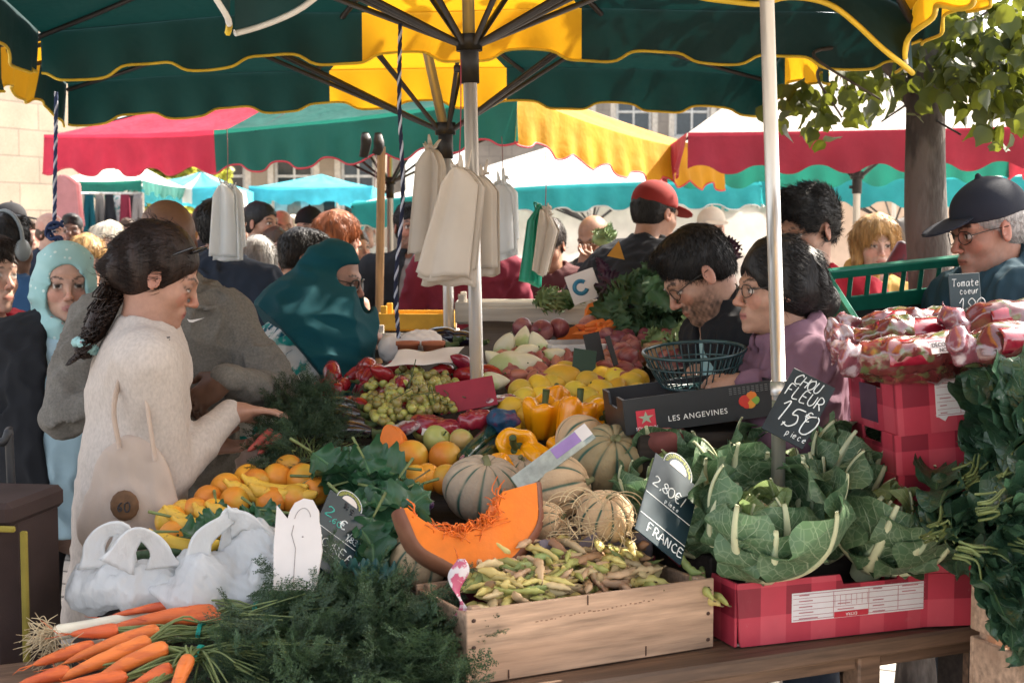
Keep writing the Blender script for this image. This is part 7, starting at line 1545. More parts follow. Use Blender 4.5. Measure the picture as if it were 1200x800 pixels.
def price_board(label, c, Rm, w, h, fill, cat='price sign'):
 e = empty('price_sign', (0, 0, 0), label, cat); m = MB(); m.prism(arch(w, h, w * .33), .003); o = m.obj('board', M_slate, None, smooth=False, origin=A(0, 0, 0)); o.parent = e
 t = np.linspace(.1, pi - .1, 30); r0 = w * .26; m = MB(); zc = h - w * .2
 m.tube(np.stack([w * .315 * np.cos(np.linspace(-.1, pi + .1, 30)), np.full(30, -.0018), zc + w * .33 * np.sin(np.linspace(-.1, pi + .1, 30))], 1), .0009, 5, mi=0)
 g = np.random.default_rng(3)
 for a in np.linspace(.15, pi - .15, 15): m.ell((r0 * cos(a), -.0018, zc + r0 * sin(a) * 1.05), (.0062, .0006, .0026), Rm=RY(-a + g.normal() * .8), n=8, m=5, mi=1)
 p = [(w * .19 * cos(a), zc + w * .19 * sin(a)) for a in np.linspace(0, pi, 18)]; m.prism(p, .001, c=(0, -.0018, 0), mi=2)
 o = m.obj('printed_emblem', [M_chalk, M_olive, M_board], None, smooth=False, origin=A(0, 0, 0)); o.parent = e
 m = MB(); fill(m, w, h); o = m.obj('chalk_writing', [M_chalk, M_teal, C_black_ink], None, origin=A(0, 0, 0)); o.parent = e
 for zz in (.44, .2):
  b = MB(); b.box((0, -.0019, zz * h), (w * .98, .0006, .0016), b=.0001); o = b.obj('rule_line', M_chalk, None, smooth=False, origin=A(0, 0, 0)); o.parent = e
 place(e, c, Rm); return e
def f1(m, w, h):
 chalk(m, '1kg', -w * .13, h * .82, .017, r=.0011, mi=2, y=-.0028); chalk(m, '2', -w * .44, h * .6, .032, r=.0016, mi=1); chalk(m, ',60', -w * .3, h * .56, .018, r=.0012, mi=1); chalk(m, '€', -w * .06, h * .57, .028, r=.0018); chalk(m, '/', w * .12, h * .5, .045, r=.001); chalk(m, '1,830€', w * .16, h * .49, .018, r=.0011, space=.62)
 chalk(m, 'POIREAU', -w * .44, h * .25, .026, r=.0012, space=.7)
pa, pb = P(352, 640, 3.02), P(398, 664, 2.92)
upv = nrm(P(372, 560, 3.12) - P(380, 690, 2.98))
price_board('dark price board with an arched top reading 1kg and POIREAU', P(393, 622, 2.96) - A(.015, .088, .063), frame(x=A(.75, .2, -.63), z=A(.12, .75, .38)), .105, .245, f1)
wb = [(-.046, .0), (.04, .0), (.044, .085), (.035, .135), (.03, .15), (.027, .172), (.012, .196), (-.008, .2), (-.026, .19), (-.034, .172), (-.037, .155), (-.064, .185), (-.058, .09)]
m = MB(); m.prism(wb, .006); o = m.obj('board', M_board, None, smooth=False, origin=A(0, 0, 0)); e = empty('sign_back', (0, 0, 0), 'white back of a double arched price sign among the carrot tops', 'price sign'); o.parent = e
m = MB(); m.tube(np.array([(-.022, -.0034, .14), (-.024, -.0034, .12), (-.012, -.0034, .09), (-.006, -.0034, .0)]), .0008, 5); m.tube(np.stack([-.005 + .017 * np.cos(np.linspace(.3, 3, 14)), np.full(14, -.0034), .15 + .028 * np.sin(np.linspace(.3, 3, 14))], 1), .0007, 5); m.ell((.0, -.003, .115), (.002, .001, .002), n=8, m=5); o = m.obj('cut_line', M('grey_pencil_line', (.3, .26, .25), .8, bump=0), None, origin=A(0, 0, 0)); o.parent = e
place(e, P(347, 692, 2.82), frame(x=A(1, -.12, 0.02), z=nrm(P(338, 580, 2.98) - P(352, 690, 2.86))))
def f2(m, w, h):
 chalk(m, '2,80€/', -w * .42, h * .56, .028, r=.0014, space=.62); chalk(m, 'pièce'.replace('è', 'e'), -w * .1, h * .47, .012, r=.0008); chalk(m, 'FRANCE', -w * .3, h * .06, .024, r=.0014, space=.72)
price_board('dark price sign among the cauliflowers reading 2,80 € and FRANCE', P(782, 592, 2.99) - A(.03, .095, .068), frame(x=A(.75, .2, -.63), z=A(.25, .75, .54)), .13, .255, f2)
def slate_sign(label, c, Rm, w, h, fill, mat=None):
 e = empty('price_sign', (0, 0, 0), label, 'price sign'); m = MB(); m.box((0, 0, h / 2), (w, .004, h), b=.0015); o = m.obj('slate', mat or M('black_slate', (.012, .02, .025), .45, var=.35, vs=14, bump=.1), None, smooth=False, origin=A(0, 0, 0)); o.parent = e
 if fill: m = MB(); fill(m, w, h); o = m.obj('chalk_writing', [M_chalk, M_teal, C_black_ink], None, origin=A(0, 0, 0)); o.parent = e
 place(e, c, Rm); return e
def f3(m, w, h): chalk(m, 'CHOU', -w * .38, h * .8, .024, y=-.0026, space=.62, slant=.25); chalk(m, 'FLEUR', -w * .44, h * .6, .026, y=-.0026, space=.66, slant=.15); chalk(m, '1,', -w * .46, h * .22, .05, y=-.0026, r=.0014, slant=.2); chalk(m, '50', -w * .2, h * .2, .046, y=-.0026, r=.0015, slant=.35); chalk(m, '€', w * .2, h * .38, .022, y=-.0026); chalk(m, 'piece', w * .0, h * .08, .014, y=-.0026, r=.0008)
slate_sign('slanted black slate sign reading CHOU FLEUR before the woman in purple', P(916, 514, 3.0), frame(y=np.cross(A(.5, .2, .85), A(.8, -.3, -.4)), z=A(.5, .2, .85)), .098, .15, f3)
def f4(m, w, h): chalk(m, 'Tomate', -w * .42, h * .72, .017, y=-.0026, r=.0008, space=.62); chalk(m, 'coeur', -w * .2, h * .55, .015, y=-.0026, r=.0008, space=.62); chalk(m, '1,80', -w * .32, h * .1, .036, y=-.0026, r=.0011, space=.62)
slate_sign('small dark slate sign about tomatoes above the bagged vegetables', P(1133, 374, 3.25), frame(x=A(.97, .05, .06), z=A(.06, .1, 1)), .072, .105, f4, M('teal_grey_slate', (.03, .05, .06), .5, bump=0))
slate_sign('blank raspberry red card in front of the nearest pole', P(550, 480, 3.85), frame(x=A(1, .12, .17), z=A(.1, .35, 1)), .16, .083, None, M('raspberry_card', (.26, .012, .03), .55, bs=40))
for i, (px, py, d, rx, col, lb) in enumerate([(700, 425, 4.2, .6, (.02, .02, .02), 'black card leaning among the red onions'), (683, 445, 4.1, -.5, (.02, .05, .03), 'dark green card by the shallots with a yellow edge'), (722, 428, 4.15, .9, (.03, .03, .03), 'thin dark price stake beside the wire basket')]):
 slate_sign(lb, P(px, py, d), frame(x=A(.9, .2, rx * .3), z=A(rx * .6, .2, 1)), [.05, .07, .016][i], .09, None, M('card_%d' % i, col, .5, bump=0))
e = slate_sign('glossy printed price card lying aslant over the melons', P(655, 545, 3.2), frame(x=A(.85, .1, .62), z=A(-.25, .55, .6)), .21, .05, None, M('greenish_print_card', (.36, .38, .33), .25, var=.4, vs=20, bump=0, col2=(.12, .2, .22), c2s=9, coat=.4))
m = MB(); m.box((.04, -.0026, .03), (.07, .0008, .03), b=.0002); o = m.obj('lilac_patch', M_lilac, None, smooth=False, origin=A(0, 0, 0)); o.parent = e
m = MB(); m.box((.09, -.0026, .03), (.03, .0008, .036), b=.0002); o = m.obj('white_patch', M_board, None, smooth=False, origin=A(0, 0, 0)); o.parent = e
e = slate_sign('white card with a blue round emblem beside the rear pumpkin', P(690, 352, 4.7), frame(x=A(1, .1, .35), z=A(-.1, .2, 1)), .1, .1, None, M_board)
m = MB(); t = np.linspace(.6, 5.7, 24); m.tube(np.stack([-.01 + .021 * np.cos(t), np.full(24, -.003), .05 + .021 * np.sin(t)], 1), .007, 8); o = m.obj('blue_emblem', M('blue_print', (.02, .16, .26), .5, bump=0), None, origin=A(0, 0, 0)); o.parent = e
m = MB(); m.prism([(-.03, 0), (.028, -.012), (.008, .05)], .003); tag(m.obj('price_flag', M('amber_card', (.55, .26, .02), .5, transl=.3), smooth=False, origin=A(0, 0, 0)), 'small amber triangular card above the red lettuce', 'price flag'); place(bpy.data.objects['price_flag'], P(722, 300, 4.7))
m = MB(); u = np.linspace(0, 1, 20); V = np.stack([np.stack([.012 * np.sin(u * 7 + k) + k * .014 * (1 - u * .4), 0 * u + .004 * np.cos(u * 9 + k), u * .115], 1) for k in range(3)], 1); m.grid(V, 20, 3); o = m.obj('bag_end', M('pink_white_print_film', (.5, .1, .18), .25, var=.3, col2=(.66, .6, .62), c2s=26, c2lo=.48, c2hi=.52, bump=0)); o.modifiers.new('thick', 'SOLIDIFY').thickness = .001; tag(o, 'twisted end of a pink and white printed bag at the crate corner', 'bag'); place(o, P(540, 722, 2.74))
a, b = P(738, 507, 3.32), P(905, 478, 3.42); w = np.linalg.norm(b - a); yw = lr_yaw(a, b)
M_blackc = M('black_printed_card', (.014, .015, .018), .45, var=.25, vs=8, bump=.15, bs=40)
k = carton('black printed carton with a red emblem in front of the wire basket', w, .26, .085, (a + b) / 2, yw, M_blackc, notch=False, tilt=0); place(k, (a + b) / 2 + A(0, 0, -.012), RZ(.12) @ RY(-.12))
m = MB(); m.box((-w * .36, -.0008, .03), (.046, .001, .05), b=.0002); o = m.obj('red_emblem', C_red_ink, None, smooth=False, origin=A(0, 0, 0)); o.parent = k
t = text(None, 'SOLARENN', (-w * .36, -.0016, .012), RF, .0105, C_white_ink); t.parent = o
m = MB(); st = []
for i in range(10): a_ = pi / 2 + i * pi / 5; r_ = .016 if i % 2 == 0 else .006; st.append((-w * .36 + r_ * 1.2 * cos(a_), .036 + r_ * sin(a_)))
m.prism(st, .0008, c=(0, -.0014, 0)); s2 = m.obj('star', M('sage_print', (.3, .36, .26), .6, bump=0), None, smooth=False, origin=A(0, 0, 0)); s2.parent = o
t = text(None, 'LES ANGEVINES', (-w * .02, -.0008, .026), RF, .0185, C_white_ink, space=1.15); t.parent = k
m = MB()
for x, z, r_, mi in [(.3, .044, .016, 0), (.345, .054, .013, 1), (.365, .043, .012, 2), (.335, .036, .013, 3), (.31, .034, .01, 0)]: m.ell((w * x, -.0008, z), (r_, .0007, r_ * .9), n=18, m=8, mi=mi)
o = m.obj('tomato_picture', [M('tomato_print', (.5, .03, .02), .5), M('orange_tomato_print', (.6, .16, .02), .5), M('green_tomato_print', (.16, .3, .05), .5), M('amber_tomato_print', (.6, .24, .03), .5)], None, origin=A(0, 0, 0)); o.parent = k
r = []
for j in range(4):
 for i in range(12): r.append((w * .2 + i * .011, w * .2 + i * .011 + .007, .064 + j * .0045, .0016))
lines(k, r, A(0, -.0008, 0), np.eye(3), M('grey_small_print', (.14, .14, .14), .6, bump=0), 'small_print')
boxc_e = empty('crate', P(820, 530, 3.5) * A(1, 1, 0) + A(0, 0, TZ), 'dark crate under the black printed carton', 'crate'); boxc('side_board', A(.43, 3.5, (P(820, 505, 3.38)[2] + TZ) / 2), (.34, .24, P(820, 500, 3.38)[2] - TZ - .02), W_dark, RZ(yw), .004, boxc_e)
c = P(815, 440, 3.62); e = empty('wire_basket', (0, 0, 0), 'round dark green wire basket at the stooping seller', 'basket'); M_gw = M('dark_green_coated_wire', (.006, .035, .04), .3, bump=0, spec=.6)
r1, r0, hh = .13, .085, .085; t = np.linspace(0, 2 * pi, 60)
m = MB()
for r_, z_, th in ((r1, hh, .0045), (r1 * .93, hh * .62, .0022), (r0, 0, .004), (r0 * .5, 0, .0025)): m.tube(np.stack([r_ * np.cos(t), r_ * np.sin(t), np.full(60, z_)], 1), th, 8)
o = m.obj('hoops', M_gw, None, origin=A(0, 0, 0)); o.parent = e; m = MB()
for i in range(40): a_ = 2 * pi * i / 40; q = np.linspace(0, 1, 9); rr_ = r0 + (r1 - r0) * q ** .75; m.tube(np.stack([rr_ * cos(a_), rr_ * sin(a_), hh * q], 1), .0019, 6)
for i in range(8): a_ = pi * i / 8; m.tube([A(r0 * cos(a_), r0 * sin(a_), 0), A(-r0 * cos(a_), -r0 * sin(a_), 0)], .002, 6)
o = m.obj('wires', M_gw, None, origin=A(0, 0, 0)); o.parent = e; place(e, c - A(0, 0, .02), RX(.1) @ RY(-.06))
def crinkle(name, col):
 m, nt = _nt(name); co = coords(nt, 'Object', (1.2, 1, .55)); hs = []
 for sc in (13, 31, 70):
  w = N(nt, 'ShaderNodeVectorMath', operation='ADD'); nz = N(nt, 'ShaderNodeTexNoise', Scale=sc * .6, Detail=2); L(nt, co, nz.inputs['Vector']); v2 = N(nt, 'ShaderNodeVectorMath', operation='SCALE', Scale=.05); L(nt, nz.outputs['Color'], v2.inputs[0]); L(nt, co, w.inputs[0]); L(nt, v2.outputs[0], w.inputs[1])
  v = N(nt, 'ShaderNodeTexVoronoi', Scale=sc); L(nt, w.outputs[0], v.inputs['Vector']); hs.append(mth(nt, 'MULTIPLY', v.outputs['Distance'], 13 / sc))
 h = mth(nt, 'ADD', mth(nt, 'ADD', hs[0], hs[1]), hs[2])
 c = mixrgb(nt, ramp(nt, noise(nt, co, 9, 4), .3, .7), col, tuple(x * .88 for x in col))
 return finish(nt, m, c, 0.2, h, .7, .012, spec=.55, transl=.5, tcol=(.85, .88, .9), coat=.25)
M_paper = M('cream_paper_bag', (.62, .55, .47), .7, var=.07, vs=6, bump=.15, bs=20, transl=.2); M_plastic = M('white_carrier_film', (.76, .78, .79), .3, var=.05, vs=6, bump=.15, bs=14, bd=.006, transl=.35, spec=.5, tcol=(.8, .82, .82)); M_film = crinkle('crinkled_carrier_film', (.86, .87, .88)); M_greenb = M('green_carrier_film', (.015, .3, .2), .3, transl=.3, tcol=(.02, .45, .3)); M_string = M('thin_string', (.2, .12, .12), .8, bump=0); M_redstr = M('red_string', (.3, .05, .08), .8, bump=0)
def paper_bundle(label, pts_px, d, n, mat, seed, cat='paper bags', thick=.05, knot=True, name='paper_bags', group=None):
 """a hanging sheaf of flat bags: outline in pixels at distance d, given thickness; layered sheets"""
 g = np.random.default_rng(seed); top = P(*pts_px[0], d); e = empty(name, top, label, cat, group); L_ = [P(*p, d) for p in pts_px]
 top, tl, bl, br, tr = L_
 for k_ in range(n):
  m = MB(); nu, nv = 26, 16; u = np.linspace(0, 1, nu); v = np.linspace(0, 1, nv); off = (k_ - (n - 1) / 2) / max(1, n - 1) if n > 1 else 0
  sw = 1 - .12 * abs(off); Lc = tl + (bl - tl) * u[:, None]; Rc = tr + (br - tr) * u[:, None]
  neck = np.clip(u / .16, 0, 1) ** .6; cen = (Lc + Rc) / 2; cen = top + (cen - top) * np.clip(u * 6, 0, 1)[:, None] ; cen[:, 2] = np.minimum(top[2], top[2] + ((bl + br) / 2 - top)[2] * u)
  half = (Rc - Lc) / 2 * (neck * .88 + .12)[:, None] * sw
  V = cen[:, None] + half[:, None] * np.linspace(-1, 1, nv)[None, :, None]
  fold = .008 * SN(seed + k_, 26, 5, (1.4, 1, .5))(V) + .009 * (1 - 2 * np.abs(np.sin(np.linspace(-1, 1, nv) * 2.2 + seed + k_)))[None] * neck[:, None]; V[..., 1] += off * thick + fold
  V[..., 0] += off * .02; V[..., 2] += -.012 * k_ * u[:, None] * g.uniform(-1, 1) + .006 * SN(seed, 60)(V) * u[:, None] ** 4; m.grid(V, nu, nv)
  o = m.obj('bag', mat, e); o.modifiers.new('thick', 'SOLIDIFY').thickness = .0012
 if knot:
  m = MB();
  for i in range(9): a = g.uniform(0, 6.3); m.tube(smooth_path([top, top + A(cos(a) * .018, sin(a) * .014, .012 * g.normal()), top + A(cos(a) * .03, sin(a) * .02, .018 * g.normal() + .01)], 6), [.006, .009, .01, .009, .007, .003], 7, sq=.4)
  m.obj('gathered_neck', mat, e)
 return e
HB = 'hanging bags for customers'
paper_bundle('biggest sheaf of cream paper bags hanging before the nearest pole', [(540, 196), (527, 212), (490, 318), (556, 326), (568, 214)], 3.95, 5, M_paper, 1, group=HB)
paper_bundle('narrow sheaf of cream paper bags left of the biggest one', [(507, 175), (492, 200), (480, 300), (516, 290), (520, 205)], 4.4, 3, M_paper, 2, group=HB)
paper_bundle('small sheaf of cream paper bags right behind the nearest pole', [(562, 205), (552, 225), (552, 318), (583, 312), (582, 230)], 4.15, 3, M_paper, 3, group=HB)
paper_bundle('sheaf of thin white bags right of the poles', [(588, 213), (572, 226), (580, 300), (606, 292), (604, 230)], 5.2, 4, M_plastic, 4, 'plastic bags', group=HB)
paper_bundle('green carrier bags hanging under the yellow canopy', [(633, 243), (622, 258), (610, 330), (632, 334), (636, 255)], 5.6, 3, M_greenb, 5, 'plastic bags', group=HB)
paper_bundle('roll of white bags hanging beside the green ones', [(640, 248), (636, 260), (626, 318), (640, 324), (656, 285)], 5.5, 3, M_paper, 6, 'plastic bags', group=HB)
paper_bundle('white carrier bags hanging at the left in front of the crowd', [(266, 216), (256, 240), (250, 300), (284, 298), (280, 238)], 4.6, 4, M_plastic, 7, 'plastic bags', group=HB)
paper_bundle('dusty pink cloth hanging at the clothes stall on the left', [(74, 205), (68, 212), (66, 262), (98, 266), (92, 214)], 12.5, 3, C_pink, 8, 'clothes', knot=False, name='hanging_cloth')
def rope(label, pts, r, mat, name='rope', knots=(), twist=None):
 p = smooth_path(pts, 60); e = empty(name, pts[-1], label, 'rope'); m = MB()
 if twist:
  t = np.linspace(0, 1, 60); d = np.gradient(p, axis=0); d /= np.linalg.norm(d, axis=1)[:, None]; u = np.cross(d, A(0, 1, 0)); u /= np.linalg.norm(u, axis=1)[:, None] + 1e-9; v = np.cross(d, u); pp = smooth_path(p, 420); u = np.stack([np.interp(np.linspace(0, 1, 420), t, u[:, i]) for i in range(3)], 1); v = np.stack([np.interp(np.linspace(0, 1, 420), t, v[:, i]) for i in range(3)], 1)
  w = np.linspace(0, 1, 420) * np.linalg.norm(p[-1] - p[0]) / twist * 2 * pi
  for k_ in range(3): m.tube(pp + (u * np.cos(w + k_ * 2.094)[:, None] + v * np.sin(w + k_ * 2.094)[:, None]) * r * .55, r * .62, 6, mi=k_ % len(mat))
 else: m.tube(p, r, 8)
 m.obj('cord', mat, e)
 for k_ in knots:
  q = MB(); t = np.linspace(0, 6 * pi, 90); q.tube(k_ + np.stack([.022 * np.cos(t) * (1 + .3 * np.sin(t * .37)), .018 * np.sin(t), -.03 * np.cos(t * .5) + .01 * np.sin(t * 1.7)], 1), r * .95, 7); q.obj('knot', mat, e)
 return e
M_rb = M('blue_rope_fibre', (.015, .03, .09), .8, bs=200); M_rw = M('pale_rope_fibre', (.4, .42, .5), .8, bs=200); M_rk = M('dark_navy_rope_fibre', (.01, .014, .04), .8, bs=200)
rope('blue and white rope with a knotted end hanging at the left', [P(66, 108, 4.75), P(65, 180, 4.74), P(64, 250, 4.72), P(63, 272, 4.72)], .006, [M_rb, M_rw, M_rb], knots=[P(64, 272, 4.72)], twist=.045)
rope('dark navy rope hanging in front of the wooden post', [P(469, 28, 4.0), P(468, 120, 4.02), P(472, 230, 4.02), P(464, 330, 4.04), P(467, 396, 4.05)], .0055, [M_rk, M_rk, M_rw], twist=.06)
for i, (x0, y0, x1, y1, d, mt, lb) in enumerate([(540, 70, 538, 196, 3.98, M_redstr, 'thin string down to the biggest sheaf of paper bags'), (588, 160, 588, 213, 5.25, M_string, 'thin string holding the thin white bags'), (639, 176, 639, 246, 5.6, M_redstr, 'red string holding the green carrier bags'), (266, 150, 266, 216, 4.65, M_string, 'thin string holding the left carrier bags'), (441, 165, 438, 225, 7.0, M_string, 'dark cord with a toggle by the wooden post')]):
 rope(lb, [P(x0, y0, d), P((x0 + x1) / 2 + 1, (y0 + y1) / 2, d), P(x1, y1, d)], .0016, mt, 'string')
pe = empty('wooden_post', P(444, 390, 6.2) * A(1, 1, 0), 'pale wooden post with black gloves on its top', 'post'); m = MB(); m.tube([P(438, 420, 6.2) * A(1, 1, 0), P(447, 172, 6.2)], .018, 14); m.obj('shaft', woodpole, pe)
m = MB()
for x, dz in ((428, 0), (443, 4)): m.tube(smooth_path([P(x, 156, 6.15), P(x + 1, 168 + dz, 6.13), P(x - 2, 184 - dz, 6.15)], 12), np.interp(np.linspace(0, 1, 12), [0, .3, 1], [.015, .024, .02]), 12, sq=.5)
o = m.obj('glove', blackm); tag(o, 'pair of black gloves hung over the top of the wooden post', 'gloves')
def bag_blob(label, ells, handles, seed, res=.0045):
 s = Sdf()
 for c_, r_, Rm in ells: s.ell(c_, r_, k=.05, Rm=Rm)
 n1, n2, n3 = TN(seed, 6, 4, (1.4, 1, .5)), TN(seed + 1, 15, 5, (1.3, .9, .6)), TN(seed + 2, 38, 5); s.disp = lambda q: .012 * n1(q) + .005 * n2(q) + .0022 * n3(q)
 V, Q = s.nets(res); m = MB(); m.add(V, q=Q); c0 = ells[0][0]; e = empty('carrier_bag', c0, label, 'plastic bag', 'white carrier bags on the table'); m.obj('bag_body', M_film, e)
 for h_ in handles:
  p = smooth_path(h_, 26); w = np.interp(np.linspace(0, 1, 26), [0, .15, .5, .85, 1], [.04, .024, .015, .024, .04]); d = np.gradient(p, axis=0); d /= np.linalg.norm(d, axis=1)[:, None]; nn = np.cross(d, A(0, 1, .2)); nn /= np.linalg.norm(nn, axis=1)[:, None] + 1e-9
  m = MB(); vv = np.linspace(-1, 1, 9); V = p[:, None] + nn[:, None] * (w[:, None] * vv)[..., None]; V[..., 1] += .007 * np.abs(vv * 2 % 1 - .5)[None] + .005 * TN(seed + 9, 14)(V); m.grid(V, 26, 9); o = m.obj('handle', M_film, e); o.modifiers.new('thick', 'SOLIDIFY').thickness = .0015
 return e
bag_blob('left white carrier bag with two upright handles', [(P(146, 685, 3.0), (.085, .07, .05), None), (P(112, 690, 3.02), (.06, .06, .045), None), (P(190, 692, 2.98), (.075, .06, .04), RY(.3))], [[P(112, 665, 2.97), P(110, 640, 2.97), P(124, 622, 2.98), P(144, 624, 2.98), P(140, 660, 2.99)], [P(136, 665, 2.93), P(150, 636, 2.93), P(165, 626, 2.93), P(186, 642, 2.94), P(192, 665, 2.95)]], 3)
bag_blob('right white carrier bag stretched in folds beside the price board', [(P(262, 680, 2.97), (.11, .06, .055), RY(.45)), (P(304, 650, 3.0), (.065, .05, .07), RY(.5)), (P(225, 702, 2.93), (.10, .05, .035), RY(.25)), (P(315, 680, 2.93), (.05, .04, .05), None)], [[P(232, 668, 2.94), P(236, 634, 2.94), P(262, 612, 2.96), P(272, 606, 2.98), P(276, 650, 2.99)], [P(268, 612, 2.97), P(290, 612, 2.97), P(312, 630, 2.98), P(322, 650, 2.98)]], 8)
def packet(label, px, py, d, size, mat, Rm, seed, name='packet', cat='packet', band=None):
 s = Sdf(); s.ell(A(0, 0, 0), size, k=.02); n1, n2 = SN(seed, 60, 7), SN(seed + 1, 150, 7); n1, n2 = TN(seed, 11, 4), TN(seed + 1, 30, 5); s.disp = lambda q: .006 * n1(q) + .003 * n2(q); V, Q = s.nets(.004); m = MB(); m.add(V, q=Q); o = m.obj(name, mat, origin=A(0, 0, 0)); tag(o, label, cat); place(o, P(px, py, d), Rm);
 if band:
  b = MB(); b.box((band[0], -size[1] - .001, band[1]), (band[2], .001, band[3]), b=.0002); q = b.obj('printed_label', band[4], None, smooth=False, origin=A(0, 0, 0)); q.parent = o
 return o
M_rfilm = M('raspberry_film', (.22, .015, .03), .2, var=.4, vs=12, bump=.3, bs=30, coat=.6, col2=(.4, .25, .28), c2s=22, c2lo=.62, c2hi=.7); M_bnet = M('blue_net', (.012, .06, .13), .5, var=.4, vs=30, bump=.6, bs=160, col2=(.1, .03, .08), c2s=30); M_cfilm = M('clear_crinkled_film', (.45, .42, .43), .15, var=.3, vs=18, bump=.4, bs=40, coat=.5, col2=(.2, .03, .05), c2s=20); M_dgreen = M('dark_green_wrapped_cucumber', (.012, .045, .03), .2, coat=.6)
packet('crumpled raspberry red packet below the grapes', 512, 500, 3.72, (.07, .045, .03), M_rfilm, RY(.2) @ RX(.3), 1, band=(-.02, .0, .03, .02, C_white_ink))
packet('second raspberry packet right below the blank red card', 555, 492, 3.75, (.05, .04, .028), M_rfilm, RY(-.2), 2); packet('blue netted packet left of the yellow peppers', 590, 492, 3.72, (.042, .04, .034), M_bnet, np.eye(3), 3, 'netted_packet'); packet('clear crinkled wrapper between the grapes and the red packet', 470, 505, 3.7, (.06, .035, .018), M_cfilm, RY(-.35), 4, 'wrapper', 'wrapper'); packet('clear wrapper under the blank red card', 570, 470, 3.9, (.075, .04, .015), M_cfilm, RY(-.1), 5, 'wrapper', 'wrapper')
for i, (x0, y0, x1, y1, lb) in enumerate([(542, 540, 580, 500, 'long dark green wrapped packet with pink stripes by the peppers'), (553, 549, 584, 520, 'second dark green wrapped packet, nearer the yellow pepper')]):
 m = MB(); a, b = B(x0, y0, .01), B(x1, y1, .01); m.tube([a, a + (b - a) * .05, b + (a - b) * .05, b], [.012, .021, .021, .012], 16); o = m.obj('wrapped_cucumber', M_dgreen); tag(o, lb, 'cucumber'); m = MB(); m.tube([a + A(-.004, -.017, .008), b + A(-.004, -.017, .008)], .004, 6); q = m.obj('pink_stripe', M('pink_stripe_print', (.5, .25, .32), .4, bump=0), o)
packet('crumpled white paper behind the grapes', 492, 402, 4.35, (.07, .05, .04), M_board, np.eye(3), 6, 'crumpled_paper', 'paper'); packet('second crumpled white paper left of the first', 462, 408, 4.4, (.05, .04, .05), M_board, RY(.5), 7, 'crumpled_paper', 'paper')
m = MB(); u = np.linspace(0, 1, 30); v = np.linspace(0, 1, 14); a, b = P(450, 430, 4.0), P(530, 424, 4.1); V = a + (b - a) * u[:, None, None] + A(.03, .14, .035) * v[None, :, None]; V = V + A(0, 0, .006) * SN(3, 40)(V)[..., None]; m.grid(V, 30, 14); o = m.obj('paper_sheet', M_board); o.modifiers.new('thick', 'SOLIDIFY').thickness = .001; tag(o, 'white paper sheets lying on top of the grapes', 'paper')
for px, lb in [(478, 'left terracotta coloured pot by the crumpled paper'), (508, 'right terracotta coloured pot by the crumpled paper')]:
 m = MB(); m.lathe([(.0, 0), (.025, 0), (.032, .05), (.036, .05), (.036, .062), (.03, .062), (.028, .02), (0, .02)], 20); o = m.obj('pot', M('terracotta', (.35, .11, .05), .8, bs=60), origin=A(0, 0, 0)); tag(o, lb, 'pot'); place(o, P(px, 424, 4.25))
packet('pinkish paper bag under the young woman\'s lower hand', 305, 532, 3.72, (.075, .05, .032), M('pinkish_paper', (.36, .26, .22), .8, bs=30), RY(-.45), 9, 'paper_bag', 'paper bag')
def veg_bag(label, px, py, d, w, h, yaw, seed, txt=True, tilt=-.5):
 s = Sdf(); s.ell(A(0, 0, 0), (w / 2, .06, h / 2), k=.02); s.ell(A(-w * .2, 0, .0), (w * .25, .07, h * .5), k=.04); s.ell(A(w * .2, 0, 0), (w * .27, .07, h * .5), k=.04)
 n1, n2 = TN(seed, 8, 4), TN(seed + 1, 24, 5); s.disp = lambda q: .007 * n1(q) + .004 * n2(q); V, Q = s.nets(.006); m = MB(); m.add(V, q=Q); e = empty('vegetable_bag', (0, 0, 0), label, 'vegetable bag', 'bagged vegetables on the gingham cartons'); o = m.obj('film', [M_vegfilm], None, origin=A(0, 0, 0)); o.parent = e
 m = MB(); u = np.linspace(-1, 1, 24); v = np.linspace(-1, 1, 8); V = np.stack(np.broadcast_arrays((u * w * .36)[:, None], -.068 + .012 * (u ** 2)[:, None] + .008 * v[None] ** 2, (v * h * .34 - .0)[None]), -1) + A(0, -.004, 0); V[..., 1] += .003 * SN(seed, 60)(V); m.grid(V, 24, 8); o = m.obj('printed_panel', M_vegprint, None, origin=A(0, 0, 0)); o.parent = e; o.modifiers.new('thick', 'SOLIDIFY').thickness = .0008
 if txt:
  b = MB(); b.box((w * .02, -.0785, .004), (w * .24, .0012, .026), Rm=RY(-.06), b=.0005); q = b.obj('white_slip', C_label, None, smooth=False, origin=A(0, 0, 0)); q.parent = e
  for tx, z_, sz in (('DÉCOUVREZ', .010, .0135), ('NOUS !', -.002, .0125)): t = text(None, tx, (w * .02, -.0795, z_), RF @ RZ(.06), sz, C_black_ink); t.parent = q
 for sx in (-1, 1):
  t = Sdf(); t.ell(A(sx * w * .5, 0, 0), (.035, .02, .03), k=.02); t.ell(A(sx * (w * .5 + .025), 0, .012), (.022, .03, .035), k=.02); t.disp = lambda q: .009 * n2(q) + .004 * n1(q); V, Q = t.nets(.005); m = MB(); m.add(V, q=Q); o = m.obj('twisted_end', M_cfilm2, None, origin=A(0, 0, 0)); o.parent = e
 place(e, P(px, py, d), RZ(yaw) @ RX(tilt)); return e
def film(name, base, c2): return M(name, base, .12, var=.4, vs=16, bump=.35, bs=36, coat=.8, spec=.7, col2=c2, c2s=24, c2lo=.5, c2hi=.6)
M_vegfilm = film('clear_bag_of_peppers', (.14, .03, .03), (.12, .14, .06)); M_vegprint = film('crimson_print_film', (.26, .012, .03), (.33, .02, .04)); M_cfilm2 = film('clear_twisted_film', (.17, .05, .065), (.34, .26, .28))
veg_bag('front vegetable bag with a white slip on the topmost carton', 1080, 420, 3.12, .36, .085, yw2, 1, tilt=-.35)
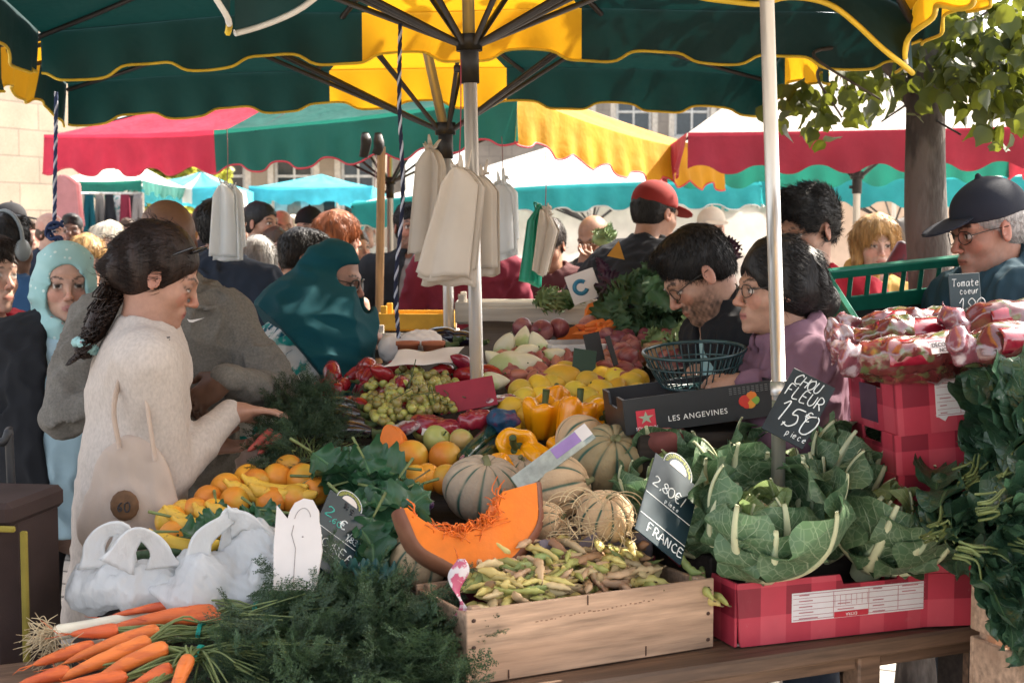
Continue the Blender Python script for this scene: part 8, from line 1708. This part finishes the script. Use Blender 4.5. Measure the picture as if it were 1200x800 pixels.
veg_bag('vegetable bag lying behind the front one', 1068, 398, 3.28, .34, .07, yw2 - .05, 2, False); veg_bag('upper vegetable bag below the green crate', 1062, 385, 3.38, .3, .06, yw2, 3, False)
veg_bag('vegetable bag at the right edge near the navy cap man', 1186, 405, 3.05, .26, .08, yw2 + .1, 4, tilt=-.3); veg_bag('rearmost vegetable bag at the right edge', 1180, 378, 3.25, .26, .07, yw2, 5, False)
e = empty('carton', P(1230, 480, 3.2), 'red carton at the right edge behind the spinach', 'carton'); boxc('body', P(1225, 470, 3.25), (.34, .3, .22), G_card, RZ(yw2), .004, e); boxc('lid', P(1225, 470, 3.25) + A(0, 0, .113), (.345, .305, .006), G_card, RZ(yw2), .002, e)
sup = empty('crate', P(1230, 560, 3.25) * A(1, 1, 0), 'dark crates under the right edge carton', 'crate'); boxc('body', P(1225, 470, 3.25) * A(1, 1, 0) + A(0, 0, .56), (.34, .3, 1.12), W_dark, RZ(yw2), .004, sup)
gc = empty('plastic_crate', (0, 0, 0), 'green plastic crate tipped up behind the carton stack', 'crate'); M_gp = M('green_plastic', (.008, .13, .085), .35, bs=60); w, d_, h = .42, .3, .15
def gp(nm, c, sz, mat=None): o = part(gc, nm, c, sz, mat or M_gp, .004); return o
gp('base', (0, 0, .004), (w, d_, .008), blackm)
for s in (-1, 1):
 gp('end_wall', (s * w / 2, 0, h / 2), (.01, d_, h)); gp('rim', (0, s * d_ / 2, h - .01), (w + .02, .022, .03)); gp('rim', (s * w / 2, 0, h - .01), (.022, d_ - .024, .03)); gp('side_wall', (0, s * d_ / 2, .03), (w - .012, .008, .055))
 for i in range(8): gp('bar', (-w / 2 + (i + .5) * w / 8, s * d_ / 2, .09), (.014, .007, .08))
m = MB()
for i in range(7): m.box((-.05 + i * .017, -d_ / 2 - .0115, h - .01), (.011, .001, .012), b=.0002)
o = m.obj('embossed_print', C_label, None, smooth=False, origin=A(0, 0, 0)); o.parent = gc
place(gc, P(1066, 394, 4.0), RZ(.1) @ RY(-.1) @ RX(.5))
def slat_crate(label, px, py, d, w, h, dp_, yaw, mat, n=2, group=None):
 e = empty('slatted_crate', (0, 0, 0), label, 'crate', group)
 for k_ in range(n):
  hh = h / n - .012
  for s in (0, 1): part(e, 'slat', (0, s * dp_, (k_ + .5) * h / n), (w, .01, hh), mat)
  for s in (-1, 1): part(e, 'end_slat', (s * (w / 2 - .006), dp_ / 2, (k_ + .5) * h / n), (.01, dp_ - .012, hh), mat)
 for s in (-1, 1):
  for t_ in (0, 1): part(e, 'corner_post', (s * (w / 2 - .024), .017 + t_ * (dp_ - .034), h / 2 + .012), (.024, .022, h + .024), mat)
 part(e, 'bottom', (0, dp_ / 2, .004), (w - .03, dp_ - .02, .008), mat); place(e, P(px, py, d), RZ(yaw)); return e
slat_crate('whitewashed slatted crate behind the poles', 628, 402, 5.0, .46, .13, .3, .02, W_white, 2); slat_crate('second whitewashed slatted crate at the right of the first', 610, 380, 5.4, .5, .09, .3, .0, W_white, 1)
slat_crate('yellow painted crate in front of the bearded man', 487, 388, 5.6, .3, .075, .3, .0, M('yellow_painted_wood', (.6, .33, .03), .5, bs=30), 1); slat_crate('grey wooden crate below the yellow one', 487, 402, 5.5, .32, .045, .3, .0, W_white, 1)
m = MB(); m.box((0, 0, 0), (.19, .17, .07), b=.002); o = m.obj('cardboard_box', W_kraft, smooth=False, origin=A(0, 0, 0)); tag(o, 'kraft cardboard box of salad right of the kale', 'box'); place(o, P(788, 412, 4.35), RZ(.2) @ RY(-.08))
c = carton('white cardboard tray lying open behind the shallots', .30, .22, .055, P(700, 424, 4.35), .35, M('white_card', (.56, .55, .53), .7, bs=30), notch=False)
m = MB(); m.prism([(-.05, 0), (.055, -.012), (.07, .035), (.03, .06), (-.05, .058)], .003); o = m.obj('card_sheet', M('pale_lilac_card', (.5, .46, .47), .6), smooth=False, origin=A(0, 0, 0)); tag(o, 'pale card sheet leaning on the white slatted crate', 'card'); place(o, P(628, 405, 4.6), RX(-.3))
for i in range(14):
 m = MB(); carrot_geo(m, P(690 + gr.normal() * 14, 388 + gr.normal() * 5, 4.5), P(712 + gr.normal() * 12, 384 + gr.normal() * 5, 4.55), .014, gr, False) ; o = m.obj('carrot', M_carrot); tag(o, 'carrot heaped below the red lettuce', 'carrot', 'carrots below the red lettuce')
fe = empty('trestle_table', (.15, 5.2, 0), 'rear trestle carrying the slatted crates', 'table'); boxc('tabletop', A(.15, 5.35, P(600, 402, 5.0)[2] - .03), (1.7, .8, .04), W_dark, np.eye(3), .005, fe)
for x in (-.6, .9):
 for y in (5.05, 5.65): boxc('leg', A(x, y, (P(600, 402, 5.0)[2] - .05) / 2), (.05, .05, P(600, 402, 5.0)[2] - .05), W_dark, np.eye(3), .004, fe)
q = girl
C_tote = cloth('natural_cotton_tote', (.44, .35, .29), .1, 8)
s = Sdf(); tc = P(155, 590, 3.3); s.ell(tc, (.105, .03, .155), k=.04); s.ell(tc + A(.0, 0, -.06), (.115, .042, .09), k=.05); n1, n2 = SN(4, 30, 6, (1.2, 1, .35)), SN(6, 85, 7, (1.2, 1, .5)); s.disp = lambda v: .007 * n1(v) + .004 * (.5 - np.abs(n2(v)))
V, Q = s.nets(.006); m = MB(); m.add(V, q=Q); te_ = empty('tote_bag', tc, 'natural cotton tote bag with a brown round print on the young woman\'s shoulder', 'tote bag'); m.obj('bag', C_tote, te_)
for (a, b, c) in [((140, 525), (134, 470), (158, 398)), ((182, 540), (172, 470), (168, 398))]:
 p = smooth_path([P(*a, 3.27), P(*b, 3.28), P(*c, 3.36), P(c[0] + 6, c[1] - 8, 3.46)], 20); m = MB(); m.tube(p, .010, 8, sq=.35); m.obj('strap', C_tote, te_)
m = MB(); dc = P(146, 592, 3.235); m.ell(dc, (.033, .012, .036), Rm=RZ(.1), n=24, m=8); o = m.obj('round_print', M('brown_cork_print', (.13, .065, .03), .8, var=.4, vs=30), te_)
m = MB(); chalk(m, '60', -.016, -.012, .022, y=0, r=.0017); o = m.obj('dark_writing', C_black_ink, None, origin=A(0, 0, 0)); o.location = dc + A(0, -.0135, 0); adopt(o, te_)
tr = empty('shopping_trolley', P(30, 780, 3.0) * A(1, 1, 0), 'brown shopping trolley bag with yellow edging at the left edge', 'shopping trolley'); M_tr = cloth('dark_brown_nylon', (.035, .022, .02), .2); M_ye = M('yellow_webbing', (.19, .15, .02), .8)
def tbox(nm, c, sz, mat, b=.01, Rm=RZ(-.15)): boxc(nm, c, sz, mat, Rm, b, tr)
tc = P(-18, 690, 3.05); tbox('bag', A(tc[0] - .02, 3.05, .72), (.30, .24, .68), M_tr, .03); tbox('flap', A(tc[0] - .02, 3.04, 1.055), (.31, .25, .05), M_tr, .02); tbox('edging', A(tc[0] + .135, 2.915, .72), (.014, .012, .6), M_ye, .003); tbox('edging', A(tc[0] - .02, 2.905, 1.03), (.3, .012, .012), M_ye, .003)
m = MB(); hx = tc[0]; m.tube(smooth_path([A(hx + .02, 3.18, .3), A(hx + .02, 3.17, 1.12), A(hx, 3.16, 1.17), A(hx - .16, 3.16, 1.17), A(hx - .18, 3.17, 1.12), A(hx - .18, 3.18, .3)], 40), .010, 10); m.obj('handle', blackm, tr)
for x in (.08, -.2):
 m = MB(); t = np.linspace(0, 2 * pi, 24); m.tube(A(hx + x, 3.16, .09) + np.stack([0 * t, .07 * np.cos(t), .07 * np.sin(t)], 1), .018, 8); m.obj('wheel', blackm, tr)
q = bald; m = MB(); m.prism([(-.022, .006), (-.017, -.002), (-.008, -.004), (.024, .008), (-.008, .003), (-.014, .003)], .0015); o = m.obj('chest_emblem', C_white_ink, None, smooth=False, origin=A(0, 0, 0));
o.matrix_basis = Matrix.Translation(Vector(P(229, 376, 3.79))) @ Matrix(RZ(.25).tolist()).to_4x4(); adopt(o, q.e)
m = MB(); m.tube(smooth_path([P(1006, 316, 6.08), P(1002, 345, 6.03), P(1003, 375, 6.02)], 10), .022, 8, sq=.4); m.obj('backpack_strap', C_black, yellow_w.e)
m = MB(); m.box((0, 0, 0), (.12, .05, .13), b=.02); o = m.obj('folded_bag', M('dark_red_bag', (.12, .012, .02), .5, col2=(.02, .02, .03), c2s=20), origin=A(0, 0, 0)); tag(o, 'dark red patterned bag held up beside the tree trunk', 'bag'); place(o, P(1060, 306, 5.6), RY(.5))
cr = empty('clothes_rail', P(130, 300, 14.5) * A(1, 1, 0), 'rail of dark patterned clothes under the cream canopy', 'clothes rail')
for i, (px, mt) in enumerate([(105, C_teal), (117, C_greytee), (128, C_black), (138, C_floral), (147, C_maroon), (155, C_char), (162, C_greytee)]):
 m = MB(); p = P(px, 228, 14.5 + .1 * (i % 2)); u = np.linspace(0, 1, 12); v = np.linspace(-1, 1, 9); V = p + np.stack(np.broadcast_arrays((v * .06)[None] * (.7 + .5 * u)[:, None], .05 * np.cos(v * 4 + i)[None] * u[:, None], -(u * .62)[:, None]), -1); m.grid(V, 12, 9); o = m.obj('garment', mt, cr); o.modifiers.new('thick', 'SOLIDIFY').thickness = .02
m = MB(); m.tube([P(96, 227, 14.5), P(168, 227, 14.5)], .015, 8); m.obj('rail', alu, cr)
for px in (97, 167): m = MB(); m.tube([P(px, 227, 14.5), P(px, 227, 14.5) * A(1, 1, 0)], .018, 8); m.obj('upright', alu, cr)
cr2 = empty('clothes_rail', P(365, 300, 19.5) * A(1, 1, 0), 'rail of grey clothes under the cyan canopy', 'clothes rail')
for i, (px, mt) in enumerate([(345, C_greytee), (358, C_pale), (372, C_greytee), (385, C_char), (330, C_pale)]):
 m = MB(); p = P(px, 236, 19.6); u = np.linspace(0, 1, 10); v = np.linspace(-1, 1, 9); V = p + np.stack(np.broadcast_arrays((v * .11)[None] * (.8 + .3 * u)[:, None], .05 * np.cos(v * 4 + i)[None] * u[:, None], -(u * .75)[:, None]), -1); m.grid(V, 10, 9); o = m.obj('garment', mt, cr2); o.modifiers.new('thick', 'SOLIDIFY').thickness = .02
m = MB(); m.tube([P(320, 235, 19.6), P(395, 235, 19.6)], .015, 8); m.obj('rail', alu, cr2)
for px in (320, 395): m = MB(); m.tube([P(px, 235, 19.6), P(px, 235, 19.6) * A(1, 1, 0)], .018, 8); m.obj('upright', alu, cr2)
bpy.context.view_layer.update(); dg = bpy.context.evaluated_depsgraph_get()
for o in [o for o in bpy.data.objects if o.type == 'FONT']:
 me = bpy.data.meshes.new_from_object(o.evaluated_get(dg)); n = bpy.data.objects.new('text_mesh', me); COL.objects.link(n); n.parent = o.parent; n.matrix_parent_inverse = o.matrix_parent_inverse.copy(); n.matrix_basis = o.matrix_basis.copy()
 if not me.materials: me.materials.append(o.data.materials[0])
 bpy.data.objects.remove(o); n.name = 'lettering'
